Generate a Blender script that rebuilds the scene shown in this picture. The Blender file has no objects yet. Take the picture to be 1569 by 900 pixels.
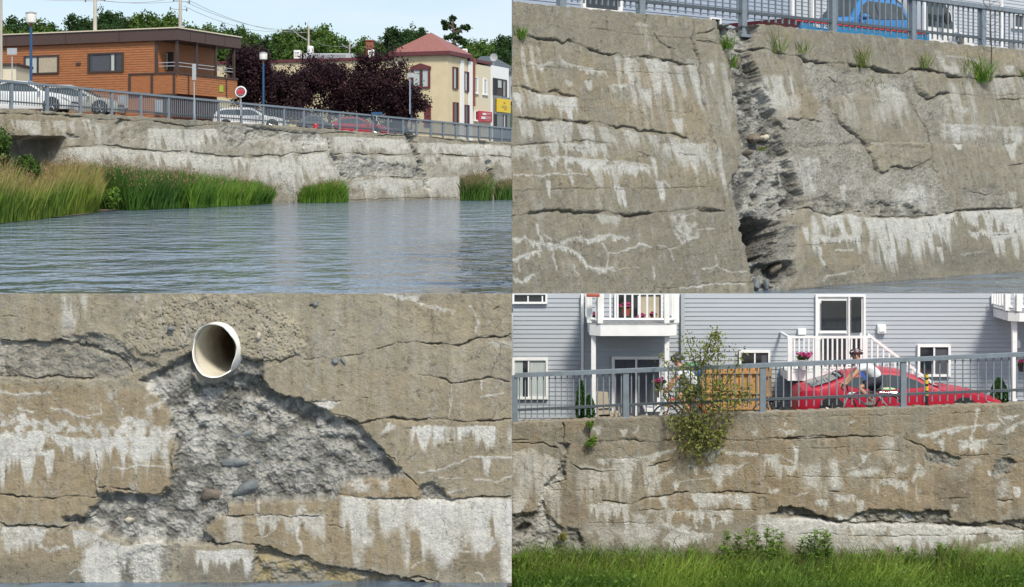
import bpy, math, random
import numpy as np
from mathutils import Vector, Matrix
R = math.radians
# ---------------------------------------------------------------- camera, sky, sun, exposure
scn = bpy.context.scene
C = scn.collection
FP, CX, HY, EYE = 2400.0, 784.5, 268.0, 2.5       # focal length and principal point in photo pixels, eye height over the river
cam = bpy.data.objects.new('camera', bpy.data.cameras.new('camera')); C.objects.link(cam)
cam.data.sensor_width = 36; cam.data.lens = 36 * FP / 1569
cam.data.shift_y = -(450 - HY) / 1569
cam.location = (0, 0, EYE); cam.rotation_euler = (R(90), 0, 0)
cam.data.clip_start = 0.1; cam.data.clip_end = 4000
scn.camera = cam
SUN_EL, SUN_AZ = R(50), R(22)                     # sun behind the viewer, a little to the right
w = bpy.data.worlds.new('World'); scn.world = w; w.use_nodes = True
nt = w.node_tree; nt.nodes.clear()
sky = nt.nodes.new('ShaderNodeTexSky'); sky.sky_type = 'NISHITA'; sky.sun_disc = False
sky.sun_elevation = SUN_EL; sky.sun_rotation = R(180) - SUN_AZ
sky.air_density = 1.0; sky.dust_density = 1.2; sky.ozone_density = 1.4
tc = nt.nodes.new('ShaderNodeTexCoord')
mp = nt.nodes.new('ShaderNodeMapping'); mp.inputs['Scale'].default_value = (2.0, 2.0, 13.0); mp.inputs['Rotation'].default_value = (0, R(6), R(20))
nz = nt.nodes.new('ShaderNodeTexNoise'); nz.inputs['Scale'].default_value = 2.6; nz.inputs['Detail'].default_value = 7; nz.inputs['Roughness'].default_value = .55
cr = nt.nodes.new('ShaderNodeValToRGB'); cr.color_ramp.elements[0].position = .40; cr.color_ramp.elements[1].position = .68
cr.color_ramp.elements[0].color = (0.30, .30, .30, 1); cr.color_ramp.elements[1].color = (.85, .85, .85, 1)
mx = nt.nodes.new('ShaderNodeMix'); mx.data_type = 'RGBA'
mx.inputs[7].default_value = (5.5, 6.1, 6.7, 1)
bg = nt.nodes.new('ShaderNodeBackground'); bg.inputs[1].default_value = 0.088
out = nt.nodes.new('ShaderNodeOutputWorld')
L = nt.links.new
L(tc.outputs['Generated'], mp.inputs[0]); L(mp.outputs[0], nz.inputs[0]); L(nz.outputs[0], cr.inputs[0])
L(cr.outputs[0], mx.inputs[0]); L(sky.outputs[0], mx.inputs[6]); L(mx.outputs[2], bg.inputs[0]); L(bg.outputs[0], out.inputs[0])
sun = bpy.data.objects.new('sun', bpy.data.lights.new('sun', 'SUN')); C.objects.link(sun)
sun.data.energy = 2.4; sun.data.angle = R(10); sun.data.color = (1, .93, .81)
sd = Vector((math.sin(SUN_AZ) * math.cos(SUN_EL), -math.cos(SUN_AZ) * math.cos(SUN_EL), math.sin(SUN_EL)))
sun.rotation_euler = sd.to_track_quat('Z', 'Y').to_euler()
scn.view_settings.view_transform = 'Standard'; scn.view_settings.look = 'None'
scn.view_settings.exposure = 0.80; scn.view_settings.gamma = 1; scn.view_settings.use_curve_mapping = False
scn.render.engine = 'CYCLES'

# ---------------------------------------------------------------- helpers
def tag(o, label=None, cat=None, group=None, kind=None):
    if label: o['label'] = label
    if cat: o['category'] = cat
    if group: o['group'] = group
    if kind: o['kind'] = kind
    return o
def empty(name, loc, label=None, cat=None, group=None, rz=0):
    o = bpy.data.objects.new(name, None); C.objects.link(o); o.location = loc; o.rotation_euler = (0, 0, rz)
    o.empty_display_size = .1
    return tag(o, label, cat, group)
def copy_tree(o, parent=None):
    c = o.copy(); C.objects.link(c); c.parent = parent
    for ch in list(o.children):
        copy_tree(ch, c)
    return c
def at(x, y, Y):
    return Vector(((x - CX) / FP * Y, Y, EYE - (y - HY) / FP * Y))

class MB:
    def __init__(s): s.v = []; s.f = []
    def quad(s, a, b, c, d):
        n = len(s.v); s.v += [tuple(a), tuple(b), tuple(c), tuple(d)]; s.f.append((n, n+1, n+2, n+3)); return s
    def poly(s, pts):
        n = len(s.v); s.v += [tuple(p) for p in pts]; s.f.append(tuple(range(n, n+len(pts)))); return s
    def hexa(s, p):          # 8 corners: bottom 4 ccw, top 4 ccw
        n = len(s.v); s.v += [tuple(q) for q in p]
        for f in ((3,2,1,0),(4,5,6,7),(0,1,5,4),(1,2,6,5),(2,3,7,6),(3,0,4,7)): s.f.append(tuple(n+i for i in f))
        return s
    def box(s, x0, x1, y0, y1, z0, z1):
        return s.hexa([(x0,y0,z0),(x1,y0,z0),(x1,y1,z0),(x0,y1,z0),(x0,y0,z1),(x1,y0,z1),(x1,y1,z1),(x0,y1,z1)])
    def tube(s, pts, rad, n=8, cap=True):
        pts = [Vector(p) for p in pts]; m = len(pts)
        rs = rad if hasattr(rad, '__len__') else [rad]*m
        base = len(s.v); ref = None
        for i, p in enumerate(pts):
            d = (pts[min(i+1,m-1)] - pts[max(i-1,0)])
            if d.length < 1e-9: d = Vector((0,0,1))
            d.normalize()
            if ref is None:
                ref = Vector((0,0,1)) if abs(d.z) < .9 else Vector((1,0,0))
            u = d.cross(ref).normalized(); v = u.cross(d).normalized(); ref = v
            for k in range(n):
                a = 2*math.pi*k/n
                s.v.append(tuple(p + (u*math.cos(a) + v*math.sin(a))*rs[i]))
        for i in range(m-1):
            for k in range(n):
                a = base+i*n+k; b = base+i*n+(k+1)%n
                s.f.append((a, b, b+n, a+n))
        if cap:
            s.f.append(tuple(base+k for k in range(n))[::-1]); s.f.append(tuple(base+(m-1)*n+k for k in range(n)))
        return s
    def lathe(s, prof, c, axis='z', n=20):     # prof: (r, h)
        base = len(s.v); c = Vector(c)
        for r, h in prof:
            for k in range(n):
                a = 2*math.pi*k/n; x, y = r*math.cos(a), r*math.sin(a)
                q = (x, y, h) if axis == 'z' else ((x, h, y) if axis == 'y' else (h, x, y))
                s.v.append(tuple(c + Vector(q)))
        for i in range(len(prof)-1):
            for k in range(n):
                a = base+i*n+k; b = base+i*n+(k+1)%n
                s.f.append((a, b, b+n, a+n))
        s.f.append(tuple(base+k for k in range(n))[::-1]); s.f.append(tuple(base+(len(prof)-1)*n+k for k in range(n)))
        return s
    def torus(s, c, R0, r0, axis='y', n=32, m=8):
        base = len(s.v); c = Vector(c)
        for i in range(n):
            a = 2*math.pi*i/n
            for k in range(m):
                b = 2*math.pi*k/m; rr = R0 + r0*math.cos(b); h = r0*math.sin(b)
                x, z = rr*math.cos(a), rr*math.sin(a)
                s.v.append(tuple(c + Vector((x, h, z) if axis == 'y' else (x, z, h))))
        for i in range(n):
            for k in range(m):
                a = base+i*m+k; b = base+i*m+(k+1)%m; c2 = base+((i+1)%n)*m+(k+1)%m; d = base+((i+1)%n)*m+k
                s.f.append((a, b, c2, d))
        return s
    def ball(s, c, r, n=10, m=7, sc=(1,1,1)):
        base = len(s.v); c = Vector(c)
        for i in range(m+1):
            t = math.pi*i/m
            for k in range(n):
                a = 2*math.pi*k/n
                s.v.append((c.x+r*sc[0]*math.sin(t)*math.cos(a), c.y+r*sc[1]*math.sin(t)*math.sin(a), c.z+r*sc[2]*math.cos(t)))
        for i in range(m):
            for k in range(n):
                a = base+i*n+k; b = base+i*n+(k+1)%n
                s.f.append((a, a+n, b+n, b))
        return s
    def build(s, name, mat, root=None, smooth=False, bevel=0, local=False, label=None):
        me = bpy.data.meshes.new(name)
        off = Vector((0,0,0))
        if root is not None and not local:
            r = root
            while r is not None: off += r.location; r = r.parent
        me.from_pydata([tuple(Vector(v)-off) for v in s.v], [], s.f)
        me.materials.append(mat)
        o = bpy.data.objects.new(name, me); C.objects.link(o)
        if root is not None: o.parent = root
        import bmesh
        bm = bmesh.new(); bm.from_mesh(me)
        bmesh.ops.recalc_face_normals(bm, faces=bm.faces)
        bm.to_mesh(me); bm.free()
        if smooth:
            me.polygons.foreach_set('use_smooth', [True]*len(me.polygons))
            me.set_sharp_from_angle(angle=R(38))
        if bevel:
            b = o.modifiers.new('bevel', 'BEVEL'); b.width = bevel; b.segments = 2; b.limit_method = 'ANGLE'; b.angle_limit = R(40)
        if label: o['label'] = label
        return o

class Frame:
    """A vertical plane through two plan points; s runs along it, t goes behind it, z is up."""
    def __init__(s, p0, p1):
        s.p0 = Vector((p0[0], p0[1], 0)); d = Vector((p1[0]-p0[0], p1[1]-p0[1], 0)); s.len = d.length
        s.d = d.normalized(); n = Vector((s.d.y, -s.d.x, 0))
        s.n = n                       # towards the viewer
    def W(s, a, t, z):
        p = s.p0 + s.d*a - s.n*t; return Vector((p.x, p.y, z))
    def at(s, x, y, t=0):
        r = Vector(((x-CX)/FP, 1, -(y-HY)/FP)); c = Vector((0, 0, EYE)); q = s.p0 - s.n*t
        k = s.n.dot(q-c)/s.n.dot(r) if abs(s.n.dot(r)) > 1e-9 else 0
        p = c + r*k
        return (Vector((p.x, p.y, 0))-s.p0).dot(s.d), p.z
    def P(s, x, y, t=0):
        a, z = s.at(x, y, t); return s.W(a, t, z)
    def box(s, mb, a0, a1, t0, t1, z0, z1):
        W = s.W
        mb.hexa([W(a0,t0,z0),W(a1,t0,z0),W(a1,t1,z0),W(a0,t1,z0),W(a0,t0,z1),W(a1,t0,z1),W(a1,t1,z1),W(a0,t1,z1)]); return mb
    def pbox(s, mb, x0, y0, x1, y1, t0, t1):
        xm = (x0+x1)/2
        a0 = s.at(x0, y0, t0)[0]; a1 = s.at(x1, y0, t0)[0]; z1 = s.at(xm, y0, t0)[1]; z0 = s.at(xm, y1, t0)[1]
        return s.box(mb, a0, a1, t0, t1, z0, z1)
    def bar(s, mb, x0, y0, x1, y1, hpx, t0, t1):      # a sloping bar whose centre line runs between two pixels
        a0, za = s.at(x0, y0, t0); a1, zb = s.at(x1, y1, t0)
        h0 = s.at(x0, y0-hpx/2, t0)[1]-za; h1 = s.at(x1, y1-hpx/2, t0)[1]-zb
        W = s.W
        mb.hexa([W(a0,t0,za-h0),W(a1,t0,zb-h1),W(a1,t1,zb-h1),W(a0,t1,za-h0),W(a0,t0,za+h0),W(a1,t0,zb+h1),W(a1,t1,zb+h1),W(a0,t1,za+h0)]); return mb

# ---------------------------------------------------------------- materials
def M_new(name):
    m = bpy.data.materials.new(name); m.use_nodes = True
    return m, m.node_tree, m.node_tree.nodes['Principled BSDF']
def mat(name, col, rough=.6, metal=0, var=.12, vs=6, bump=0, bs=40, spec=.5, stretch=None, trans=0, coat=0):
    m, nt, b = M_new(name)
    N = nt.nodes.new; Lk = nt.links.new
    tcn = N('ShaderNodeTexCoord'); mpn = N('ShaderNodeMapping'); Lk(tcn.outputs['Object'], mpn.inputs[0])
    if stretch: mpn.inputs['Scale'].default_value = stretch
    n = N('ShaderNodeTexNoise'); n.inputs['Scale'].default_value = vs; n.inputs['Detail'].default_value = 5; Lk(mpn.outputs[0], n.inputs[0])
    mr = N('ShaderNodeMapRange'); mr.inputs[1].default_value = .3; mr.inputs[2].default_value = .7
    mr.inputs[3].default_value = 1-var; mr.inputs[4].default_value = 1+var; Lk(n.outputs[0], mr.inputs[0])
    mul = N('ShaderNodeVectorMath'); mul.operation = 'SCALE'; mul.inputs[0].default_value = col[:3]; Lk(mr.outputs[0], mul.inputs['Scale'])
    Lk(mul.outputs[0], b.inputs['Base Color'])
    b.inputs['Roughness'].default_value = rough; b.inputs['Metallic'].default_value = metal
    b.inputs['Specular IOR Level'].default_value = spec; b.inputs['Coat Weight'].default_value = coat
    if bump:
        n2 = N('ShaderNodeTexNoise'); n2.inputs['Scale'].default_value = bs; n2.inputs['Detail'].default_value = 4; Lk(mpn.outputs[0], n2.inputs[0])
        bp = N('ShaderNodeBump'); bp.inputs['Strength'].default_value = bump; bp.inputs['Distance'].default_value = .02
        Lk(n2.outputs[0], bp.inputs['Height']); Lk(bp.outputs[0], b.inputs['Normal'])
    return m
def leaf_mat(name, c0, c1, attr='var', c2=None, rough=.6):
    """foliage: each leaf or blade takes a colour between c0 and c1; c2 is the colour of dry tips (attribute tip)"""
    m, nt, b = M_new(name); N = nt.nodes.new; Lk = nt.links.new
    a = N('ShaderNodeAttribute'); a.attribute_name = attr
    mxn = N('ShaderNodeMix'); mxn.data_type = 'RGBA'; mxn.inputs[6].default_value = (*c0, 1); mxn.inputs[7].default_value = (*c1, 1)
    Lk(a.outputs['Fac'], mxn.inputs[0]); colr = mxn.outputs[2]
    if c2:
        t = N('ShaderNodeAttribute'); t.attribute_name = 'tip'
        m2 = N('ShaderNodeMix'); m2.data_type = 'RGBA'; m2.inputs[7].default_value = (*c2, 1)
        Lk(t.outputs['Fac'], m2.inputs[0]); Lk(colr, m2.inputs[6]); colr = m2.outputs[2]
    Lk(colr, b.inputs['Base Color']); b.inputs['Roughness'].default_value = rough; b.inputs['Specular IOR Level'].default_value = .25
    tr = N('ShaderNodeBsdfTranslucent'); Lk(colr, tr.inputs[0])
    ms = N('ShaderNodeMixShader'); ms.inputs[0].default_value = .3
    Lk(b.outputs[0], ms.inputs[1]); Lk(tr.outputs[0], ms.inputs[2]); Lk(ms.outputs[0], nt.nodes['Material Output'].inputs[0])
    return m
def glass_mat(name, col=(.02,.025,.03), rough=.06):
    m = mat(name, col, rough, var=.3, vs=2, spec=.8); return m

def concrete_mat(name, k, tan=(.33,.285,.20), brown=(.30,.235,.145), grey=(.27,.265,.24), white=(.72,.72,.69), bumpd=.01, aggs=1.0):
    """k: size of one photo pixel on this wall in metres, so the grain keeps its size in the picture"""
    m, nt, b = M_new(name); N = nt.nodes.new; Lk = nt.links.new
    tcn = N('ShaderNodeTexCoord').outputs['Object']
    def noise(px, det=5, rough=.55, st=None, dist=0):
        n = N('ShaderNodeTexNoise'); n.inputs['Scale'].default_value = 1/(px*k); n.inputs['Detail'].default_value = det
        n.inputs['Roughness'].default_value = rough; n.inputs['Distortion'].default_value = dist
        if st:
            mpn = N('ShaderNodeMapping'); mpn.inputs['Scale'].default_value = st; Lk(tcn, mpn.inputs[0]); Lk(mpn.outputs[0], n.inputs[0])
        else: Lk(tcn, n.inputs[0])
        return n.outputs[0]
    def rng(v, a, c, lo=0, hi=1):
        r = N('ShaderNodeMapRange'); r.inputs[1].default_value = a; r.inputs[2].default_value = c; r.inputs[3].default_value = lo; r.inputs[4].default_value = hi
        Lk(v, r.inputs[0]); return r.outputs[0]
    def mix(f, a, c, mode='MIX'):
        x = N('ShaderNodeMix'); x.data_type = 'RGBA'; x.blend_type = mode
        if isinstance(f, (int, float)): x.inputs[0].default_value = f
        else: Lk(f, x.inputs[0])
        for i, q in ((6, a), (7, c)):
            if isinstance(q, tuple): x.inputs[i].default_value = (*q, 1)
            else: Lk(q, x.inputs[i])
        return x.outputs[2]
    def mth(op, a, c=None):
        x = N('ShaderNodeMath'); x.operation = op
        for i, q in enumerate((a, c)):
            if q is None: continue
            if isinstance(q, (int, float)): x.inputs[i].default_value = q
            else: Lk(q, x.inputs[i])
        return x.outputs[0]
    A = N('ShaderNodeAttribute'); A.attribute_name = 'stain'; B = N('ShaderNodeAttribute'); B.attribute_name = 'stain_b'
    sa = N('ShaderNodeSeparateColor'); Lk(A.outputs['Color'], sa.inputs[0]); sb = N('ShaderNodeSeparateColor'); Lk(B.outputs['Color'], sb.inputs[0])
    wht, agg, grime = sa.outputs[0], sa.outputs[1], sa.outputs[2]; brn, damp, yel = sb.outputs[0], sb.outputs[1], sb.outputs[2]
    big = noise(90, 6, .6); mid = noise(22, 6, .65); fine = noise(3.2, 4, .7); grit = noise(1.6, 3, .8); strk = noise(10, 5, .6, (1, 1, .09))
    base = mix(rng(big, .35, .65), tan, tuple(c*.74 for c in tan))
    base = mix(mth('MULTIPLY', rng(noise(45, 5, .7), .55, .72), .45), base, tuple(min(1, c*1.35) for c in tan))
    base = mix(mth('MULTIPLY', rng(mid, .42, .7), .5), base, grey)
    base = mix(mth('MULTIPLY', brn, rng(mid, .2, .6, .55, 1)), base, brown)
    # exposed aggregate: stones of several greys in a pale matrix
    vo = N('ShaderNodeTexVoronoi'); vo.inputs['Scale'].default_value = 1/(5.5*k*aggs); vo.inputs['Randomness'].default_value = 1; Lk(tcn, vo.inputs[0])
    vsep = N('ShaderNodeSeparateColor'); Lk(vo.outputs['Color'], vsep.inputs[0])
    stone = mix(rng(vsep.outputs[0], .1, .9), (.13,.135,.135), (.42,.40,.35))
    stone = mix(mth('MULTIPLY', rng(vsep.outputs[1], .75, .9), .5), stone, (.34,.25,.15))
    aggc = mix(rng(vo.outputs['Distance'], .25, .6), stone, grey)
    aggc = mix(rng(mid, .35, .65, 0, .6), aggc, (.38,.37,.33))
    base = mix(agg, base, aggc)
    # thin vertical wash streaks
    base = mix(mth('MULTIPLY', rng(strk, .52, .72), .42), base, (.46,.45,.41))
    base = mix(mth('MULTIPLY', rng(strk, .48, .28), .34), base, (.14,.13,.11))
    base = mix(mth('MULTIPLY', grime, rng(strk, .25, .65, .6, 1)), base, (.10,.10,.09))  # dirt, and the shade painted into cracks and hollows
    base = mix(yel, base, (.40,.32,.15))
    fl = mth('MULTIPLY', rng(noise(11, 7, .78, (1, 1, .6)), .54, .66), rng(noise(55, 5, .65), .44, .60))
    base = mix(mth('MULTIPLY', fl, .62), base, tuple(c*.93 for c in white))
    dk = mth('MULTIPLY', rng(noise(8, 7, .8), .56, .70), rng(noise(40, 5, .6), .42, .62)); base = mix(mth('MULTIPLY', dk, .55), base, (.115,.105,.085))
    wf = mth('MULTIPLY', mth('MULTIPLY', wht, rng(big, .35, .65, .85, 1.1)), mth('MULTIPLY', rng(mid, .25, .6, .6, 1.1), rng(strk, .3, .6, .72, 1.05))); wf = mth('ADD', wf, mth('MULTIPLY', mth('SUBTRACT', fine, .5), mth('MULTIPLY', wht, 1.1)))
    wcl = N('ShaderNodeClamp'); Lk(wf, wcl.inputs[0])
    wc = mix(rng(mid, .4, .7), white, tuple(c*f for c, f in zip(white, (.86,.84,.78))))
    base = mix(wcl.outputs[0], base, wc)
    # hairline crazing
    ve = N('ShaderNodeTexVoronoi'); ve.feature = 'DISTANCE_TO_EDGE'; ve.inputs['Scale'].default_value = 1/(48*k)
    wv = N('ShaderNodeVectorMath'); wv.operation = 'SCALE'; wn = N('ShaderNodeTexNoise'); wn.inputs['Scale'].default_value = 1/(14*k); wn.inputs['Detail'].default_value = 4; Lk(tcn, wn.inputs[0]); Lk(wn.outputs['Color'], wv.inputs[0]); wv.inputs['Scale'].default_value = 16*k
    wa = N('ShaderNodeVectorMath'); wa.operation = 'ADD'; Lk(tcn, wa.inputs[0]); Lk(wv.outputs[0], wa.inputs[1]); Lk(wa.outputs[0], ve.inputs[0])
    hair = mth('MULTIPLY', rng(ve.outputs['Distance'], .014, .004), rng(noise(70, 3, .5), .5, .6)); base = mix(mth('MULTIPLY', hair, .6), base, (.09,.085,.07))
    # sand grain and pits
    base = mix(rng(fine, .3, .7, 0, .9), mix(1.0, base, (.74,.74,.74), 'MULTIPLY'), base)
    base = mix(rng(grit, .62, .78, 0, .5), base, (.10,.09,.08))
    base = mix(rng(grit, .40, .25, 0, .45), base, (.55,.52,.46))
    base = mix(mth('MULTIPLY', damp, .75), base, (.05,.05,.045))
    Lk(base, b.inputs['Base Color']); b.inputs['Roughness'].default_value = .9; b.inputs['Specular IOR Level'].default_value = .2
    h = mth('ADD', mth('MULTIPLY', fine, .75), mth('MULTIPLY', grit, .5)); h = mth('SUBTRACT', h, mth('MULTIPLY', dk, 1.0)); h = mth('ADD', h, mth('MULTIPLY', fl, .5))
    h = mth('ADD', h, mth('MULTIPLY', mth('MULTIPLY', agg, 1.6), vo.outputs['Distance']))
    h = mth('ADD', h, mth('MULTIPLY', mid, .6))
    bp = N('ShaderNodeBump'); bp.inputs['Strength'].default_value = .9; bp.inputs['Distance'].default_value = bumpd
    Lk(h, bp.inputs['Height']); Lk(bp.outputs[0], b.inputs['Normal'])
    return m

def siding_mat(name, col): return mat(name, col, .55, var=.05, vs=3, bump=.15, bs=30, stretch=(.3,.3,6))
MT = dict(
 steel=mat('painted_steel', (.17,.205,.24), .5, var=.12, vs=9), steel_dark=mat('dark_steel', (.07,.085,.10), .5),
 white=mat('white_paint', (.78,.78,.77), .45, var=.05), offwhite=mat('offwhite', (.62,.61,.57), .5),
 frame_brown=mat('brown_trim', (.055,.035,.028), .55), fascia=mat('fascia_boards', (.075,.045,.038), .6, var=.2, vs=4, stretch=(1,1,8)),
 wood=mat('orange_wood_siding', (.33,.125,.045), .6, var=.25, vs=3, stretch=(.6,.6,7)),
 cedar=mat('cedar_fence', (.45,.25,.09), .7, var=.25, vs=5, stretch=(6,6,1)),
 glass=glass_mat('window_glass'), glass_car=glass_mat('car_glass', (.03,.04,.042), .04), curtain=mat('curtain', (.42,.47,.46), .8, var=.15, vs=12, stretch=(8,8,.2)),
 curtain_dark=mat('dark_curtain', (.07,.075,.09), .8, var=.35, vs=12, stretch=(8,8,.2)),
 cream=mat('cream_stucco', (.60,.51,.33), .85, var=.07, vs=.8, bump=.1), cream2=mat('pale_stucco', (.62,.56,.42), .85, var=.07),
 maroon=mat('maroon_trim', (.12,.03,.035), .6), roof_red=mat('red_metal_roof', (.25,.10,.085), .6, var=.1, vs=3),
 dark=mat('near_black', (.02,.02,.022), .7), rubber=mat('rubber', (.02,.02,.02), .8), chrome=mat('bright_metal', (.6,.6,.6), .25, metal=.9),
 blue_pole=mat('blue_pole', (.02,.07,.17), .45), concrete_pole=mat('weathered_pole', (.42,.39,.34), .85, var=.15, stretch=(1,1,.2)),
 brick=mat('brick', (.22,.08,.05), .85, var=.3, vs=8), grey=mat('grey_paint', (.32,.33,.34), .6), galv=mat('galvanised', (.42,.45,.48), .45, metal=.3),
 siding=siding_mat('blue_grey_siding', (.36,.39,.425)), siding2=siding_mat('blue_grey_siding_shade', (.30,.35,.43)), siding3=siding_mat('pale_siding', (.43,.46,.50)),
 asphalt=mat('asphalt', (.06,.06,.062), .9, var=.2, vs=3, bump=.3), soil=mat('soil', (.10,.085,.055), .95, var=.3, vs=2, bump=.5, bs=8),
 hill=mat('hill_ground', (.03,.05,.02), .95, var=.3, vs=.1), lawn=mat('meadow_soil', (.055,.08,.025), .95, var=.3, vs=1),
 bark=mat('bark', (.09,.07,.055), .9, var=.3, vs=6, stretch=(1,1,.2)), bark_pale=mat('pale_bark', (.24,.2,.15), .9, var=.2, vs=6),
 car_white=mat('white_car_paint', (.75,.76,.76), .25, var=.02, coat=.6), car_silver=mat('champagne_car_paint', (.42,.40,.34), .3, metal=.3, var=.03, coat=.6),
 car_red=mat('red_car_paint', (.42,.012,.035), .42, var=.03, coat=.15), car_grey=mat('grey_car_paint', (.10,.11,.12), .3, var=.03, coat=.6), car_blue=mat('blue_car_paint', (.03,.17,.42), .4, var=.03, coat=.2),
 headlight=mat('headlight', (.35,.37,.4), .2), tail=mat('taillight', (.35,.01,.01), .25),
 truck_blue=mat('truck_bed_blue', (.03,.20,.42), .4), red=mat('red_paint', (.50,.03,.04), .45), yellow=mat('yellow_paint', (.70,.50,.03), .5), black=mat('black_paint', (.03,.03,.03), .5),
 sign_red=mat('sign_red', (.45,.04,.06), .5), sign_white=mat('sign_white', (.75,.75,.75), .5), sign_back=mat('sign_back', (.42,.44,.45), .5, metal=.4),
 pvc=mat('white_pvc', (.80,.79,.75), .35, var=.06, vs=8), skin=mat('skin', (.50,.27,.18), .6, var=.05), beige=mat('beige_cloth', (.42,.36,.27), .8),
 navy=mat('navy_cloth', (.02,.02,.035), .8), cloth_white=mat('white_cloth', (.72,.74,.78), .8), cloth_blue=mat('blue_cloth', (.03,.10,.40), .8), cloth_green=mat('green_cloth', (.10,.35,.18), .8),
 terracotta=mat('terracotta', (.35,.08,.05), .7), helmet=mat('helmet_dark', (.05,.015,.02), .35), rock1=mat('slate_stone', (.14,.155,.16), .8, var=.25, vs=20, bump=.4), rock2=mat('tan_stone', (.14,.115,.09), .8, var=.25, vs=12, bump=.4),
 rock3=mat('pale_stone', (.45,.40,.32), .85, var=.2, vs=12, bump=.4),
)
# ---------------------------------------------------------------- numpy noise and relief walls
def vnoise(x, y, seed=0):
    xi = np.floor(x).astype(np.int64); yi = np.floor(y).astype(np.int64); fx = x-xi; fy = y-yi
    fx = fx*fx*(3-2*fx); fy = fy*fy*(3-2*fy)
    def h(a, b):
        n = (a*374761393 + b*668265263 + seed*974634777) & 0xffffffff
        n = ((n ^ (n >> 13))*1274126177) & 0xffffffff
        return ((n ^ (n >> 16)) & 0xffff)/65535.0
    return (h(xi,yi)*(1-fx)+h(xi+1,yi)*fx)*(1-fy) + (h(xi,yi+1)*(1-fx)+h(xi+1,yi+1)*fx)*fy
def fbm(x, y, o=4, seed=0, g=.5):
    r = 0; a = 1; t = 0
    for i in range(o):
        r = r + a*vnoise(x, y, seed+i*17); t += a; a *= g; x = x*2.03+13.7; y = y*2.03+7.1
    return r/t
def sst(x, a, b):
    t = np.clip((x-a)/(b-a), 0, 1); return t*t*(3-2*t)

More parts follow.
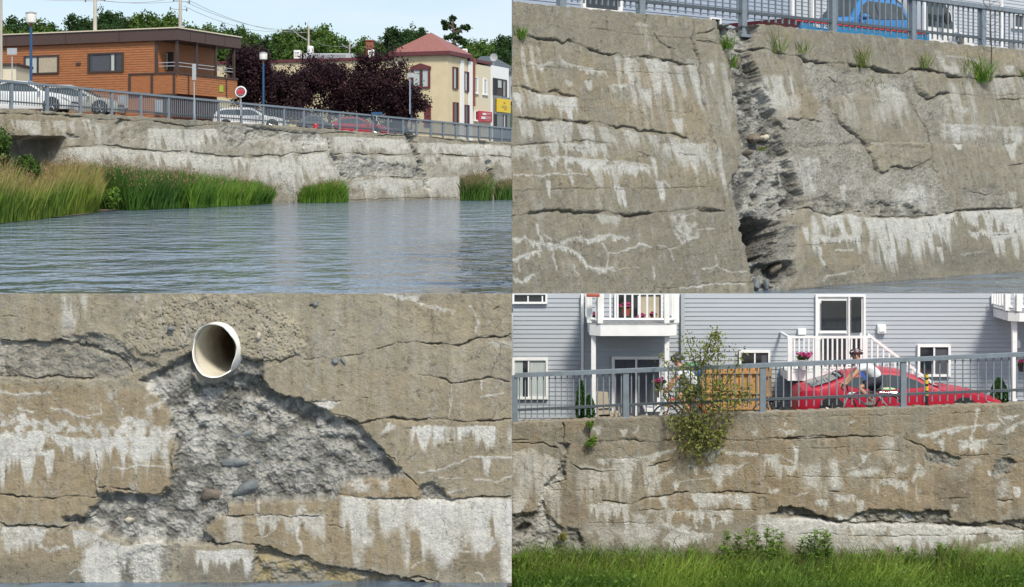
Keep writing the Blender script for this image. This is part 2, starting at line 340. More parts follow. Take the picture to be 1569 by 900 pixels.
class Relief:
    """A weathered concrete wall: a finely divided sheet in which cracks, spalls and ledges are really cut, with the
    lime bloom, rust, dirt and painted shade of cracks and hollows stored per vertex. Features are given in photo pixels of that wall."""
    def __init__(s, p0, nrm, x0, x1, top, bot, step=1.0, slant=0.0, seed=1, warp=3.0, tj=4):
        s.seed = seed; s.slant = slant
        xs = np.arange(x0, x1+step*.5, step); s.nx = len(xs)
        tp = np.interp(xs, *zip(*top)); bt = np.interp(xs, *zip(*bot)); s.ny = int(max(bt-tp)/step)+1
        v = np.linspace(0, 1, s.ny)[:, None]
        tpn = tp + (fbm(xs/7, xs*0, 4, seed+3)-.5)*tj
        s.X = np.repeat(xs[None, :], s.ny, 0).ravel(); s.Y = (tpn[None, :]*(1-v) + bt[None, :]*v).ravel()
        wx = (fbm(s.X/9, s.Y/9, 4, seed+50)-.5)*2*warp; wy = (fbm(s.X/9, s.Y/9, 4, seed+90)-.5)*2*warp
        s.WX = s.X+wx+(fbm(s.X/2.6, s.Y/2.6, 2, seed+60)-.5)*1.1; s.WY = s.Y+wy+(fbm(s.X/2.6, s.Y/2.6, 2, seed+70)-.5)*1.3
        s.p0 = np.array(p0, float); s.n = np.array(nrm, float); s.n /= np.linalg.norm(s.n)
        n = s.X.size
        s.h = np.zeros(n); s.white = np.zeros(n); s.agg = np.zeros(n); s.grime = np.zeros(n); s.brown = np.zeros(n); s.damp = np.zeros(n); s.yel = np.zeros(n); s.hole = np.zeros(n, bool)
    def sel(s, pts, pad):
        xs = [p[0] for p in pts]; ys = [p[1] for p in pts]
        return np.nonzero((s.X > min(xs)-pad) & (s.X < max(xs)+pad) & (s.Y > min(ys)-pad) & (s.Y < max(ys)+pad))[0]
    def pdist(s, pts, i, wf=1.0):
        x = s.X[i]+(s.WX[i]-s.X[i])*wf; y = s.Y[i]+(s.WY[i]-s.Y[i])*wf
        best = np.full(i.size, 1e9); side = np.zeros(i.size); tt = np.zeros(i.size)
        for k in range(len(pts)-1):
            ax, ay = pts[k]; bx, by = pts[k+1]; dx, dy = bx-ax, by-ay; l2 = dx*dx+dy*dy+1e-9
            t = np.clip(((x-ax)*dx+(y-ay)*dy)/l2, 0, 1); qx = x-ax-t*dx; qy = y-ay-t*dy
            d = np.hypot(qx, qy); m = d < best; best[m] = d[m]; side[m] = (dx*qy-dy*qx)[m]; tt[m] = (k+t[m])
        return best, np.sign(side), tt/(len(pts)-1)
    def crack(s, pts, w=1.6, depth=7, step=0, fall=14, grime=.5, taper=True, lip=0):
        i = s.sel(pts, 8*w+fall*2+6); d, sd, t = s.pdist(pts, i)
        n = vnoise(s.X[i]/6+s.seed*3.1, s.Y[i]/6, s.seed+5); ww = w*(.35+1.3*n)
        if taper: ww = ww*np.clip(np.minimum(t, 1-t)*9+.25, 0, 1)
        ww = ww*.58; depth = depth*.72; gt = .22+.78*sst(vnoise(s.X[i]/19+5, s.Y[i]/30, s.seed+8), .22, .55); depth = depth*gt; ww = ww*(.5+.5*gt); step = step*.45*gt; grime = grime*gt; g = np.exp(-(d/np.maximum(ww, .3))**2)
        s.h[i] -= depth*g
        s.grime[i] = np.maximum(s.grime[i], grime*np.exp(-(d/(ww*.9+.2))**2))  # shade of the crack painted in as a dark line
        if np.any(step > 0):
            endf = np.clip(np.minimum(t, 1-t)*8, 0, 1)
            s.h[i] -= step*np.where(sd > 0, np.exp(-d/fall), 0)*endf*(.5+n)
        if lip:
            s.h[i] += lip*np.where(sd < 0, np.exp(-d/(fall*.6)), 0)*(.5+n)
    def inside(s, pts, i, wf=1.0):
        x = s.X[i]+(s.WX[i]-s.X[i])*wf; y = s.Y[i]+(s.WY[i]-s.Y[i])*wf; c = np.zeros(i.size, bool); n = len(pts)
        for k in range(n):
            ax, ay = pts[k]; bx, by = pts[(k+1) % n]
            if ay == by: continue
            m = ((ay > y) != (by > y)) & (x < (bx-ax)*(y-ay)/(by-ay)+ax); c ^= m
        return c
    def mask(s, pts, soft=4, wf=1.5, pad=14):
        i = s.sel(pts, pad+soft); d, _, _ = s.pdist(list(pts)+[pts[0]], i, wf); ins = s.inside(pts, i, wf)
        return i, sst(np.where(ins, d, -d), -soft, soft)
    def spall(s, pts, depth=8, rough=6, soft=4, agg=1, sc=9, dark=0, white=0, wf=2.0):
        i, m = s.mask(pts, soft, wf); x, y = s.X[i], s.Y[i]
        r = fbm(x/(sc*1.7), y/(sc*1.6), 6, s.seed+200, .46); r2 = 1-np.abs(2*fbm(x/(sc*1.6), y/(sc*1.4), 4, s.seed+230)-1); rough *= .85
        s.h[i] += m*(-depth+rough*(r-.5)*2.2-rough*.4*np.clip(r2-.75, 0, 1)*3)
        s.agg[i] = np.maximum(s.agg[i], m*agg)
        if dark: s.grime[i] = np.maximum(s.grime[i], m*dark*sst(r, .60, .42))  # low spots coloured dark, shade painted into the hollow
        if white: s.white[i] = np.maximum(s.white[i], m*white*sst(r, .42, .66))
    def plate(s, pts, up=6, soft=2, wf=1.0):
        i, m = s.mask(pts, soft, wf); s.h[i] += m*up; s.agg[i] *= (1-m)
    def tint(s, ch, pts, v, soft=8, wf=2.0, nz=0):
        i, m = s.mask(pts, soft, wf); a = getattr(s, ch)
        if nz: m = m*sst(fbm(s.X[i]/nz, s.Y[i]/nz, 4, s.seed+321), .35, .6)
        a[i] = 1-(1-a[i])*(1-np.clip(m*v, 0, 1))
    def vein(s, pts, w=1.3, v=.9, drip=0):
        i = s.sel(pts, 5*w+5); d, _, t = s.pdist(pts, i)
        n = vnoise(s.X[i]/5, s.Y[i]/5, s.seed+7); g = np.exp(-(d/(w*(.35+1.2*n)))**2)*v
        s.white[i] = 1-(1-s.white[i])*(1-np.clip(g, 0, 1)); s.h[i] += g*.5
        if drip: s.curtain(pts, drip, v, fs=2.5)
    def drip(s, x, y, wd, ln, v=.9, ch='white', slant=None):
        sl = s.slant if slant is None else slant
        i = s.sel([(x-wd, y), (x+wd+abs(sl)*ln, y+ln)], wd+6); dy = s.WY[i]-y; dx = s.X[i]-x-sl*dy + (vnoise(s.X[i]*0+x, s.Y[i]/9, s.seed)-.5)*2
        t = dy/ln; ww = wd*(1-.75*np.clip(t, 0, 1))*(.8+.4*vnoise(s.X[i]/3, s.Y[i]/12, s.seed+4))
        g = sst(ww-np.abs(dx), -1.2, 1.2)*sst(t, -.04, .05)*sst(1-t, 0, .35)*v
        a = getattr(s, ch); a[i] = 1-(1-a[i])*(1-g)
    def curtain(s, pts, ln, v=.8, fs=5, ch='white', gap=.25, slant=None):
        """lime washed down from a joint: hangs below a line, its length different at every step"""
        sl = s.slant if slant is None else slant
        xs = [p[0] for p in pts]; ys = [p[1] for p in pts]
        i = s.sel([(min(xs), min(ys)), (max(xs)+sl*ln*1.5, max(ys)+ln*1.6)], 4)
        yt = np.interp(s.WX[i], xs, ys); dy = s.WY[i]-yt; xx = s.X[i]-sl*dy
        n = vnoise(xx/fs, xx*0+s.seed, s.seed+11)*.6+vnoise(xx/(fs*.33), xx*0, s.seed+12)*.25+vnoise(xx/(fs*4), xx*0, s.seed+13)*.5
        Lx = ln*np.clip(n*1.5-.25, .05, 2)
        p = sst(vnoise(xx/(fs*2.2), s.Y[i]/60, s.seed+14)+.25*vnoise(xx/(fs*.5), s.Y[i]/40, s.seed+15), gap, gap+.3)
        endm = sst(s.X[i], min(xs)-2, min(xs)+6)*(1-sst(s.X[i]-sl*dy, max(xs)-6, max(xs)+2))
        g = sst(dy, -.8, 1)*sst(1-dy/Lx, 0, .45)*p*min(1, v*1.12)*endm
        a = getattr(s, ch); a[i] = 1-(1-a[i])*(1-np.clip(g, 0, 1))
    def wash(s, x0, x1, y0, y1, v, ch='white', fs=7, slant=None):
        """broad vertical washes inside a box, fading at its edges"""
        sl = s.slant if slant is None else slant
        i = s.sel([(x0, y0), (x1, y1)], 6); xx = s.X[i]-sl*(s.Y[i]-y0); hh = y1-y0
        n = vnoise(xx/fs, s.Y[i]/(hh*.8), s.seed+21)*.65+vnoise(xx/(fs*.3), s.Y[i]/(hh*.3), s.seed+22)*.35
        e = sst(s.X[i], x0-4, x0+12)*(1-sst(s.X[i], x1-12, x1+4))*sst(s.Y[i], y0-3, y0+6)*(1-sst(s.Y[i], y0+hh*.4, y1+4))
        g = sst(n, .42, .68)*e*v
        a = getattr(s, ch); a[i] = 1-(1-a[i])*(1-g)
    def build(s, name, mtl, thick=.4, base_rough=1.2, drop=0.0, bdir=None, label=None, cat=None, root=None):
        x, y = s.X, s.Y
        s.h += (fbm(x/60, y/60, 4, s.seed+31)-.5)*5 + (fbm(x/11, y/11, 4, s.seed+32)-.5)*base_rough*1.6 + (fbm(x/2.6, y/2.6, 2, s.seed+33)-.5)*base_rough*.5
        r = np.stack([(x-CX)/FP, np.ones_like(x), -(y-HY)/FP], 1); c = np.array([0, 0, EYE])
        Yd = (s.n@(s.p0-c))/(r@s.n); P = c+r*Yd[:, None]; P = P+s.n[None, :]*(s.h*Yd/FP)[:, None]
        nx, ny = s.nx, s.ny; idx = np.arange(nx*ny).reshape(ny, nx)
        q = np.stack([idx[:-1, :-1], idx[1:, :-1], idx[1:, 1:], idx[:-1, 1:]], -1).reshape(-1, 4)
        if s.hole.any(): q = q[~s.hole[q].all(1)]
        loop = np.concatenate([idx[0, :], idx[1:, -1], idx[-1, -2::-1], idx[-2:0:-1, 0]])
        back = P[loop].copy(); bn = s.n.copy(); bn[2] = 0; bn /= np.linalg.norm(bn); back -= (bn if bdir is None else -np.array(bdir, float))[None, :]*thick
        if drop and drop < .9: back[:, 2] = np.minimum(back[:, 2], back[:nx, 2].min()-drop)
        elif drop: back[:, 2] -= drop
        nb = len(loop); o0 = nx*ny; V = np.vstack([P, back]); ar = np.arange(nb)
        side = np.stack([loop, loop[(ar+1) % nb], o0+(ar+1) % nb, o0+ar], -1)
        me = bpy.data.meshes.new(name); me.vertices.add(len(V))
        allq = np.vstack([q, side]); nq = len(allq)
        me.loops.add(nq*4+nb); me.polygons.add(nq+1)
        lv = np.concatenate([allq.ravel(), (o0+ar)[::-1]]).astype(np.int32)
        org = s.p0*0 if root is None else np.array(root.location)
        if root is None:
            org = V.mean(0).copy(); org[2] = V[:, 2].min()
        me.vertices.foreach_set('co', (V-org).ravel())
        me.loops.foreach_set('vertex_index', lv)
        me.polygons.foreach_set('loop_start', np.concatenate([np.arange(nq)*4, [nq*4]]).astype(np.int32))
        me.update(calc_edges=True); me.validate()
        def put(nm, a, b_, c_):
            at_ = me.color_attributes.new(nm, 'FLOAT_COLOR', 'POINT'); arr = np.zeros((len(V), 4)); arr[:, 3] = 1
            for k, ch in enumerate((a, b_, c_)):
                arr[:nx*ny, k] = np.clip(ch, 0, 1); arr[nx*ny:, k] = 0
            at_.data.foreach_set('color', arr.ravel())
        put('stain', s.white, s.agg, s.grime); put('stain_b', s.brown, s.damp, s.yel)
        me.materials.append(mtl); me.polygons.foreach_set('use_smooth', [True]*nq+[False])
        o = bpy.data.objects.new(name, me); C.objects.link(o); o.location = org if root is None else (0,0,0)
        if root is not None: o.parent = root
        tag(o, label, cat)
        return o
def Z(ox, oy, sc):
    return lambda *p: [(ox+a/sc, oy+b/sc) for a, b in p]

# ---- lower left: close view of the wall with the drain pipe
pxm = 9.6/FP
w1 = Relief((0, 9.6, 0), (0, -1, 0), -40, 784.5, [(-40,450),(785,450)], [(-40,899),(785,899)], 1.0, 0, 11, 2.6, 0)
a, b_, c_, d_ = Z(0,450,3.9225), Z(390,450,3.982), Z(0,670,3.9125), Z(390,670,3.914)
main = [(252,563),(292,540),(298,590),(330,592),(365,574),(398,580),(425,606),(462,612),(480,622),(515,640),(548,650),(566,672),(588,697),(612,720),(606,734),(560,735),(520,742),(502,765),(450,766),(390,768),(350,775),(344,790),(325,800),(310,815),(332,836),(280,832),(240,830),(195,832),(150,812),(100,802),(95,795),(128,790),(150,772),(148,756),(200,757),(245,763),(262,745),(266,720),(270,690),(263,665),(262,640),(250,620),(235,600),(215,582)]
w1.spall(main, 13, 5, 4, 1, 9, .7, .3)
w1.spall([(300,590),(365,580),(420,610),(520,650),(520,680),(440,660),(330,650),(300,690),(272,700),(265,640)], 6, 5, 14, 1, 9, .25, .4)
w1.spall(a((0,290),(240,290),(350,280),(500,300),(640,350),(740,370),(800,480),(700,520),(450,510),(160,510),(0,500)), 6, 5, 3, .55, 10, .3)
w1.spall(a((380,260),(560,250),(680,270),(760,330),(800,400),(900,420),(960,440),(830,470),(760,430),(680,380),(480,310)), 5, 4, 4, .7, 9, .4)
pipe_mortar = a((740,340),(760,200),(900,120),(1060,60),(1200,10),(1340,0),(1569,60),(1680,120),(1790,190),(1820,300),(1800,350),(1660,400),(1569,408),(1440,400),(1410,250),(1280,165),(1150,240),(1140,330),(1050,340),(940,360),(820,350))
w1.plate(pipe_mortar, 3, 5, 4)
i, m = w1.mask(pipe_mortar, 7, 4); pit = fbm(w1.X[i]/2.6, w1.Y[i]/2.6, 3, 77, .6)
w1.h[i] += m*((pit-.5)*2.2-3*sst(pit, .30, .22)+(fbm(w1.X[i]/14, w1.Y[i]/14, 3, 78)-.5)*5); w1.yel[i] = m*.10; w1.white[i] = np.maximum(w1.white[i], m*.16*(fbm(w1.X[i]/20, w1.Y[i]/20, 3, 81))); w1.grime[i] = np.maximum(w1.grime[i], m*sst(pit, .27, .2)*.7)  # darker colour in the deepest pits
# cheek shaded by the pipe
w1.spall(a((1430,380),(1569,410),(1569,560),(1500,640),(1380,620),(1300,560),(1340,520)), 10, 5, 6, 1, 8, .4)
w1.spall(d_((0,660),(180,700),(280,730),(420,775),(600,800),(860,850),(1100,890),(1130,920),(0,920)), 9, 9, 3, .45, 12, .35)
w1.tint('yel', d_((0,700),(260,750),(600,820),(1000,890),(1000,920),(0,920)), .65, 6, 2, 14)
w1.spall(c_((700,730),(960,640),(1080,640),(1050,760),(960,880),(700,880)), 4, 3, 6, .5, 8, .3)
w1.spall(d_((980,290),(1060,275),(1130,320),(1180,370),(1000,375)), 8, 5, 3, 1, 6, .4)
w1.spall(d_((0,0),(700,20),(900,230),(560,250),(500,330),(490,380),(0,385)), 2, 4, 6, 1, 6, .3, .25)
# brown weathered blocks below
w1.tint('brown', [(-14,585),(250,600),(265,650),(262,760),(150,770),(130,800),(-14,800)], .85, 6)
w1.tint('brown', [(-14,810),(130,815),(190,880),(-14,880)], .6, 10); w1.tint('brown', [(560,735),(610,730),(700,758),(785,765),(785,875),(640,880),(400,850),(310,812),(350,770),(500,766)], .8, 5)
w1.tint('brown', [(370,560),(560,560),(785,600),(785,755),(615,730),(560,665),(430,606)], .35, 20); w1.tint('brown', d_((500,345),(560,255),(980,250),(980,370)), .8, 4)
w1.tint('brown', [(620,460),(785,450),(785,520),(640,520)], .35, 20); w1.tint('brown', [(30,465),(95,470),(80,520),(40,520)], .4, 10)
# cracks and ledges
CR = w1.crack
CR(a((0,275),(120,292),(240,290),(310,295),(360,278),(430,290),(540,320),(620,350),(700,375),(760,430),(800,470)), 1.8, 9, 4, 10, .7)
CR(a((0,500),(110,505),(200,512),(340,495),(440,512),(560,508)), 2.2, 8, 0, 12, .6)
CR(a((1569,405),(1500,408),(1440,400)), 1.5, 7, 3); CR(b_((0,420),(90,405),(160,410),(230,385),(265,365),(250,310),(290,265)), 1.4, 7, 2)
CR(b_((290,400),(420,390),(470,405),(540,380),(640,375),(700,355),(780,325),(860,300),(1020,295)), 1.2, 4, 2, 8, .3)
CR(b_((1010,298),(1080,305),(1150,308),(1240,325),(1300,300),(1360,275),(1440,265),(1520,262),(1569,250)), 1.7, 8, 5, 9, .6)
CR(b_((1000,490),(1100,505),(1160,520),(1190,545),(1270,540),(1330,530),(1420,515),(1500,525),(1569,545)), 1.6, 7, 4, 9, .5)
CR(b_((0,505),(60,530),(110,600),(190,625),(260,635),(330,665),(400,700),(480,735),(580,760),(640,790),(700,780),(760,765),(830,755),(960,770),(1060,765),(1190,770),(1300,785),(1420,780),(1569,765)), 2.6, 9, 7, 12, .6)
CR(b_((340,660),(430,660),(530,655)), 1.2, 4, 3, 6)
CR(d_((690,20),(740,80),(840,130),(880,200),(930,250),(980,290)), 1.6, 8, 0, 10, .5)
CR(d_((500,345),(580,350),(680,370),(760,375),(850,365),(980,372),(1180,378),(1340,360),(1569,355)), 2.0, 8, 6, 10, .6)
CR(d_((0,600),(40,590)), 1.0, 3); CR(d_((0,470),(170,468),(250,478),(440,470)), 1.2, 5, 2); CR(d_((400,530),(480,530),(540,545)), 1, 3)
CR(d_((0,650),(80,660),(170,700),(250,720),(300,715),(360,745),(450,780),(560,795),(680,820),(800,840),(900,860),(980,830),(1120,880)), 2.2, 9, 6, 14, .7)
CR(c_((0,340),(100,355),(230,365),(300,370),(400,350),(500,355),(580,365)), 2.0, 9, 6, 12, .7)
CR(c_((0,515),(50,540),(110,530),(250,530),(380,545),(480,500),(560,480)), 1.8, 8, 6, 12, .6)
CR(c_((570,70),(590,180),(570,280),(580,360)), 1.2, 5, 0, 8, .2); CR(c_((500,790),(505,0)), .5, 1); CR(c_((590,300),(760,315),(900,350),(1000,345),(1030,250),(1020,120),(1050,0)), 2.2, 9, 0, 12, .55)
CR(c_((0,880),(520,875),(700,885),(1100,885),(1565,885)), 1.5, 5, 4, 6, .3, False)
CR(c_((1330,470),(1420,480),(1480,465),(1565,460)), 1.6, 8, 4, 8, .7); CR(c_((1210,640),(1330,645),(1400,632),(1565,655)), 1.8, 8, 5, 8, .7)
CR(a((1100,80),(1180,50),(1260,20)), 1, 3); CR(a((550,0),(548,120),(540,200)), .8, 2.5, 0, 8, .25); CR(a((0,140),(60,135),(120,145),(200,160)), .8, 2.5)
CR(b_((330,85),(372,70)), 2.5, 8, 0, 6, .6); CR(b_((1190,545),(1195,650),(1190,750)), .8, 3)
for k in range(14):
    random.seed(k+5); x = random.uniform(380, 770); y = random.uniform(470, 720); CR([(x, y), (x+random.uniform(3,9), y+random.uniform(-2,2))], 1.1, 4, 0, 4, .6)
# lime bloom
w1.tint('white', a((0,720),(100,715),(230,740),(330,765),(560,770),(760,745),(860,755),(900,800),(1030,800),(1060,830),(1040,883),(1000,900),(0,900)), .9, 3, 2.5, 9)
w1.curtain([(-14,667),(60,660),(100,670),(150,672),(200,668),(260,672)], 55, .95, 9, gap=.2)
w1.drip(42, 692, 13, 58, .95); w1.drip(75, 690, 9, 46, .85); w1.drip(3, 680, 7, 80, .9)
w1.vein(c_((70,110),(150,105),(210,95),(290,110)), 3, .95); w1.vein(c_((390,10),(450,40),(530,40),(585,60)), 3, .9, 9)
w1.vein(a((0,590),(90,610),(190,600),(300,595)), 2.0, .8); w1.vein(a((100,690),(200,710)), 2, .8); w1.vein(a((310,690),(400,705),(460,740),(540,745)), 2, .8)
w1.tint('white', a((650,570),(740,580),(700,640),(670,680),(640,640)), .7, 5, 2, 8); w1.tint('white', a((860,700),(890,600),(880,520),(960,520),(1000,620),(1010,670),(930,720),(900,790),(860,760)), .75, 5, 2, 12)
w1.vein(a((600,660),(610,720),(520,730)), 1, .8); w1.vein(a((740,690),(730,730)), 1, .8)
w1.vein(c_((680,185),(760,185),(830,168),(930,175),(990,185)), 1.1, .9); w1.vein(c_((735,190),(732,250)), .8, .8); w1.vein(c_((600,130),(580,280)), 1.1, .6); w1.vein(c_((560,245),(580,270)), 1, .7); w1.vein(c_((870,0),(865,60)), 1.5, .8); w1.vein(c_((930,0),(945,70),(985,110)), 1.5, .8)
w1.tint('white', c_((480,520),(900,520),(990,560),(960,620),(720,640),(500,640),(440,560)), .6, 10, 3, 10)
w1.curtain([(0,808),(30,807),(60,810),(130,812),(185,838),(250,828)], 42, .75, 9, gap=.3)
w1.tint('white', c_((500,660),(700,640),(720,760),(715,890),(510,890),(480,800)), .95, 7, 2.5); w1.tint('white', c_((830,640),(960,640),(955,860),(800,880),(780,780)), .9, 6, 2.5)
w1.vein(c_((240,655),(300,690),(340,665),(400,660)), 2.2, .9); w1.vein(c_((420,825),(450,800),(520,810)), 1, .8)
w1.curtain([(298,842),(330,845),(370,842),(402,842)], 40, .95, 9, gap=.15); w1.tint('white', c_((1350,480),(1450,490),(1450,640),(1360,630)), .7, 6)
# right, under the long ledge
w1.curtain([(520,760),(560,762),(640,766),(720,764),(785,764)], 110, 1.0, 13, gap=.18)
w1.tint('white', d_((560,380),(770,385),(740,480),(700,640),(640,680),(590,560)), .8, 9, 2.5, 30)
w1.tint('white', d_((900,390),(1020,390),(1000,530),(930,560),(900,470)), .85, 6, 2.5); w1.tint('white', d_((1020,390),(1300,385),(1260,600),(1220,700),(1130,790),(1080,730),(1010,600)), .85, 9, 2.5)
w1.tint('white', d_((1300,500),(1400,520),(1440,650),(1390,690),(1310,680)), .95, 3, 2.0); w1.tint('white', d_((1470,400),(1569,400),(1569,900),(1490,870),(1470,700)), .95, 6, 2.5)
w1.vein(d_((1230,688),(1300,685)), 1.4, .9); w1.vein(d_((1410,560),(1410,640)), 1.5, .9); w1.vein(d_((1330,810),(1360,820),(1380,865)), 1.3, .9); w1.vein(d_((940,790),(970,755),(1030,740)), 1.1, .7); w1.vein(d_((1090,850),(1105,805)), 1, .6)
w1.curtain([(628,655),(660,652),(700,656),(720,652),(785,655)], 34, .98, 6, gap=.3); w1.drip(650, 656, 11, 40, 1); w1.drip(673, 656, 8, 26, .9)
w1.drip(746, 699, 8, 34, .95); w1.vein(d_((1290,115),(1400,120),(1480,125),(1569,120)), 1.5, .9); w1.vein(d_((980,215),(1130,195),(1200,160),(1300,130)), 1.2, .8); w1.vein(d_((1110,245),(1250,250)), .9, .6); w1.vein(d_((1320,258),(1400,255),(1450,270),(1569,220)), 1.2, .8); w1.vein(d_((1160,330),(1260,310)), 1.2, .7)
w1.tint('white', b_((350,670),(400,655),(520,660),(470,710),(400,700)), .9, 2.5); w1.tint('white', b_((760,860),(820,800),(860,810),(850,830)), .9, 2.5)
w1.vein(b_((790,0),(850,10),(960,30),(980,50),(1060,70),(1130,90),(1220,110)), 1.3, .8, 6); w1.vein(b_((1310,80),(1340,100),(1350,150),(1370,190),(1340,230)), 1.6, .85); w1.tint('white', b_((910,0),(1000,10),(970,45)), .8, 4)
w1.vein(b_((1195,560),(1198,650),(1190,750)), 1.2, .6); w1.vein(b_((1380,530),(1385,590)), 1.5, .8); w1.vein(b_((1380,632),(1450,625),(1510,610)), 1.2, .8); w1.tint('white', b_((1420,285),(1569,290),(1569,330),(1450,315)), .6, 5)
w1.vein(d_((20,390),(25,460)), 1.5, .8); w1.tint('white', d_((250,460),(275,400),(295,400),(320,465)), .7, 3); w1.vein(d_((0,465),(180,470),(440,468)), 1.5, .7)
w1.vein(d_((260,550),(250,600),(280,640),(285,690)), 2.2, .85); w1.vein(d_((60,600),(110,570),(150,510)), 1, .7); w1.curtain([(390,790),(430,792),(500,790)], 40, .6, 8)
w1.tint('white', d_((570,260),(690,265),(680,350),(640,330),(600,330)), .8, 5, 2, 10); w1.tint('white', d_((750,260),(800,260),(800,320),(770,330)), .7, 4)
w1.wash(92, 140, 450, 520, .8, fs=14); w1.wash(180, 230, 450, 475, .5, fs=10); w1.tint('white', [(300,600),(345,605),(350,640),(320,700),(300,720),(285,680)], .5, 8, 3, 14); w1.tint('white', a((0,280),(30,330),(20,480),(0,490)), .6, 6)
w1.tint('grime', [(-14,860),(200,868),(200,895),(-14,895)], .45, 12); w1.tint('grime', [(640,850),(785,840),(785,880),(660,880)], .4, 12); w1.tint('grime', [(270,850),(400,865),(400,893),(275,893)], .45, 8)
w1.tint('damp', [(-20,893.5),(790,893.5),(790,910),(-20,910)], .9, 1.2, .4)
cx, cy = 330, 537
w1.hole = ((w1.X-cx)/31)**2+((w1.Y-cy)/41)**2 < 1
conc1 = concrete_mat('concrete_close', pxm, tan=(.42,.37,.265), brown=(.35,.275,.17), bumpd=.008)
w1.build('concrete_wall', conc1, 1.3, 1.2, .42, None, 'close river wall of tan concrete with a white drain pipe sticking out of its broken grey hollow', 'wall')

# ---- upper right: the tall leaning wall with the open vertical break
bat = .25; dUR = Vector((13.3, 12.0, 0)).normalized(); nUR = Vector((dUR.y, -dUR.x, 0)); UR0 = (0, 28.6)
w2 = Relief((0, 28.6, 0), (nUR.x, nUR.y, bat), 784.5, 1650, [(784,3),(980,21),(1095,30),(1100,38),(1170,38),(1650,85.4)], [(784,468),(1160,456),(1215,444),(1650,411)], 1.0, .2, 23, 2.6)
a, b_, c_, d_ = Z(784,0,3.962), Z(1170,0,3.932), Z(784,220,3.914), Z(1170,220,3.912)
# broken joint and exposed core, with shade painted into the hollows
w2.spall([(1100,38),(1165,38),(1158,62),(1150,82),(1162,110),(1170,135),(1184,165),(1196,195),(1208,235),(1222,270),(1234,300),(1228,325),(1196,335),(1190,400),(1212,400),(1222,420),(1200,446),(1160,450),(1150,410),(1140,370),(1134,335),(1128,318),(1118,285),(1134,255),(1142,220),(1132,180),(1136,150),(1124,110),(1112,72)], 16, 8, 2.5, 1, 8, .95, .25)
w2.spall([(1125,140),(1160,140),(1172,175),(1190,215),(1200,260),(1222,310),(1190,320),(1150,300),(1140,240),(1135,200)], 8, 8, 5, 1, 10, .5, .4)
w2.spall([(1134,334),(1160,330),(1195,336),(1192,362),(1180,394),(1150,400),(1140,372)], 70, 8, 2, .6, 10, 1.0); w2.tint('grime', [(1134,334),(1160,330),(1195,336),(1192,362),(1180,394),(1150,400),(1140,372)], .85, 3)  # cavity also coloured dark to deepen its shade
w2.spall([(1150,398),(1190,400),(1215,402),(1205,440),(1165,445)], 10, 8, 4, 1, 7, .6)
w2.spall(b_((230,370),(330,380),(400,390),(480,420),(700,420),(760,470),(860,480),(880,560),(700,540),(470,590),(400,600),(410,700),(500,780),(600,850),(760,885),(120,885),(90,760),(160,720),(330,720),(350,640),(290,560),(270,450)), 2.5, 2.2, 5, .6, 9, .08, .15)
w2.spall(b_((860,440),(910,480),(960,560),(1010,600),(1060,560),(1110,560),(1090,740),(980,740),(920,660),(880,580)), 2.5, 1.8, 4, .6, 8, .1)
w2.spall(b_((980,740),(1100,745),(1400,800),(1500,885),(600,885),(640,850),(960,885)), 1.5, 1.5, 6, .25, 8, .05)
w2.spall(d_((0,0),(560,0),(640,80),(700,170),(800,150),(900,160),(1020,120),(1080,260),(1170,400),(1000,440),(640,430),(540,420),(380,330),(240,330),(160,230),(100,60)), 2.5, 2.2, 6, .6, 9, .08, .2)
w2.spall(d_((1180,270),(1380,260),(1561,380),(1400,400),(1200,410)), 2.5, 3, 6, .5, 8, .3)
w2.plate(d_((660,90),(800,80),(940,120),(900,160),(800,150),(720,175),(680,140)), 2, 2); w2.plate(b_((910,430),(1100,450),(1130,560),(1060,550),(1010,600),(950,540)), 2, 2)
w2.plate(d_((650,0),(1010,0),(1000,90),(940,120),(800,80),(660,90)), 3, 2); w2.plate(b_((410,620),(500,590),(700,600),(860,600),(930,740),(960,885),(660,885),(560,790),(450,740),(410,680)), 1.5, 2.5)
CR = w2.crack
CR(a((0,215),(60,215),(170,232),(260,240),(320,258),(350,245),(400,265),(500,305),(570,330),(650,328),(690,355),(760,345),(860,350),(1000,378),(1060,390),(1110,385)), 2.0, 9, 5, 9, .7)
CR(a((0,520),(80,525),(150,560),(210,565),(260,545),(330,575),(400,595)), 1.8, 7, 4, 10, .5)
CR(a((0,720),(90,712),(170,730),(270,725),(360,735),(540,745),(640,775),(700,770),(780,795),(850,795),(920,805),(1010,820),(1080,850)), 1.9, 8, 4, 10, .6)
CR(a((1105,190),(1110,280),(1145,370),(1160,480),(1170,620),(1200,720),(1225,830),(1245,891)), 2.0, 8, 4, 8, .5); CR([(1097,225),(1102,250),(1110,290),(1112,322)], 2.0, 8, 4, 8, .5)
CR(a((0,400),(300,412),(560,428),(800,440),(1060,450)), .7, 2.5, 0, 5, .35); CR(a((200,645),(420,655),(600,660),(860,665),(1060,690)), .6, 2, 0, 5, .3); CR(a((0,885),(160,870),(330,860),(470,850),(600,870)), 1.2, 4, 3, 5, .3)
CR(a((810,90),(815,150),(830,300),(845,345)), 1.0, 4); CR(a((240,160),(340,180),(460,170),(700,205),(1000,230),(1240,240)), .7, 2.5, 0, 5, .3); CR(a((250,250),(262,330),(270,370)), .8, 2); CR(a((860,200),(900,260),(990,300)), 1, 4, 2, 6)
CR(a((1110,120),(1118,200),(1125,250),(1250,255)), 1.2, 5); CR(a((1130,205),(1200,195),(1240,175)), 1.2, 5, 3); CR(a((1180,260),(1290,265)), 1, 4)
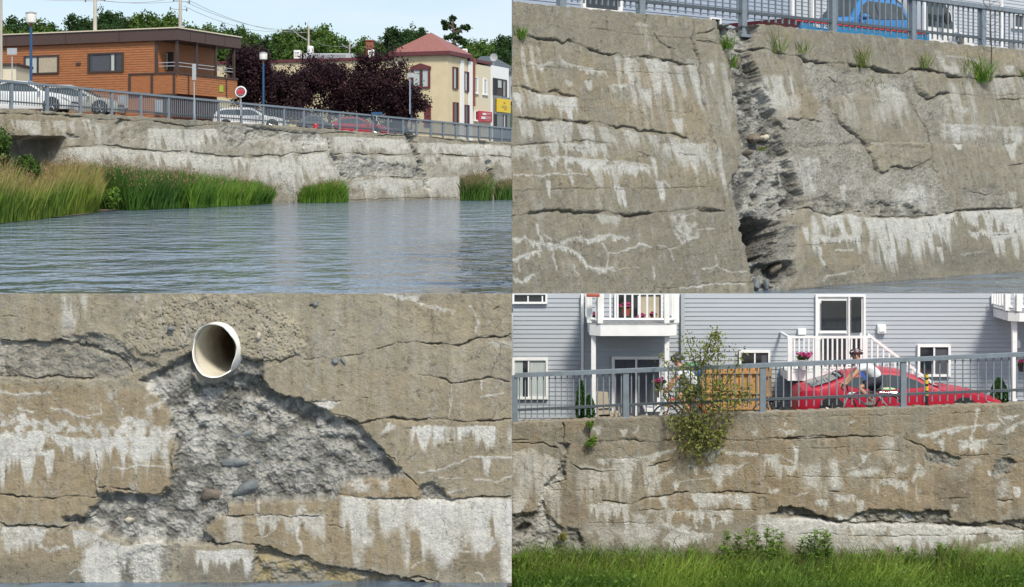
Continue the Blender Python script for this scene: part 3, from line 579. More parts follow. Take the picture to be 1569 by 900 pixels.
CR(a((1400,290),(1460,300),(1530,295),(1569,305)), 2.2, 9, 5, 9, .7); CR(b_((0,295),(60,310),(150,335),(220,345),(260,370),(400,380),(520,385),(590,400),(650,400),(740,435),(840,445),(900,415),(1000,420),(1070,435),(1140,460),(1200,470),(1290,470),(1400,460),(1500,465),(1569,460)), 2.4, 10, 6, 9, .8)
CR(a((1440,340),(1480,420),(1540,520),(1569,580)), 2.2, 8, 0, 9, .5); CR(b_((0,595),(40,650),(90,730),(150,800)), 2.2, 8, 0, 9, .6); CR(b_((390,460),(440,500),(455,550)), 1.2, 5); CR(b_((400,600),(410,680),(480,760),(540,800),(590,840),(640,885)), 2.0, 7, 4, 6, .6)
CR(b_((860,480),(880,560),(910,650),(960,740),(1000,800),(1030,885)), 1.4, 6, 0, 8, .4); CR(b_((905,480),(950,560),(1000,600),(1060,560),(1120,560)), 1.8, 7, 4, 6, .6); CR(b_((1095,600),(1090,740)), 1.2, 5); CR(b_((140,715),(230,720),(300,720),(370,740)), 1.2, 5, 3)
CR(b_((1310,560),(1350,700),(1390,800)), 2.2, 5, 0, 8, .4); CR(b_((1310,590),(1400,600),(1569,600)), 1.1, 4, 2); CR(b_((1100,560),(1320,580),(1569,570)), .7, 2.5)
CR(d_((600,0),(650,70),(680,150),(720,175),(800,135),(880,155),(940,120)), 1.7, 7, 4, 6, .5); CR(d_((1020,0),(1020,140),(1080,220),(1085,280)), 1.3, 5); CR(d_((1105,180),(1150,220),(1160,310),(1170,400)), 1.7, 6); CR(d_((1200,280),(1330,310),(1380,290)), 1, 4); CR(d_((1450,130),(1561,125)), 1.2, 4, 3)
CR(c_((0,430),(60,430),(120,415),(250,400),(400,410),(520,410),(640,420),(700,430),(860,415),(960,405),(1090,390),(1190,400),(1280,410)), 3.0, 9, 5, 12, .65)
CR(c_((0,285),(400,270),(690,275),(860,268),(1220,260)), .9, 3, 0, 5, .3); CR(c_((0,28),(260,25),(600,35)), .7, 2.5); CR(c_((600,0),(630,100)), .9, 3); CR(c_((750,50),(830,75)), 1, 4); CR(c_((950,60),(1110,72)), 1.1, 4)
CR(c_((1130,665),(1360,640)), .9, 3, 0, 4, .4); CR(c_((170,690),(580,665),(900,640),(1320,515)), .5, 1.5); CR(c_((870,870),(1060,855),(1240,835),(1480,840)), .8, 3, 2, 5, .2)
CR(d_((560,400),(640,430),(760,440),(900,435),(1000,430),(1080,420),(1200,400),(1370,390),(1561,380)), 2.0, 7, 4, 10, .5); CR(d_((240,610),(540,595),(780,585)), .8, 2.5, 0, 4, .3); CR(d_((1090,680),(1160,680)), 1, 4); CR(d_((1410,550),(1480,545)), 1.2, 5); CR(d_((1000,20),(1010,70)), 1, 4)
CR([(1195,325),(1215,315),(1240,318),(1275,330),(1300,322)], 2.5, 8, 4, 8, .6)
w2.spall(d_((620,360),(720,350),(800,350),(960,400),(1000,430),(760,435),(650,410)), 4, 6, 3, .6, 6, .7); w2.spall(d_((260,340),(400,310),(540,370),(560,410),(420,410),(300,400)), 4, 6, 4, .6, 6, .6)
w2.spall(d_((0,430),(80,470),(230,480),(200,600),(180,780),(150,860),(0,880)), 3, 5, 5, .8, 8, .4)
# colour of the old faces
w2.tint('brown', a((20,260),(700,380),(1140,440),(1200,760),(1200,880),(560,740),(0,690)), .55, 15, 2, 30); w2.tint('brown', c_((0,30),(400,60),(1200,100),(1250,260),(0,280)), .45, 15, 2, 25); w2.tint('brown', b_((20,520),(340,560),(350,700),(160,720),(100,640)), .6, 10)
w2.tint('brown', d_((100,480),(400,430),(600,450),(600,720),(220,800)), .4, 12, 2, 20); w2.tint('grime', a((0,20),(1200,110),(1250,260),(1100,380),(0,210)), .14, 15); w2.tint('grime', b_((0,160),(1000,260),(1000,400),(0,290)), .16, 10)
w2.tint('grime', c_((0,440),(1300,430),(1450,800),(1100,830),(0,900)), .22, 15, 2, 40); w2.tint('grime', d_((600,580),(900,560),(1200,620),(1561,640),(1561,770),(200,860),(240,700)), .45, 14, 2, 40)
w2.tint('grime', b_((0,600),(90,720),(160,820),(60,885),(0,885)), .4, 8, 2, 10)
w2.tint('brown', b_((1100,290),(1569,330),(1569,390),(1100,320)), .6, 6)
CU, DR, WA, VE = w2.curtain, w2.drip, w2.wash, w2.vein
CU(a((0,560),(100,565),(230,575),(400,600)), 38, .95, 7, gap=.25); CU(a((680,365),(800,355),(950,372),(1130,400)), 95, .7, 9, gap=.35); DR(*a((850,360))[0], 12, 60, .7); DR(*a((700,380))[0], 6, 85, .6); DR(*a((815,540))[0], 8, 32, .8); DR(*a((1010,400))[0], 7, 60, .5)
CU(a((0,730),(300,735),(600,780),(1080,850)), 40, .6, 5, gap=.35); WA(784, 830, 70, 190, .6); WA(930, 1000, 85, 190, .55, fs=8); WA(960, 1100, 90, 220, .35); WA(1100,1130,95,230,.5)
CU(c_((0,20),(60,10),(330,0),(600,0)), 30, .6, 6); CU(c_((900,0),(1200,0)), 60, .7, 7); DR(*c_((1230,20))[0], 5, 90, .7); CU(c_((150,90),(400,85),(600,110),(830,140)), 26, .95, 6, gap=.25); VE(c_((150,92),(300,80),(450,95),(620,110),(800,125),(840,150)), 1.8, .8)
VE(c_((20,190),(120,190),(190,205),(240,180),(320,190),(400,175),(450,185)), 1.3, .8); DR(*c_((215,220))[0], 4, 32, .95); DR(*c_((345,150))[0], 4, 30, .8); DR(*c_((610,120))[0], 9, 40, .8); DR(*c_((632,245))[0], 5, 38, 1); DR(*c_((665,265))[0], 4.5, 36, 1); DR(*c_((845,80))[0], 4, 40, .9); DR(*c_((885,220))[0], 7, 38, .95); VE(c_((910,215),(945,260)), 1.5, .9); DR(*c_((505,120))[0], 10, 45, .6)
DR(*c_((1080,80))[0], 6, 30, .4); CU(c_((480,430),(660,430)), 20, .6, 5); w2.tint('white', c_((960,430),(1110,420),(1115,560),(1030,600),(980,540)), .75, 4, 2, 8); VE(c_((980,540),(1020,600),(1060,580),(1110,560)), 2, .8)
VE(c_((150,490),(165,550),(200,600),(240,610),(290,600),(330,625),(380,650),(430,690),(470,740),(520,750),(600,752)), 2.0, .95, 9); VE(c_((0,570),(50,575),(80,560),(120,590),(200,610)), 1.8, .9, 10); VE(c_((200,545),(240,580),(250,680),(270,755)), 1.4, .8); VE(c_((0,700),(60,675),(140,650),(180,645)), 1.7, .9, 8); VE(c_((35,690),(40,770)), 1.4, .9); VE(c_((0,810),(60,830),(130,790)), 2.3, .9, 5); DR(*c_((225,590))[0], 7, 16, .9)
VE(c_((290,595),(350,570),(420,565),(470,580),(560,550),(640,560),(700,565)), 1.7, .9, 8); VE(c_((540,600),(580,660),(650,650),(740,625),(770,600),(830,620)), 1.4, .85); VE(c_((580,660),(572,740)), 1.2, .7); VE(c_((880,612),(940,630),(1000,630)), 1.1, .7); VE(c_((950,635),(975,700)), 1, .7); VE(c_((600,770),(700,745),(760,742)), .9, .6); VE(c_((852,750),(858,810)), 1.6, .8); VE(c_((1150,750),(1230,740),(1300,770),(1410,775)), 1.2, .8); VE(c_((1225,670),(1230,740),(1180,770)), 1, .7); VE(c_((1010,870),(1240,840),(1400,845)), 1.4, .7); VE(c_((370,730),(405,795)), 1, .7); VE(c_((410,530),(425,590)), 1, .7); VE(c_((1120,520),(1220,515)), 1.1, .6)
VE(a((815,150),(818,230),(835,330)), 2, .7); VE(a((760,145),(830,160)), 2, .5); VE(a((290,350),(340,390),(430,410),(560,440),(580,470)), 1.6, .6, 8); VE(a((110,380),(170,400),(240,380)), 2, .6, 10); DR(*a((465,490))[0], 6, 18, .8); VE(a((580,520),(700,515)), 1.6, .6, 12); DR(*a((1010,720))[0], 8, 26, .85); VE(a((900,490),(950,500)), 1.5, .6); CU(a((230,450),(390,500)), 10, .6, 4)
DR(*a((1210,385))[0], 5, 20, .7); WA(1165, 1230, 115, 190, .9, fs=7); w2.tint('white', b_((1030,300),(1150,380),(1260,400),(1270,440),(1120,450),(1060,390)), .8, 5, 2, 12); CU(b_((690,500),(760,500),(860,560)), 50, .5, 8); WA(1280, 1350, 135, 210, .45, fs=6); DR(*b_((700,620))[0], 5, 40, .3)
DR(*b_((1160,750))[0], 9, 30, .9); VE(b_((1120,630),(1180,660),(1230,660)), 2, .6, 8); WA(1440, 1569, 125, 215, .5); CU(b_((1380,470),(1569,470)), 45, .5, 6); CU(b_((1440,800),(1569,800)), 30, .6, 5); VE(b_((1100,340),(1220,350),(1300,380)), 2, .6); DR(*b_((1480,400))[0], 8, 14, .8); CU([(1440,190),(1480,190),(1569,195)],30,.5,5)
WA(1195, 1270, 240, 310, .8, fs=6); DR(*d_((480,250))[0], 5, 30, .9); CU(d_((780,270),(1040,290)), 45, .6, 6); DR(*d_((1480,0))[0], 8, 30, .8); DR(*d_((1165,0))[0], 8, 12, .9); WA(1380, 1440, 280, 330, .7, fs=5); DR(*d_((1490,290))[0], 6, 30, .5)
CU(d_((280,430),(500,420),(620,445),(900,450),(1170,410),(1370,400),(1561,385)), 55, .98, 6, gap=.2); CU(d_((620,445),(760,450),(900,450),(1100,430)), 75, .9, 5, gap=.3)
for zx, zy, wd, ln in ((690,450,6,44),(800,470,9,60),(870,470,9,68),(905,520,7,52),(960,450,7,40),(985,520,6,40),(1050,620,5,30),(1250,420,7,24),(1340,420,8,40),(1380,540,6,40),(1420,540,6,38),(1470,430,7,34),(1500,540,6,46),(330,620,4,28),(250,500,5,26)): DR(*d_((zx, zy))[0], wd, ln, .95)
VE(d_((320,560),(370,560),(400,580),(450,570),(475,530),(500,560),(550,565)), 2.8, .95, 12); VE(d_((395,500),(395,560)), 1.5, .8); VE(d_((555,450),(585,540)), 1.2, .8); VE(d_((300,630),(330,630),(350,700),(370,730)), 1.8, .9); VE(d_((440,645),(530,640)), 1.8, .9); VE(d_((360,820),(400,790),(540,770)), 1.2, .7); VE(d_((1230,530),(1280,545),(1310,520),(1350,545),(1400,540),(1480,540)), 2, .9, 8); VE(d_((1180,670),(1330,650)), 1.2, .4); VE(d_((930,520),(1000,540),(1050,545),(1080,570)), 2, .8)
w2.tint('white', d_((180,80),(300,70),(330,300),(260,320)), .4, 8, 2, 10)
w2.tint('damp', [(1195,446),(1215,441.5),(1590,413.5),(1590,430),(1195,460)], .5, 1.5, .4)
conc2 = concrete_mat('concrete_tall', 34/FP, tan=(.30,.275,.205), brown=(.34,.275,.175), bumpd=.03, white=(.58,.59,.57))
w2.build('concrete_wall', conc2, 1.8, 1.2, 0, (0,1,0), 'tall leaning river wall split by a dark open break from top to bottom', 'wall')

# ---- lower right: the wall under the cyclists
YB = 24.5
w3 = Relief((0, YB, 0), (0, -1, .0), 784.5, 1660, [(784,648),(1180,632),(1660,615.6)], [(784,905),(1660,905)], 1.0, 0, 37, 2.4)
a, b_, c_, d_ = Z(784,450,3.962), Z(1170,450,3.932), Z(784,670,3.914), Z(1170,670,3.912)
w3.spall(c_((0,470),(120,460),(160,430),(190,360),(240,290),(320,250),(310,180),(330,90),(350,50),(290,40),(320,100),(300,150),(270,230),(200,300),(180,380),(220,480),(300,540),(400,560),(430,640),(440,720),(360,760),(160,760),(70,720),(0,690)), 6, 6, 4, .9, 11, .4, .3)
w3.spall(c_((20,560),(80,520),(110,540),(90,590),(50,610)), 10, 5, 3, .8, 7, .9)
w3.spall(d_((40,470),(100,425),(240,430),(330,470),(450,500),(520,510),(440,515),(280,490),(180,480)), 10, 6, 2, .9, 6, .75); w3.spall(d_((500,505),(560,460),(640,440),(760,440),(900,450),(1100,440),(1120,510),(1300,520),(1561,500),(1561,560),(1480,530),(1200,535),(900,520),(640,515)), 7, 6, 3, .8, 6, .6)
w3.spall(d_((970,80),(1090,90),(1180,130),(1150,180),(1080,175),(980,160)), 4, 4, 3, .9, 6, .35); w3.spall(d_((1400,145),(1450,120),(1510,150),(1470,190),(1460,220),(1380,240),(1370,210)), 5, 4, 3, .9, 6, .4); w3.spall(c_((500,40),(700,30),(820,20),(700,10)), 2, 2, 3, .4)
CR = w3.crack
CR(a((0,885),(100,891)), 1, 4); CR(c_((0,30),(60,35),(130,38),(190,30),(230,60),(290,68)), 1.4, 6, 3); CR(a((315,780),(315,891)), 1.4, 6, 0, 6, .6); CR(a((470,790),(470,891)), 1.2, 5, 0, 6, .5)
CR(c_((700,20),(860,30),(960,15),(1060,18),(1200,5),(1300,15),(1450,22),(1550,5)), 1.7, 7, 4, 8, .7); CR(b_((0,885),(50,870),(180,870),(310,855),(420,865),(620,860),(800,860)), 1.6, 7, 4, 8, .7)
CR(c_((490,90),(500,30),(600,25),(700,20)), 1.2, 5); CR(c_((480,70),(520,120),(760,130),(840,130)), .8, 3); CR(c_((780,185),(860,170),(910,150),(950,140)), 1.7, 7, 3); CR(c_((350,150),(420,195),(560,205),(640,200)), 1.3, 5, 3); CR(c_((200,305),(260,280),(330,255)), 1.3, 5, 3)
CR(c_((540,385),(600,385),(720,400),(800,365),(900,355),(1000,335),(1100,330),(1200,335),(1300,325),(1380,330),(1550,340)), 1.4, 5, 3, 8, .5); CR(c_((180,320),(500,318)), .7, 2.5, 0, 5, .3); CR(c_((760,435),(1000,440),(1400,435),(1550,430)), .9, 3, 1); CR(c_((0,470),(100,465),(160,440),(180,380)), 1.6, 6)
CR(c_((450,520),(640,512),(920,518)), .8, 3); CR(c_((1400,100),(1405,320)), .8, 2.5, 0, 5, .25); CR(b_((640,740),(640,885)), .7, 2.5, 0, 5, .25); CR(b_((0,740),(300,745),(640,735),(1000,730),(1569,700)), .7, 2.5, 0, 5, .25)
CR(d_((0,25),(60,10),(300,8),(520,0)), 1.5, 6, 3); CR(d_((0,72),(200,68),(480,65),(720,60)), .8, 3); CR(d_((640,85),(750,75),(820,85)), .9, 3); CR(d_((840,10),(930,45),(1000,80),(1100,95),(1180,110)), 1.2, 5, 2); CR(d_((1180,110),(1330,105),(1500,110)), .8, 3); CR(d_((1360,48),(1440,45)), 1, 4)
CR(d_((390,325),(500,330),(560,350),(600,380)), 1.2, 4, 2); CR(d_((1040,365),(1100,375),(1240,365)), 1.4, 5, 2); CR(d_((1400,385),(1490,380)), 1.2, 5); CR(d_((0,240),(130,240),(300,235),(620,250),(860,250)), .8, 2.5, 0, 5, .3); CR(d_((120,260),(140,230)), 1.6, 5)
CR(d_((30,475),(200,480),(330,480),(420,510),(560,518),(700,512),(840,520),(960,518),(1150,530),(1330,540),(1450,520),(1561,560)), 2.0, 9, 6, 9, .7); CR(d_((0,590),(300,580),(600,595),(1000,590),(1561,580)), .8, 3, 1, 5, .3); CR(d_((560,680),(700,680)), 1, 4)
w3.tint('brown', [(784,640),(1590,612),(1590,800),(1180,790),(1150,800),(784,800)], .62, 12, 2, 40); w3.tint('brown', [(1000,690),(1590,660),(1590,790),(1180,780),(1000,800)], .5, 12, 2, 30); w3.tint('grime', [(784,652),(1190,632),(1190,670),(784,676)], .15, 6)
w3.tint('grime', c_((190,300),(360,215),(610,210),(600,380),(440,400),(390,500),(230,490)), .35, 12, 2, 50); w3.drip(*c_((400,200))[0], 11, 80, .35, 'grime'); w3.drip(*c_((100,120))[0], 9, 55, .4, 'grime'); w3.tint('grime', d_((1040,230),(1260,230),(1250,500),(1040,440)), .4, 10, 2, 40); w3.tint('grime', d_((1360,240),(1480,240),(1460,380),(1370,380)), .35, 8); w3.tint('grime', c_((1200,20),(1550,10),(1550,130),(1150,110)), .22, 8)
CU, DR, WA, VE = w3.curtain, w3.drip, w3.wash, w3.vein
CU(c_((0,90),(120,60),(300,150)), 110, .55, 6); CU(c_((0,370),(90,375)), 30, 1, 8, gap=.0); WA(784, 860, 700, 790, .5); CU(c_((460,400),(560,395),(710,400)), 60, .95, 7, gap=.15); w3.tint('white', c_((720,450),(910,445),(905,600),(760,600)), .7, 5, 2, 20)
w3.tint('white', c_((440,540),(700,520),(900,540),(900,700),(700,700),(560,710),(440,640)), .6, 14, 3, 22); CU(c_((600,125),(760,130),(900,180)), 75, .7, 5); WA(880, 990, 720, 790, .5); CU(c_((460,205),(600,210)), 40, .6, 5)
VE(c_((400,175),(500,190),(600,200)), 2, .6); CU(c_((500,130),(600,130)), 16, .7, 4); w3.tint('white', c_((800,120),(860,100),(880,80),(900,100),(860,140),(820,150)), .85, 3); VE(c_((640,125),(760,125),(860,100),(980,75)), 1.4, .75, 5); VE(c_((820,270),(870,250),(930,215),(980,180)), 1.6, .7, 7); DR(*c_((985,270))[0], 5, 16, .95); DR(*c_((825,270))[0], 5, 8, .9)
w3.tint('white', c_((1210,175),(1275,175),(1275,260),(1240,305),(1205,260)), .95, 3, 2); CU(c_((1050,172),(1210,178),(1360,180)), 14, .85, 4); VE(c_((1150,100),(1250,80),(1330,95),(1470,100)), 2.2, .8, 8); VE(c_((1180,215),(1280,170),(1360,185),(1410,160)), 1.4, .7); DR(*c_((1195,110))[0], 7, 14, .8); VE(c_((980,270),(1050,265),(1140,255),(1200,245)), 1.3, .6)
CU(c_((860,350),(1100,335),(1430,345)), 26, .85, 6, gap=.3); w3.tint('white', c_((1280,350),(1430,360),(1430,430),(1380,430)), .85, 5, 2, 12); CU(c_((920,440),(1180,445),(1330,445)), 20, .85, 4); VE(c_((920,440),(1100,440),(1320,448)), 1.3, .7); VE(c_((1100,460),(1090,500),(1105,550)), 1.7, .9); DR(*c_((1210,485))[0], 5, 20, 1); VE(c_((1230,520),(1280,495)), 1.6, .8)
VE(c_((920,520),(1000,560),(1080,590),(1200,590)), 3, .95, 12); w3.tint('white', c_((980,560),(1030,515),(1075,550),(1060,580),(1150,570),(1130,610),(1070,600),(1040,660),(980,640),(910,620)), 1, 3, 2); CU(c_((900,620),(1050,600)), 20, .9, 5); CU(c_((0,180),(120,200)), 60, .6, 5)
w3.tint('white', [(784,835),(830,800),(900,840),(1040,850),(1060,870),(784,870)], .35, 10, 2, 18); w3.tint('white', c_((900,695),(1010,695),(1060,710),(1050,740),(900,730)), .8, 4); CU(c_((1470,470),(1550,460)), 60, .9, 7, gap=.0); VE(c_((1430,540),(1480,515),(1550,520)), 2, .7); w3.tint('white', c_((1290,580),(1400,570),(1550,600),(1550,640),(1300,640)), .7, 6, 2, 10)
CU(d_((0,105),(100,110)), 34, .8, 7, gap=.1); DR(*d_((195,55))[0], 4, 40, .95); w3.tint('white', d_((230,170),(360,180),(370,140),(455,135),(445,230),(470,290),(400,330),(250,300)), .85, 7, 2, 30); WA(1225, 1290, 710, 775, .6); VE(d_((470,200),(560,180),(640,100)), 1.4, .6); VE(d_((0,110),(100,110),(200,165),(230,170)), 1.4, .6); CU(d_((80,165),(210,170)), 28, .7, 5)
w3.tint('white', d_((490,220),(560,190),(700,185),(870,165),(860,200),(720,230),(560,235)), .85, 4, 2, 9); w3.tint('white', d_((710,0),(805,0),(800,260),(720,250)), .55, 8, 1.5, 30); CU(d_((640,255),(870,260)), 18, .8, 5); CU(d_((760,280),(860,285)), 12, .95, 6); VE(d_((930,170),(915,220),(890,270)), 2.2, .9); DR(*d_((600,105))[0], 5, 13, .8); w3.tint('white', d_((920,170),(970,180),(960,240),(920,230)), .6, 4)
w3.tint('white', d_((1020,40),(1080,10),(1085,60),(1070,90),(1050,50)), .95, 3); CU(d_((1170,25),(1260,25),(1340,25)), 18, .95, 4, gap=.1); DR(*d_((1243,0))[0], 3, 26, 1); VE(d_((1170,30),(1350,22)), 1.7, .9); w3.tint('white', d_((1215,120),(1330,110),(1320,220),(1220,230)), .65, 4, 2, 14); DR(*d_((1415,130))[0], 8, 9, .95, slant=0)
DR(*d_((1358,205))[0], 5, 9, 1); w3.tint('white', d_((1400,230),(1470,260),(1470,490),(1400,500)), .55, 8, 1.5, 14); DR(*d_((1517,300))[0], 7, 20, .95); VE(d_((30,300),(40,330),(90,320)), 2, .8, 6); VE(d_((195,355),(270,330)), 1.5, .8); CU(d_((300,380),(390,370)), 15, .9, 4); DR(*d_((578,375))[0], 7, 26, .85); CU(d_((420,340),(560,350)), 14, .7, 4); VE(d_((915,290),(920,370)), 1.3, .6); CU(d_((910,385),(960,380)), 8, .9, 4); DR(*d_((1150,400))[0], 6, 14, .8)
CU(d_((0,490),(200,485),(330,490),(480,520),(700,520),(960,525),(1150,535),(1330,545),(1561,560)), 40, .98, 10, gap=.05); w3.tint('white', d_((0,500),(420,510),(700,525),(1000,530),(1020,600),(900,640),(640,680),(500,700),(0,640)), .7, 7, 2, 30); w3.tint('yel', d_((0,500),(700,530),(1300,560),(1200,700),(0,640)), .18, 15)
VE(d_((1060,630),(1110,625),(1140,600)), 2, .8, 7); w3.tint('white', d_((1440,660),(1561,615),(1561,660),(1480,700),(1440,700)), .95, 3, 2, 9); CU(d_((1240,690),(1300,640),(1440,620),(1561,600)), 22, .85, 6, gap=.1); w3.tint('white', d_((550,690),(900,690),(1280,700),(1280,740),(560,740)), .8, 5, 2, 9); w3.tint('white', d_((420,470),(500,470),(620,500),(600,510),(440,505)), .9, 3, 2); w3.tint('white', d_((820,510),(850,470),(900,490),(910,515)), .95, 3, 2)
VE(b_((930,850),(1000,855),(1080,830),(1160,810),(1280,800),(1420,790)), 2.2, .8, 8); VE(b_((1245,885),(1270,810),(1290,700)), 1.8, .85); VE(b_((90,825),(190,830)), 2, .8, 8); VE(b_((120,800),(130,780)), 2, .8, 6); VE(b_((510,785),(540,775)), 2, .8); VE(b_((1410,700),(1420,750),(1450,790)), 1.6, .6); VE(b_((1440,840),(1500,800),(1569,770)), 2, .6, 8); VE(b_((1450,745),(1540,742)), 2, .8, 5); VE(a((480,820),(545,815)), 3, .7, 10); DR(*a((680,825))[0], 6, 14, .8); w3.tint('white', a((740,840),(770,810),(760,850)), .7, 3); w3.tint('white', a((1450,840),(1485,830),(1485,860),(1460,862)), .7, 3)
conc3 = concrete_mat('concrete_street', YB/FP, tan=(.38,.335,.25), brown=(.36,.275,.17), bumpd=.02)
w3.build('concrete_wall', conc3, .22, 1.1, 0, None, 'tan concrete wall with a blue grey railing and cyclists above and tall grass at its foot', 'wall')

# ---- upper left: the long wall running away along the river
UL0, UL1 = (-35.6, 109.0), (0.0, 171.0)
dUL = Vector((UL1[0]-UL0[0], UL1[1]-UL0[1], 0)).normalized(); nUL = Vector((dUL.y, -dUL.x, 0))
w4 = Relief((*UL0, 0), (nUL.x, nUL.y, .12), -60, 800, [(-60,159),(0,166),(400,190.5),(784,219),(800,220)], [(-60,328),(0,326),(430,314),(800,305)], .9, .22, 51, 1.5)
a, b_ = Z(0,170,3.9125), Z(380,170,3.884)
w4.spall(a((60,152),(380,155),(395,165),(410,320),(380,330),(60,330),(60,250)), 40, 1, 1, .3, 8, .6, 0, .3); w4.tint('grime', a((60,152),(380,155),(395,165),(400,320),(60,330)), .75, 1, .5)  # culvert mouth coloured dark, standing in for deep shade
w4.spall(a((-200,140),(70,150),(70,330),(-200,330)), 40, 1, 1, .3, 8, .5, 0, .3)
w4.spall(b_((520,290),(650,275),(800,310),(900,320),(1000,335),(1040,345),(1030,390),(960,398),(870,390),(740,378),(650,405),(590,420),(560,350)), 2.2, 2, 2.5, .8, 4, .15, .25)
w4.spall(a((1320,78),(1460,80),(1600,95),(1700,140),(1569,170),(1450,200),(1400,230),(1340,180)), 1.8, 2, 3, .7, 4, .15, .3); w4.spall(b_((0,95),(350,125),(450,140),(470,190),(300,215),(210,170),(0,170)), 1.8, 2, 3, .7, 4, .15, .4)
w4.spall(b_((930,145),(1000,145),(1010,190),(960,195)), 4, 4, 2, .7, 4, .8); w4.spall(b_((480,170),(500,240),(540,300),(600,420),(560,400),(510,290),(480,230)), 4, 4, 2, .9, 4, .4); w4.spall(b_((975,210),(1010,240),(1030,300),(1060,400),(1080,470),(1050,450),(1010,330)), 4, 4, 2, .9, 4, .6); w4.spall(b_((1410,300),(1440,300),(1470,400),(1480,470),(1440,420)), 5, 4, 2, .9, 4, .8); w4.spall(b_((1370,175),(1420,180),(1420,220),(1390,210)), 3, 3, 2, .7, 4, .3)
w4.spall(a((700,60),(740,60),(760,90),(720,100),(690,80)), 3, 3, 2, .7, 4, .4); w4.spall(a((400,130),(480,155),(480,165),(410,160)), 3, 3, 2, .7, 4, .3)
CR = w4.crack
CR(a((-100,15),(120,18),(400,25),(430,35),(500,38),(560,48),(640,55),(720,50),(800,65),(850,55),(940,65),(1010,75),(1120,95),(1200,90),(1320,80)), 1.2, 5, 2, 4, .7); CR(a((400,215),(500,215),(600,205),(690,210),(760,222),(850,232),(1000,247),(1050,240),(1250,258),(1330,272),(1420,275),(1565,278)), 1.0, 4, 2, 5, .6)
CR(b_((0,262),(60,272),(130,262),(200,268),(260,250),(340,255),(400,245),(470,240)), 1.0, 4, 2, 5, .6); CR(b_((500,255),(540,258),(600,248),(650,255),(730,262),(780,255),(830,265),(900,262),(970,258),(1060,260),(1160,257),(1280,268),(1340,278),(1400,270),(1430,265),(1569,275)), 1.1, 4.5, 2.5, 4, .7)
CR(a((400,25),(405,120),(400,230),(410,320)), .7, 2, 0, 3, .4); CR(a((765,60),(768,150),(775,220)), .6, 2, 0, 3, .4); CR(b_((720,150),(740,180),(738,255),(760,300)), .8, 3, 0, 3, .5); CR(b_((900,170),(930,240),(970,255)), .6, 2); CR(b_((1120,180),(1140,210),(1140,255)), .8, 3); CR(b_((0,180),(40,240)), .8, 3); CR(b_((330,190),(345,290),(370,400)), .7, 2, 0, 3, .4); CR(b_((300,255),(340,290)), 1, 3)
CR(b_((0,95),(200,120),(400,140),(560,125),(700,145),(860,145),(950,150)), .8, 3, 1.5, 4, .5); CR(b_((1000,150),(1200,170),(1300,185),(1569,200)), .8, 3, 1.5, 4, .5); CR(b_((600,430),(640,400),(700,390),(860,395),(950,400),(1000,390)), 1, 3.5, 2, 4, .5); CR(a((0,150),(160,150),(400,155)), .8, 2)
CR(b_((200,440),(600,530),(900,520),(1260,515)), .4, 1, 1.5, 3, .2)
w4.tint('brown', [(-60,170),(110,178),(108,205),(-60,205)], .6, 5); w4.tint('brown', [(100,180),(784,235),(784,300),(400,300),(100,260)], .25, 6, 2, 20); w4.tint('brown', b_((600,420),(1260,400),(1569,420),(1569,510),(600,530)), .35, 6, 2, 12)
CU, WA = w4.curtain, w4.wash
CU(a((60,50),(240,60),(400,60)), 26, .7, 5); CU(a((410,60),(520,50),(600,80)), 30, .7, 4); CU(a((400,225),(600,215),(850,240),(1050,250),(1330,280),(1565,285)), 30, .98, 7, gap=.1); CU(a((400,225),(600,215)), 40, .95, 8, gap=.0); CU(a((880,110),(1000,110),(1180,110),(1310,110)), 42, .9, 6, gap=.15)
CU(b_((0,280),(250,280),(340,260),(480,250)), 42, .9, 5, gap=.15); CU(b_((150,180),(300,180),(470,160)), 30, .6, 5); CU(b_((500,150),(720,160),(940,170)), 30, .85, 6, gap=.15); CU(b_((740,180),(900,180),(960,200)), 22, .9, 8, gap=.0); CU(b_((1010,190),(1120,190),(1280,200),(1400,200),(1569,210)), 24, .9, 6, gap=.1); CU(b_((580,260),(780,270),(990,270)), 16, .7, 5)
CU(b_((1040,270),(1290,275),(1569,280)), 22, .7, 4); CU(b_((620,420),(800,400),(1000,410),(1260,400)), 30, .75, 3.5, gap=.2); CU(b_((1060,400),(1260,390)), 34, .9, 5, gap=.1); CU(b_((400,150),(470,160)), 24, .9, 6); CU(b_((0,300),(380,310),(540,330)), 50, .6, 4, gap=.3); WA(560, 784, 275, 304, .6, fs=3); w4.tint('grime', [(100,300),(430,308),(784,299),(784,306),(430,316)], .35, 2, 1)
w4.tint('white', [(100,185),(784,228),(784,300),(500,303),(100,270)], .35, 6, 2, 7)
conc4 = concrete_mat('concrete_far', 135/FP, tan=(.37,.335,.25), brown=(.33,.265,.17), bumpd=.1, white=(.70,.69,.64))
w4.build('concrete_wall', conc4, 2.7, .8, 1.0, None, 'long pale river wall running away behind the reeds below the street', 'wall')
# ---------------------------------------------------------------- foliage builders
def np_mesh(name, V, F, mtl, attrs=None, root=None, smooth=False):
    me = bpy.data.meshes.new(name); k = F.shape[1]; off = np.array([0., 0, 0])
    r = root
    while r is not None: off = off+np.array(r.location); r = r.parent
    me.vertices.add(len(V)); me.vertices.foreach_set('co', (V-off).ravel()); me.loops.add(F.size); me.polygons.add(len(F))
    me.loops.foreach_set('vertex_index', F.ravel().astype(np.int32)); me.polygons.foreach_set('loop_start', (np.arange(len(F))*k).astype(np.int32))
    me.update(calc_edges=True)
    for nm, a in (attrs or {}).items():
        t = me.attributes.new(nm, 'FLOAT', 'POINT'); t.data.foreach_set('value', a.astype(np.float32))
    me.materials.append(mtl); o = bpy.data.objects.new(name, me); C.objects.link(o)
    if root is not None: o.parent = root
    if smooth: me.polygons.foreach_set('use_smooth', [True]*len(F))
    return o
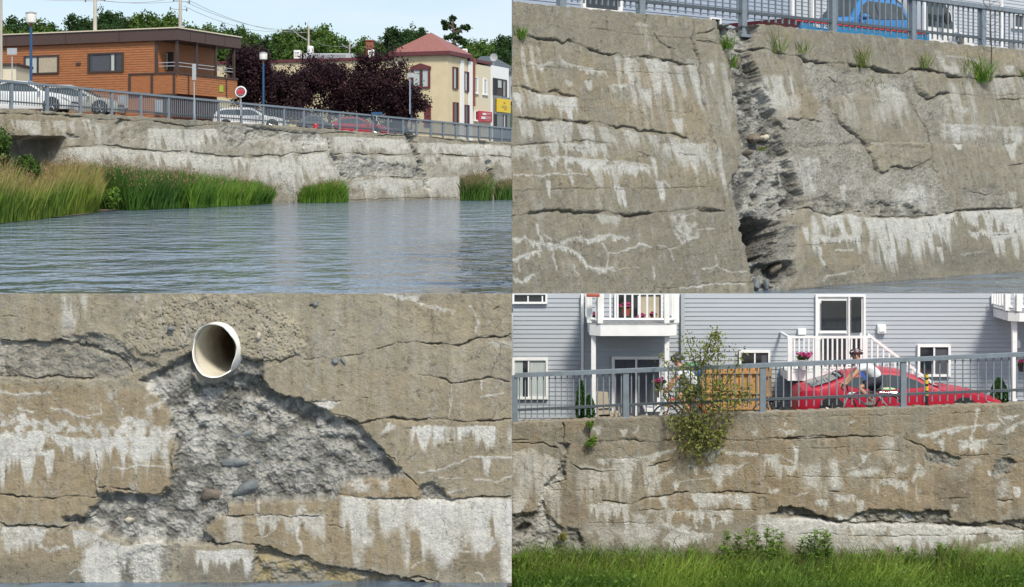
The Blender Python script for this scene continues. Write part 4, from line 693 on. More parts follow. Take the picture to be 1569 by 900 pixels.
def leaf_arrays(P, size, rng, asp=.6, droop=.3):
    n = len(P); a = rng.uniform(0, 2*np.pi, n); tl = rng.normal(0, .6, n)-droop
    d = np.stack([np.cos(a)*np.cos(tl), np.sin(a)*np.cos(tl), np.sin(tl)], 1)
    u = rng.normal(size=(n, 3)); e = np.cross(d, u); e /= np.linalg.norm(e, axis=1)[:, None]+1e-9
    s = (size*rng.uniform(.6, 1.35, n))[:, None]
    V = np.stack([P-d*s*.5, P+e*s*asp*.5, P+d*s*.5, P-e*s*asp*.5], 1).reshape(-1, 3)
    return V, np.arange(n*4).reshape(n, 4)
def crown_points(c, rad, n, rng, lobes=9, clumps=90, cs=.16, hollow=.55):
    """points of a crown: clumps of leaves gathered on a handful of uneven lobes"""
    c = np.array(c, float); rad = np.array(rad, float)
    L0 = rng.normal(size=(lobes, 3)); L0 /= np.linalg.norm(L0, axis=1)[:, None]; L0 *= rng.uniform(.2, .68, lobes)[:, None]; L0[:, 2] *= .85
    lr = rng.uniform(.26, .5, lobes)
    k = rng.integers(0, lobes, clumps); q = rng.normal(size=(clumps, 3)); q /= np.linalg.norm(q, axis=1)[:, None]; q *= (rng.uniform(hollow, 1, clumps)*lr[k])[:, None]
    cc = L0[k]+q; csz = rng.uniform(.5, 1.3, clumps)*cs
    j = rng.integers(0, clumps, n); p = cc[j]+rng.normal(size=(n, 3))*csz[j][:, None]*.55
    var = np.clip(rng.uniform(0, 1, clumps)[j]*.7+rng.uniform(0, .3, n), 0, 1)
    return c+p*rad, var
def limbs(mb, base, c, rad, r0, rng, n=7):
    base = Vector(base); c = Vector(c); fork = base.lerp(c, .55)
    mb.tube([base, base.lerp(fork, .5)+Vector((rng.normal()*r0*.5, 0, 0)), fork, c], [r0, r0*.8, r0*.6, r0*.2], 8)
    for i in range(n):
        a = rng.uniform(0, 6.28); e = c+Vector((math.cos(a)*rad[0]*.6, math.sin(a)*rad[1]*.6, rng.uniform(-.2, .6)*rad[2]))
        s = base.lerp(c, rng.uniform(.45, .85)); m = s.lerp(e, .5)+Vector((0, 0, -.06*rad[2]))
        mb.tube([s, m, e], [r0*.4, r0*.25, r0*.08], 5)
def make_tree(name, label, base, c, rad, n, size, lm, seed, cat='tree', group=None, lobes=9, clumps=90, cs=.16, r0=None, bark='bark', hollow=.5, asp=.6):
    rng = np.random.default_rng(seed); root = empty(name, base, label, cat, group)
    P, var = crown_points(c, rad, n, rng, lobes, clumps, cs, hollow); V, F = leaf_arrays(P, size, rng, asp)
    np_mesh('crown', V, F, lm, {'var': np.repeat(var, 4)}, root)
    mb = MB(); limbs(mb, base, c, rad, r0 or rad[0]*.07, rng); mb.build('trunk', MT[bark], root, smooth=True)
    return root
def blades(name, base, h, width, rng, mtl, lean=.25, root=None, bend=.35, tip0=.6, var=None, wind=0):
    """grass or reeds: each blade a tapering, bending strip; base Nx3, h N"""
    n = len(base); a = rng.uniform(0, 2*np.pi, n); ln = np.abs(rng.normal(0, lean, n)); b = rng.uniform(.1, bend, n)
    d = np.stack([np.cos(a)+wind, np.sin(a), np.zeros(n)], 1); wv = np.stack([-np.sin(a+.9), np.cos(a+.9), np.zeros(n)], 1)*width*rng.uniform(.6, 1.3, n)[:, None]
    V = []; T = []
    for t, wf in ((0, .8), (.35, 1), (.7, .75), (1, .08)):
        p = base+d*((ln*t+b*t*t)*h)[:, None]; p = p+np.array([0, 0, 1])*(h*(t-.25*b*t*t))[:, None]
        V += [p-wv*wf*.5, p+wv*wf*.5]; T += [np.full(n, t)]*2
    V = np.stack(V, 1); T = np.stack(T, 1); i0 = (np.arange(n)*8)[:, None]
    F = np.concatenate([i0+np.array([[0, 1, 3, 2]]), i0+np.array([[2, 3, 5, 4]]), i0+np.array([[4, 5, 7, 6]])], 0)
    if var is None: var = rng.uniform(0, 1, n)
    tip = np.clip((T-tip0)/(1-tip0+1e-6), 0, 1)
    return np_mesh(name, V.reshape(-1, 3), F, mtl, {'var': np.repeat(var, 8), 'tip': tip.ravel()}, root)
LM = dict(
 green=leaf_mat('tree_leaves', (.03,.075,.014), (.12,.20,.035)), dark=leaf_mat('dark_leaves', (.016,.045,.014), (.06,.12,.03)), lime=leaf_mat('lime_leaves', (.06,.12,.02), (.15,.22,.04)),
 purple=leaf_mat('purple_leaves', (.012,.005,.009), (.062,.026,.034)), shrub=leaf_mat('shrub_leaves', (.03,.07,.015), (.12,.20,.04)), sapling=leaf_mat('sapling_leaves', (.09,.12,.025), (.30,.31,.085)),
 reed=leaf_mat('reed_blades', (.035,.10,.014), (.14,.26,.03)), reed_tan=leaf_mat('reed_blades_dry_tips', (.07,.15,.02), (.20,.26,.04), c2=(.34,.24,.10)), reed_dark=leaf_mat('dark_reed_blades', (.03,.085,.014), (.09,.19,.025)),
 clump=leaf_mat('clump_blades', (.05,.13,.015), (.17,.30,.03)), clump_tan=leaf_mat('clump_blades_brown_tips', (.04,.10,.015), (.09,.17,.03), c2=(.22,.20,.10)),
 plume=leaf_mat('seed_heads', (.20,.11,.08), (.38,.26,.16)), meadow=leaf_mat('meadow_blades', (.05,.12,.016), (.25,.36,.05)), meadow_dry=leaf_mat('meadow_seed_stalks', (.17,.12,.08), (.30,.22,.12)), weed=leaf_mat('weed_leaves', (.07,.16,.02), (.20,.32,.05)),
 cedar=leaf_mat('cedar_leaves', (.015,.06,.012), (.06,.14,.03)), pink=leaf_mat('pink_petals', (.45,.03,.16), (.60,.12,.30)))

# ---------------------------------------------------------------- river and land
def water_mat():
    m, nt, b = M_new('river_water'); N = nt.nodes.new; Lk = nt.links.new
    t = N('ShaderNodeTexCoord').outputs['Object']
    def nz(scale, det, sc, rough=.5, dist=0):
        mp = N('ShaderNodeMapping'); mp.inputs['Scale'].default_value = sc; mp.inputs['Rotation'].default_value = (0, 0, .25); Lk(t, mp.inputs[0])
        n = N('ShaderNodeTexNoise'); n.inputs['Scale'].default_value = scale; n.inputs['Detail'].default_value = det; n.inputs['Roughness'].default_value = rough; n.inputs['Distortion'].default_value = dist
        Lk(mp.outputs[0], n.inputs[0]); return n.outputs[0]
    def M(op, a, c):
        x = N('ShaderNodeMath'); x.operation = op
        for i, q in ((0, a), (1, c)):
            if isinstance(q, (int, float)): x.inputs[i].default_value = q
            else: Lk(q, x.inputs[i])
        return x.outputs[0]
    h = M('ADD', M('MULTIPLY', nz(.62, 3, (1, .8, 1), .5, .4), 1.3), M('MULTIPLY', nz(3.2, 2, (1, .8, 1), .5), .14))
    h = M('ADD', h, M('MULTIPLY', nz(.18, 2, (1, 1, 1)), 1.2))
    bp = N('ShaderNodeBump'); bp.inputs['Strength'].default_value = 1; bp.inputs['Distance'].default_value = .42
    Lk(h, bp.inputs['Height']); Lk(bp.outputs[0], b.inputs['Normal'])
    b.inputs['Base Color'].default_value = (.125, .17, .225, 1); b.inputs['Roughness'].default_value = .075; b.inputs['IOR'].default_value = 1.333
    return m
rv = MB(); rv.poly([(-260,-30,0),(-.03,-30,0),(-.03,28.4,0),(120,28.4,0),(120,400,0),(-260,400,0)]); tag(rv.build('river', water_mat()), kind='structure')
rb = MB(); rb.box(-.4,-.04,-30,28.3,-5.5,-.04); tag(rb.build('riverbank_wall', MT['soil']), kind='structure')
FU = Frame(UL0, UL1); TU = .9            # the far wall's top edge lies this far behind its foot
def ztop(s): return 7.18-.0167*s
gr = MB()
def strip(mb, s0, s1, prof, n=12):
    for i in range(n):
        a0 = s0+(s1-s0)*i/n; a1 = s0+(s1-s0)*(i+1)/n
        for (t0, z0), (t1, z1) in zip(prof, prof[1:]):
            mb.quad(FU.W(a0, t0, ztop(a0)+z0), FU.W(a1, t0, ztop(a1)+z0), FU.W(a1, t1, ztop(a1)+z1), FU.W(a0, t1, ztop(a0)+z1))
strip(gr, -60, 110, [(2.6,-.95),(13,-.88)]); tag(gr.build('street', MT['asphalt']), kind='structure')
pv = MB(); strip(pv, -60, 110, [(13,-.88),(13.02,-.74),(16,-.72)]); tag(pv.build('pavement', MT['grey']), kind='structure')
ld = MB(); strip(ld, -60, 110, [(16,-.73),(60,-.5)]); tag(ld.build('ground', MT['asphalt']), kind='structure')
hl = MB(); N_ = 24
for i in range(N_):
    for j in range(8):
        def hz(x, y): return 5+ (max(0, y-235)/150)**1.0*17 + 1.5*math.sin(x*.05)+math.sin(x*.11+y*.03) if y > 235 else 4.5
        X0, X1 = -330+i*16, -314+i*16; Y0, Y1 = 215+j*35, 250+j*35
        hl.quad((X0,Y0,hz(X0,Y0)),(X1,Y0,hz(X1,Y0)),(X1,Y1,hz(X1,Y1)),(X0,Y1,hz(X0,Y1)))
tag(hl.build('hill', MT['hill'], smooth=True), kind='structure')
# ---- railings
def railing(label, pts, posts_w, rail_h, mid, drop, nb, mtl, cap=1.0):
    """pts: (foot, head) of each post in world space"""
    root = empty('railing', pts[0][0], label, 'railing')
    for (b, t) in pts:
        d = (pts[1][0]-pts[0][0]).normalized(); n = Vector((d.y, -d.x, 0)).normalized(); d = Vector((d.x, d.y, 0)).normalized(); w2_ = posts_w/2
        mb = MB(); q = [b-d*w2_-n*w2_*.8, b+d*w2_-n*w2_*.8, b+d*w2_+n*w2_*.8, b-d*w2_+n*w2_*.8]
        up = t-b; mb.hexa(q+[p+up for p in q]); fb = .05*up.length
        mb.hexa([b+d*a*posts_w*1.1+n*c_*posts_w*.75+Vector((0,0,z)) for z in (0, fb) for a, c_ in ((-1,-1),(1,-1),(1,1),(-1,1))])
        mb.build('post', mtl, root, bevel=posts_w*.05)
    tr = MB(); md = MB()
    for (b0, t0), (b1, t1) in zip(pts, pts[1:]):
        d = (t1-t0).normalized(); n = Vector((d.y, -d.x, 0)).normalized()
        def beam(mb, p, q, hh, ww):
            z = Vector((0, 0, hh/2)); mb.hexa([p-n*ww/2-z, q-n*ww/2-z, q+n*ww/2-z, p+n*ww/2-z, p-n*ww/2+z, q-n*ww/2+z, q+n*ww/2+z, p+n*ww/2+z])
        beam(tr, t0+d*.001, t1-d*.001, rail_h, posts_w*1.15)
        g = posts_w*.5
        beam(md, b0.lerp(t0, mid)+d*g, b1.lerp(t1, mid)-d*g, rail_h*.62, rail_h*.7)
        bl = MB()
        for k in range(nb):
            f = (k+.75)/(nb+.5); a = b0.lerp(b1, f); e = t0.lerp(t1, f); lo = a.lerp(e, mid-drop); hi = e-Vector((0,0,rail_h*.5)); r = rail_h*.15
            bl.hexa([lo+d*x+n*(y+rail_h*.0)+Vector((0,0,0)) for x, y in ((-r,-r),(r,-r),(r,r),(-r,r))]+[hi+d*x+n*y for x, y in ((-r,-r),(r,-r),(r,r),(-r,r))])
        bl.build('baluster_panel', mtl, root)
    tr.build('top_rail', mtl, root); md.build('middle_rail', MT['steel_dark'], root)
    return root
pp = []
for x in [-75,-29,17,72,123,171,215.5,258,297.6,335,369.6,403,435,465,493.6,520,546,571,594,617,638,660,679,698.6,716.6,734,751,768,783,797]:
    ty = 123.9+.0935*x; by = 165.5+.0685*x+1.5
    a_, z0 = FU.at(x, by, TU+.45); _, z1 = FU.at(x, ty, TU+.45); pp.append((FU.W(a_, TU+.45, z0-.15), FU.W(a_, TU+.45, z1)))
railing('long blue grey steel railing on the far wall before the brown building', pp, .22, .16, .34, .10, 13, MT['steel'])

# ---- vehicles
KIND = {
 'sedan': dict(belt=[(0,.50),(.02,.64),(.14,.69),(.3,.66),(.70,.63),(.86,.58),(.97,.50),(1,.38)], roof=[(.15,.69),(.27,.90),(.36,.99),(.46,1),(.56,.97),(.64,.84),(.735,.63)], win=[(.22,.70),(.29,.87),(.37,.93),(.54,.92),(.62,.81),(.70,.66),(.5,.665)]),
 'coupe': dict(belt=[(0,.36),(.012,.50),(.03,.61),(.16,.66),(.3,.655),(.68,.64),(.76,.61),(.84,.56),(.925,.46),(.985,.37),(1,.28)], roof=[(.05,.62),(.16,.76),(.24,.905),(.34,.985),(.44,1),(.525,.96),(.59,.86),(.64,.74),(.69,.65)], win=[(.20,.77),(.27,.88),(.36,.935),(.45,.94),(.52,.91),(.58,.82),(.62,.71),(.5,.67),(.3,.665)]),
 'hatch': dict(belt=[(0,.38),(.015,.60),(.1,.64),(.7,.61),(.82,.58),(.93,.50),(.985,.42),(1,.30)], roof=[(.015,.62),(.07,.90),(.14,.975),(.3,1),(.48,.99),(.56,.93),(.64,.80),(.73,.62)], win=[(.09,.70),(.12,.87),(.2,.91),(.50,.91),(.57,.84),(.66,.66),(.4,.655)]),
 'van': dict(belt=[(0,.38),(.015,.55),(.7,.58),(.84,.55),(.93,.48),(.985,.40),(1,.28)], roof=[(.012,.56),(.05,.86),(.10,.97),(.25,1),(.48,.99),(.58,.90),(.68,.74),(.80,.56)], win=[(.07,.66),(.09,.85),(.15,.89),(.48,.89),(.57,.82),(.70,.63),(.4,.62)]),
}
def make_car(name, label, paint, kind, Ln, H, Wd, loc, rz, wheels=(.19,.815), group=None, flip=False):
    k = KIND[kind]; root = empty(name, loc, label, 'car', group, rz); rf = [(0, 0)]
    def bz(u): return np.interp(u, *zip(*k['belt']))*H
    def rz_(u):
        us, zs = zip(*k['roof']); return max(bz(u), np.interp(u, us, zs)*H) if us[0] <= u <= us[-1] else bz(u)
    def hw(u):
        e = min(u, 1-u); return Wd/2*(1-.22*max(0, 1-e/.09)**2)
    def side(u, z):
        b = bz(u); w_ = hw(u)
        if z <= b: return w_*(.985-.03*((z/b-.62)/.5)**2) if z > 0 else w_*.9
        return w_*.96-.36*(z-b)
    us = sorted(set(list(np.linspace(0, 1, 41))+[q[0] for q in k['belt']+k['roof']])); mb = MB(); M_ = 15
    for u in us:
        b, t = bz(u), rz_(u); z0 = H*.13; ring = []
        for z in (z0, H*.22, H*.36, b*.8, b): ring.append((side(u, z) if z > z0 else hw(u)*.93, z))
        if t-b > .03*H: ring += [(side(u, t-.02*H), t-.02*H), (side(u, t)*.86, t+.008*H)]
        else: ring += [(hw(u)*.90, t+.012*H), (hw(u)*.7, t+.03*H)]
        cyc = [(x, z) for x, z in ring]+[(0, ring[-1][1]+.012*H)]+[(-x, z) for x, z in ring[::-1]]
        for y, z in cyc: mb.v.append(((u-.5)*Ln, y, z))
    n = len(us)
    for i in range(n-1):
        for j in range(M_-1):
            a = i*M_+j; mb.f.append((a, a+1, a+M_+1, a+M_))
        mb.f.append((i*M_+M_-1, i*M_, (i+1)*M_, (i+1)*M_+M_-1))
    mb.f.append(tuple(range(M_))); mb.f.append(tuple((n-1)*M_+j for j in range(M_))[::-1])
    mb.build('body', paint, root, smooth=True, local=True)
    for sg in (-1, 1):
        w_ = MB(); pts = k['win']; outp = [((u-.5)*Ln, sg*(side(u, z*H)+.012*H), z*H) for u, z in pts]; inn = [(x, y-sg*.04*H, z) for x, y, z in outp]
        w_.poly(outp); m_ = len(pts)
        for i in range(m_): w_.quad(outp[i], outp[(i+1) % m_], inn[(i+1) % m_], inn[i])
        w_.build('side_window', MT['glass_car'], root, local=True)
        um = [p for p in pts if .35 < p[0] < .6]; pl = MB(); uc = .43
        zt = max(p[1] for p in pts)*H; zb_ = bz(uc)*1.02
        pl.hexa([((uc-.5)*Ln+dx, sg*(side(uc, z)+.012*H+dy), z) for z in (zb_, zt) for dx, dy in ((-.012*Ln/4,0),(.012*Ln/4,0),(.012*Ln/4,.01),(-.012*Ln/4,.01))]); pl.build('door_pillar', MT['black'], root, local=True)
        for u in (.33, .52):
            hd = MB(); hd.box((u-.5)*Ln-.02*Ln, (u-.5)*Ln+.02*Ln, sg*side(u, bz(u)*.88)-.01, sg*side(u, bz(u)*.88)+.012*H+.01, bz(u)*.86, bz(u)*.90); hd.build('door_handle', paint, root, local=True)
        for u in (.30, .60):
            sm = MB(); zz_ = np.linspace(.24*H, bz(u)*.985, 6); sm.tube([((u-.5)*Ln, sg*(side(u, z)+.001*H), z) for z in zz_], .006*H, 4); sm.build('door_seam', MT['black'], root, local=True)
        mi = MB(); um_ = k['win'][-2][0]; zz = bz(um_)+.04*H; mi.ball(((um_-.5)*Ln, sg*(hw(um_)+.07*H), zz), .055*H, 10, 7, (1, 1.3, .8)); mi.build('mirror', paint, root, smooth=True, local=True)
        hl_ = MB(); uu = [.90,.93,.965,.985]
        lo = [((u-.5)*Ln, sg*(side(u, (bz(u)-q_*H))+.006*H), bz(u)-q_*H) for u, q_ in ((.90,.045),(.93,.10),(.975,.12),(.985,.07),(.95,.05))]
        hl_.poly(lo); hl_.poly([(x, y+sg*.008*H, z) for x, y, z in lo]); 
        for i in range(5): hl_.quad(lo[i], lo[(i+1) % 5], tuple(np.array(lo[(i+1) % 5])+[0, sg*.008*H, 0]), tuple(np.array(lo[i])+[0, sg*.008*H, 0]))
        hl_.build('headlight', MT['headlight'], root, local=True)
        tl = MB(); lo = [((u-.5)*Ln, sg*(side(u, z*H)+.008*H), z*H) for u, z in ((.008,.50),(.07,.53),(.085,.60),(.02,.59))]; tl.poly(lo); tl.poly([(x, y-sg*.03*H, z) for x, y, z in lo]); 
        for i in range(4): tl.quad(lo[i], lo[(i+1) % 4], tuple(np.array(lo[(i+1) % 4])-[0, sg*.03*H, 0]), tuple(np.array(lo[i])-[0, sg*.03*H, 0]))
        tl.build('taillight', MT['tail'], root, local=True)
        for u in wheels:
            r = .235*H; cxw = (u-.5)*Ln; yo = sg*hw(u)*.985
            ar = MB(); ar.lathe([(r*1.10, -.03*H), (r*1.10, .004*H)], (cxw, yo, r*1.05), 'y', 28); ar.build('wheel_arch', MT['dark'], root, local=True)
            wh = MB(); wh.lathe([(r*.6, sg*-.10*H), (r*.96, sg*-.09*H), (r, sg*-.04*H), (r, sg*.008*H), (r*.93, sg*.02*H), (r*.62, sg*.014*H)], (cxw, yo, r), 'y', 28); wo = wh.build('wheel', MT['rubber'], root, local=True, smooth=True)
            rm = MB(); rm.lathe([(r*.66, sg*.006*H), (r*.66, sg*.0165*H), (r*.1, sg*.012*H)], (cxw, yo, r), 'y', 24); rm.torus((cxw, yo+sg*.016*H, r), r*.6, r*.05, 'y', 24, 6)
            for q in range(5):
                a = q*1.2566+.3; rm.tube([(cxw, yo+sg*.018*H, r), (cxw+math.cos(a)*r*.6, yo+sg*.018*H, r+math.sin(a)*r*.6)], r*.075, 6)
            rmo = rm.build('rim', MT['chrome'], root, local=True); rmo.parent = wo
    for nm, ua, ub in (('windscreen', k['roof'][-3][0], k['roof'][-1][0]-.005), ('rear_window', k['roof'][0][0]+.02, k['roof'][2][0]-.01)):
        ws = MB(); uu = np.linspace(ua, ub, 14)
        for u0, u1 in zip(uu, uu[1:]):
            def pt(u, f): return ((u-.5)*Ln, f*side(u, rz_(u))*.84, rz_(u)+(.034 if f else .048)*H)
            ws.quad(pt(u0,-1), pt(u1,-1), pt(u1,0), pt(u0,0)); ws.quad(pt(u0,0), pt(u1,0), pt(u1,1), pt(u0,1))
        ws.build(nm, MT['glass_car'], root, local=True)
    bp_ = MB(); bp_.box(.46*Ln, .497*Ln, -Wd*.28, Wd*.28, H*.17, H*.27); bp_.build('grille', MT['black'], root, local=True)
    return root
ang = math.atan2(dUL.y, dUL.x)
def ul_car(name, label, paint, kind, x0, x1, ytop, t, H, rz=0.0, flip=False):
    s, _ = FU.at(x1, ytop, TU+.9+(t-3.6)*.5); Yc = FU.W(s, TU+.9+(t-3.6)*.5, 0).y; Ln = (x1-x0)/FP*Yc; c = at((x0+x1)/2, ytop, Yc+Ln*.18); Ln = (x1-x0)/FP*c.y
    z = EYE-(ytop-HY)/FP*c.y-H
    make_car(name, label, paint, kind, Ln, H, Ln*.36, (c.x, c.y, z), rz + (math.pi if flip else 0))
ul_car('parked_car', 'white saloon car behind the railing at the far left of the street', MT['car_white'], 'sedan', -40, 116, 125, 3.6, 2.45)
ul_car('parked_car', 'champagne minivan behind the railing beside the blue lamp post', MT['car_silver'], 'van', 42, 186, 131, 8.0, 2.5)
ul_car('parked_car', 'white hatchback behind the railing just right of the round red sign', MT['car_white'], 'hatch', 328, 441, 165.5, 4.5, 2.1)
ul_car('parked_car', 'dark grey car behind the railing between the white hatchback and the red car', MT['car_grey'], 'sedan', 455, 512, 176, 9, 2.0)
ul_car('parked_car', 'red saloon car behind the railing in front of the purple trees', MT['car_red'], 'sedan', 494, 598, 180, 4.5, 2.0)
ul_car('parked_car', 'small white car behind the railing beyond the red saloon', MT['car_white'], 'sedan', 566, 640, 187, 7.5, 1.95)

# ---- windows
def window(fr, x0, y0, x1, y1, t, root, fw=2.2, topf=True, frame='white', pane='glass', mull=(), name='window', curt=None, dep=.06, sill=None, rails=()):
    """a framed window given by its outer edge in photo pixels on a facade at depth t"""
    mb = MB(); s_ = fr.at(x0, y0, t)[0]; e_ = fr.at(x1, y0, t)[0]; xm = (x0+x1)/2
    z1 = fr.at(xm, y0, t)[1]; z0 = fr.at(xm, y1, t)[1]; k = (z1-z0)/(y1-y0); f = fw*k; kx = (e_-s_)/(x1-x0); fx = max(fw*kx, .35*f)
    for a0, a1, b0, b1 in ((s_, s_+fx, z0, z1), (e_-fx, e_, z0, z1), (s_+fx, e_-fx, z1-(f if topf else .01), z1), (s_+fx, e_-fx, z0, z0+f)): fr.box(mb, a0, a1, t-dep, t+.02, b0, b1)
    for m in mull:
        c = fr.at(m, y0, t)[0]; fr.box(mb, c-fx*.35, c+fx*.35, t-dep*.8, t-.005, z0+f, z1-f)
    for m in rails:
        c = fr.at(xm, m, t)[1]; fr.box(mb, s_+fx, e_-fx, t-dep*.7, t-.006, c-f*.35, c+f*.35)
    w_ = mb.build(name, MT[frame], root)
    g = MB(); fr.box(g, s_+fx, e_-fx, t-dep*.35, t-.012, z0+f, z1-f); go = g.build('pane', MT[pane], root); go.parent = w_; go.location = (0,0,0)
    if curt:
        for (cx0, cx1, cm) in curt:
            c = MB(); c0 = fr.at(cx0, y0, t)[0]; c1 = fr.at(cx1, y0, t)[0]; fr.box(c, max(c0, s_+fx), min(c1, e_-fx), t-dep*.35-.004, t-dep*.35, z0+f*1.0, z1-f*1.0); co = c.build('curtain', MT[cm], root); co.parent = w_
    if sill: 
        sl = MB(); fr.box(sl, s_-fx, e_+fx, t-dep*1.6, t+.01, z0-f*sill, z0-.002); so = sl.build('sill', MT[frame], root); so.parent = w_
    return w_
def siding(fr, t, a0, a1, z0, z1, pitch, mtl, root, name='wall', depth=.25, lap=.018, cut=None):
    m = MB(); n = int((z1-z0)/pitch)+1
    for i in range(n):
        zb = z0+i*pitch; zt = min(zb+pitch, z1)
        if zt-zb < .005: continue
        m.hexa([fr.W(a0,t-lap,zb), fr.W(a1,t-lap,zb), fr.W(a1,t+depth,zb), fr.W(a0,t+depth,zb), fr.W(a0,t,zt-.0005), fr.W(a1,t,zt-.0005), fr.W(a1,t+depth,zt-.0005), fr.W(a0,t+depth,zt-.0005)])
    return m.build(name, mtl, root)
# ---- brown building
cA = Vector((-28.9, 135, 0)); dl = Vector((.9285, -.3714, 0)).normalized(); FL = Frame((cA-dl*30)[:2], cA[:2]); dr = Vector((.3714, .9285, 0)).normalized(); FR = Frame(cA[:2], (cA+dr*10)[:2]); Lc = 30.0
bb = empty('brown_building', (cA.x-10, cA.y+6, 5.0), 'long orange brown wooden building with a dark flat roof band and a corner balcony', 'building')
s1 = FL.at(240, 90)[0]; ZT = 14.1
siding(FL, 0, -4, s1, 5, ZT, .21, MT['wood'], bb, depth=9.6, lap=.035)
siding(FL, 1.5, s1+.003, Lc-2.3, 9.95, ZT, .21, MT['wood'], bb, 'inner_wall', depth=8.1, lap=.035)
m = MB(); FL.box(m, s1+.003, Lc-2.6, 2.5, 9.4, 5, 9.78); m.build('lower_wall', MT['brick'], bb)
m = MB(); FL.box(m, -4.3, Lc+.3, -.3, 9.9, ZT+.003, 15.1); fa = m.build('roof_band', MT['fascia'], bb)
m = MB(); FL.box(m, -4.4, Lc+.4, -.4, 10, 15.103, 15.2); rc = m.build('roof_edge', MT['cream2'], bb)
m = MB()
for x in (12, 103, 185): a0 = FL.at(x, 60)[0]; FL.box(m, a0, a0+.08, -.33, -.3, ZT, 15.1)
for x in (287, 310, 340): a0 = FR.at(x, 60)[0]; FR.box(m, a0, a0+.08, -.33, -.3, ZT, 15.1)
m.build('roof_band_joint', MT['frame_brown'], bb)
m = MB(); FL.box(m, s1+.003, Lc, 0, 9.6, 9.8, 9.94); m.build('balcony_floor', MT['frame_brown'], bb)
zp = 11.2; m = MB(); a0 = FL.at(200, 120)[0]; FL.box(m, a0, Lc-.003, -.12, -.003, 9.5, zp); m.build('balcony_parapet', MT['wood'], bb); siding(FR, -.09, 0, 9.6, 9.5, zp, .21, MT['wood'], bb, 'balcony_parapet', depth=.12, lap=.03)
m = MB(); FL.box(m, a0-.1, Lc+.2, -.2, -.121, zp, zp+.14); FR.box(m, 0, 9.7, -.2, -.121, zp, zp+.14); FL.box(m, a0-.1, Lc+.1, -.16, -.121, 9.35, 9.5)
for x in (200, 234, 268): q = FL.at(x, 120)[0]; FL.box(m, q-.12, q+.12, -.17, -.121, 9.5, zp)
for x in (287, 345): q = FR.at(x, 120)[0]; FR.box(m, q-.08, q+.08, -.17, -.121, 9.5, zp)
m.build('balcony_trim', MT['frame_brown'], bb)
for x in (271, 300.5, 330, 358):
    q = FR.at(x, 100)[0]; m = MB(); FR.box(m, q-.1, q+.12, -.1, .1, zp+.145, ZT-.003); m.build('balcony_post', MT['frame_brown'], bb)
m = MB(); FL.box(m, s1-.15, s1+.15, -.08, -.003, zp+.15, ZT-.003); m.build('corner_trim', MT['frame_brown'], bb)
m = MB()
for z in (11.9, 12.2): FR.box(m, .2, 9.4, 0, .05, z-.03, z+.03); FL.box(m, s1+.2, Lc-.15, .02, .07, z-.03, z+.03)
m.build('balcony_rail', MT['galv'], bb)
window(FL, 37.5, 85, 91, 114, 0, bb, 2.4, True, 'frame_brown', 'glass', (58,), curt=[(40,57,'curtain'),(60,90,'beige')], dep=.12)
window(FL, 135, 81, 190, 111.5, 0, bb, 2.6, True, 'frame_brown', 'glass', (177,), curt=[(142,168,'curtain_dark'),(171,176,'curtain')], dep=.12)
window(FL, 243.5, 80, 266, 109, 1.5, bb, 1.5, True, 'dark', 'glass', (250,258), curt=[(251,257,'curtain')])
window(FR, 270, 84, 300, 114, 2.3, bb, 1.3, True, 'dark', 'glass', (278,286,293), curt=[(280,284,'curtain'),(288,293,'white')]); window(FR, 306, 93, 327, 121, 2.3, bb, 1.2, True, 'dark', 'glass', (316,), curt=[(307,314,'curtain')])
m = MB(); FL.pbox(m, 116, 96, 123, 100, -.1, -.003); m.build('wall_vent', MT['frame_brown'], bb)
m = MB(); FR.pbox(m, 336.5, 131, 342, 141, -.16, -.121); m.build('green_emblem', mat('lime_paint', (.30,.42,.04), .6), bb)
m = MB(); q = FL.at(160, 160)[0]
for x0, x1, y0 in ((181,192,146),(238,245,153)): FL.pbox(m, x0, y0, x1, y0+20, -.5, -.003)
m.build('meter_box', MT['galv'], bb)
# ---- small beige building and pole at the far left
bs = empty('beige_annex', at(0, 165, 128), 'low beige flat roofed annex at the left edge under the tall pole', 'building'); FB = Frame((-60,128),(-40,128))
m = MB(); FB.pbox(m, -90, 101, 24.5, 175, 0, 4); m.build('wall', MT['cream2'], bs); m = MB(); FB.pbox(m, -92, 97, 26, 101, -.2, 4.2); m.build('roof', MT['frame_brown'], bs)
# ---- cream building with red roof
cB = Vector((-7.6, 185, 0)); dl = Vector((.9396, -.3426, 0)).normalized(); CLF = Frame((cB-dl*40)[:2], cB[:2]); dr = Vector((.3426, .9396, 0)).normalized(); CRF = Frame(cB[:2], (cB+dr*10)[:2])
cb = empty('cream_building', (cB.x-8, cB.y+6, 5.0), 'cream two storey building with a red pyramid roof over its corner', 'building')
def zpx(fr, x, y, t=0): return fr.at(x, y, t)[1]
zc = 16.65; sE = CLF.at(604, 84)[0]; k1 = CRF.at(716, 88)[0]; k2 = CRF.at(752, 98)[0]; k3 = CRF.at(731, 98)[0]
m = MB(); CLF.box(m, sE, 40, 0, k1, 5, zc); m.build('corner_wall', MT['cream'], cb)
m = MB(); CLF.box(m, 8, sE-.003, .3, k1, 5, zc-.35); m.build('wall', MT['cream'], cb)
m = MB(); CRF.box(m, k1+.003, k3, .05, 12, 5, zc-.25); m.build('side_wall', MT['cream'], cb); m = MB(); CRF.box(m, k3+.003, k2, .02, 12, 5, zc-.45); m.build('side_wall', MT['cream2'], cb)
m = MB(); CLF.box(m, 7.8, sE-.05, .1, k1, zc-.345, zc+.0); CRF.box(m, k1+.4, k2, -.12, 12, zc-.24, zc+.12); m.build('cornice', MT['maroon'], cb)
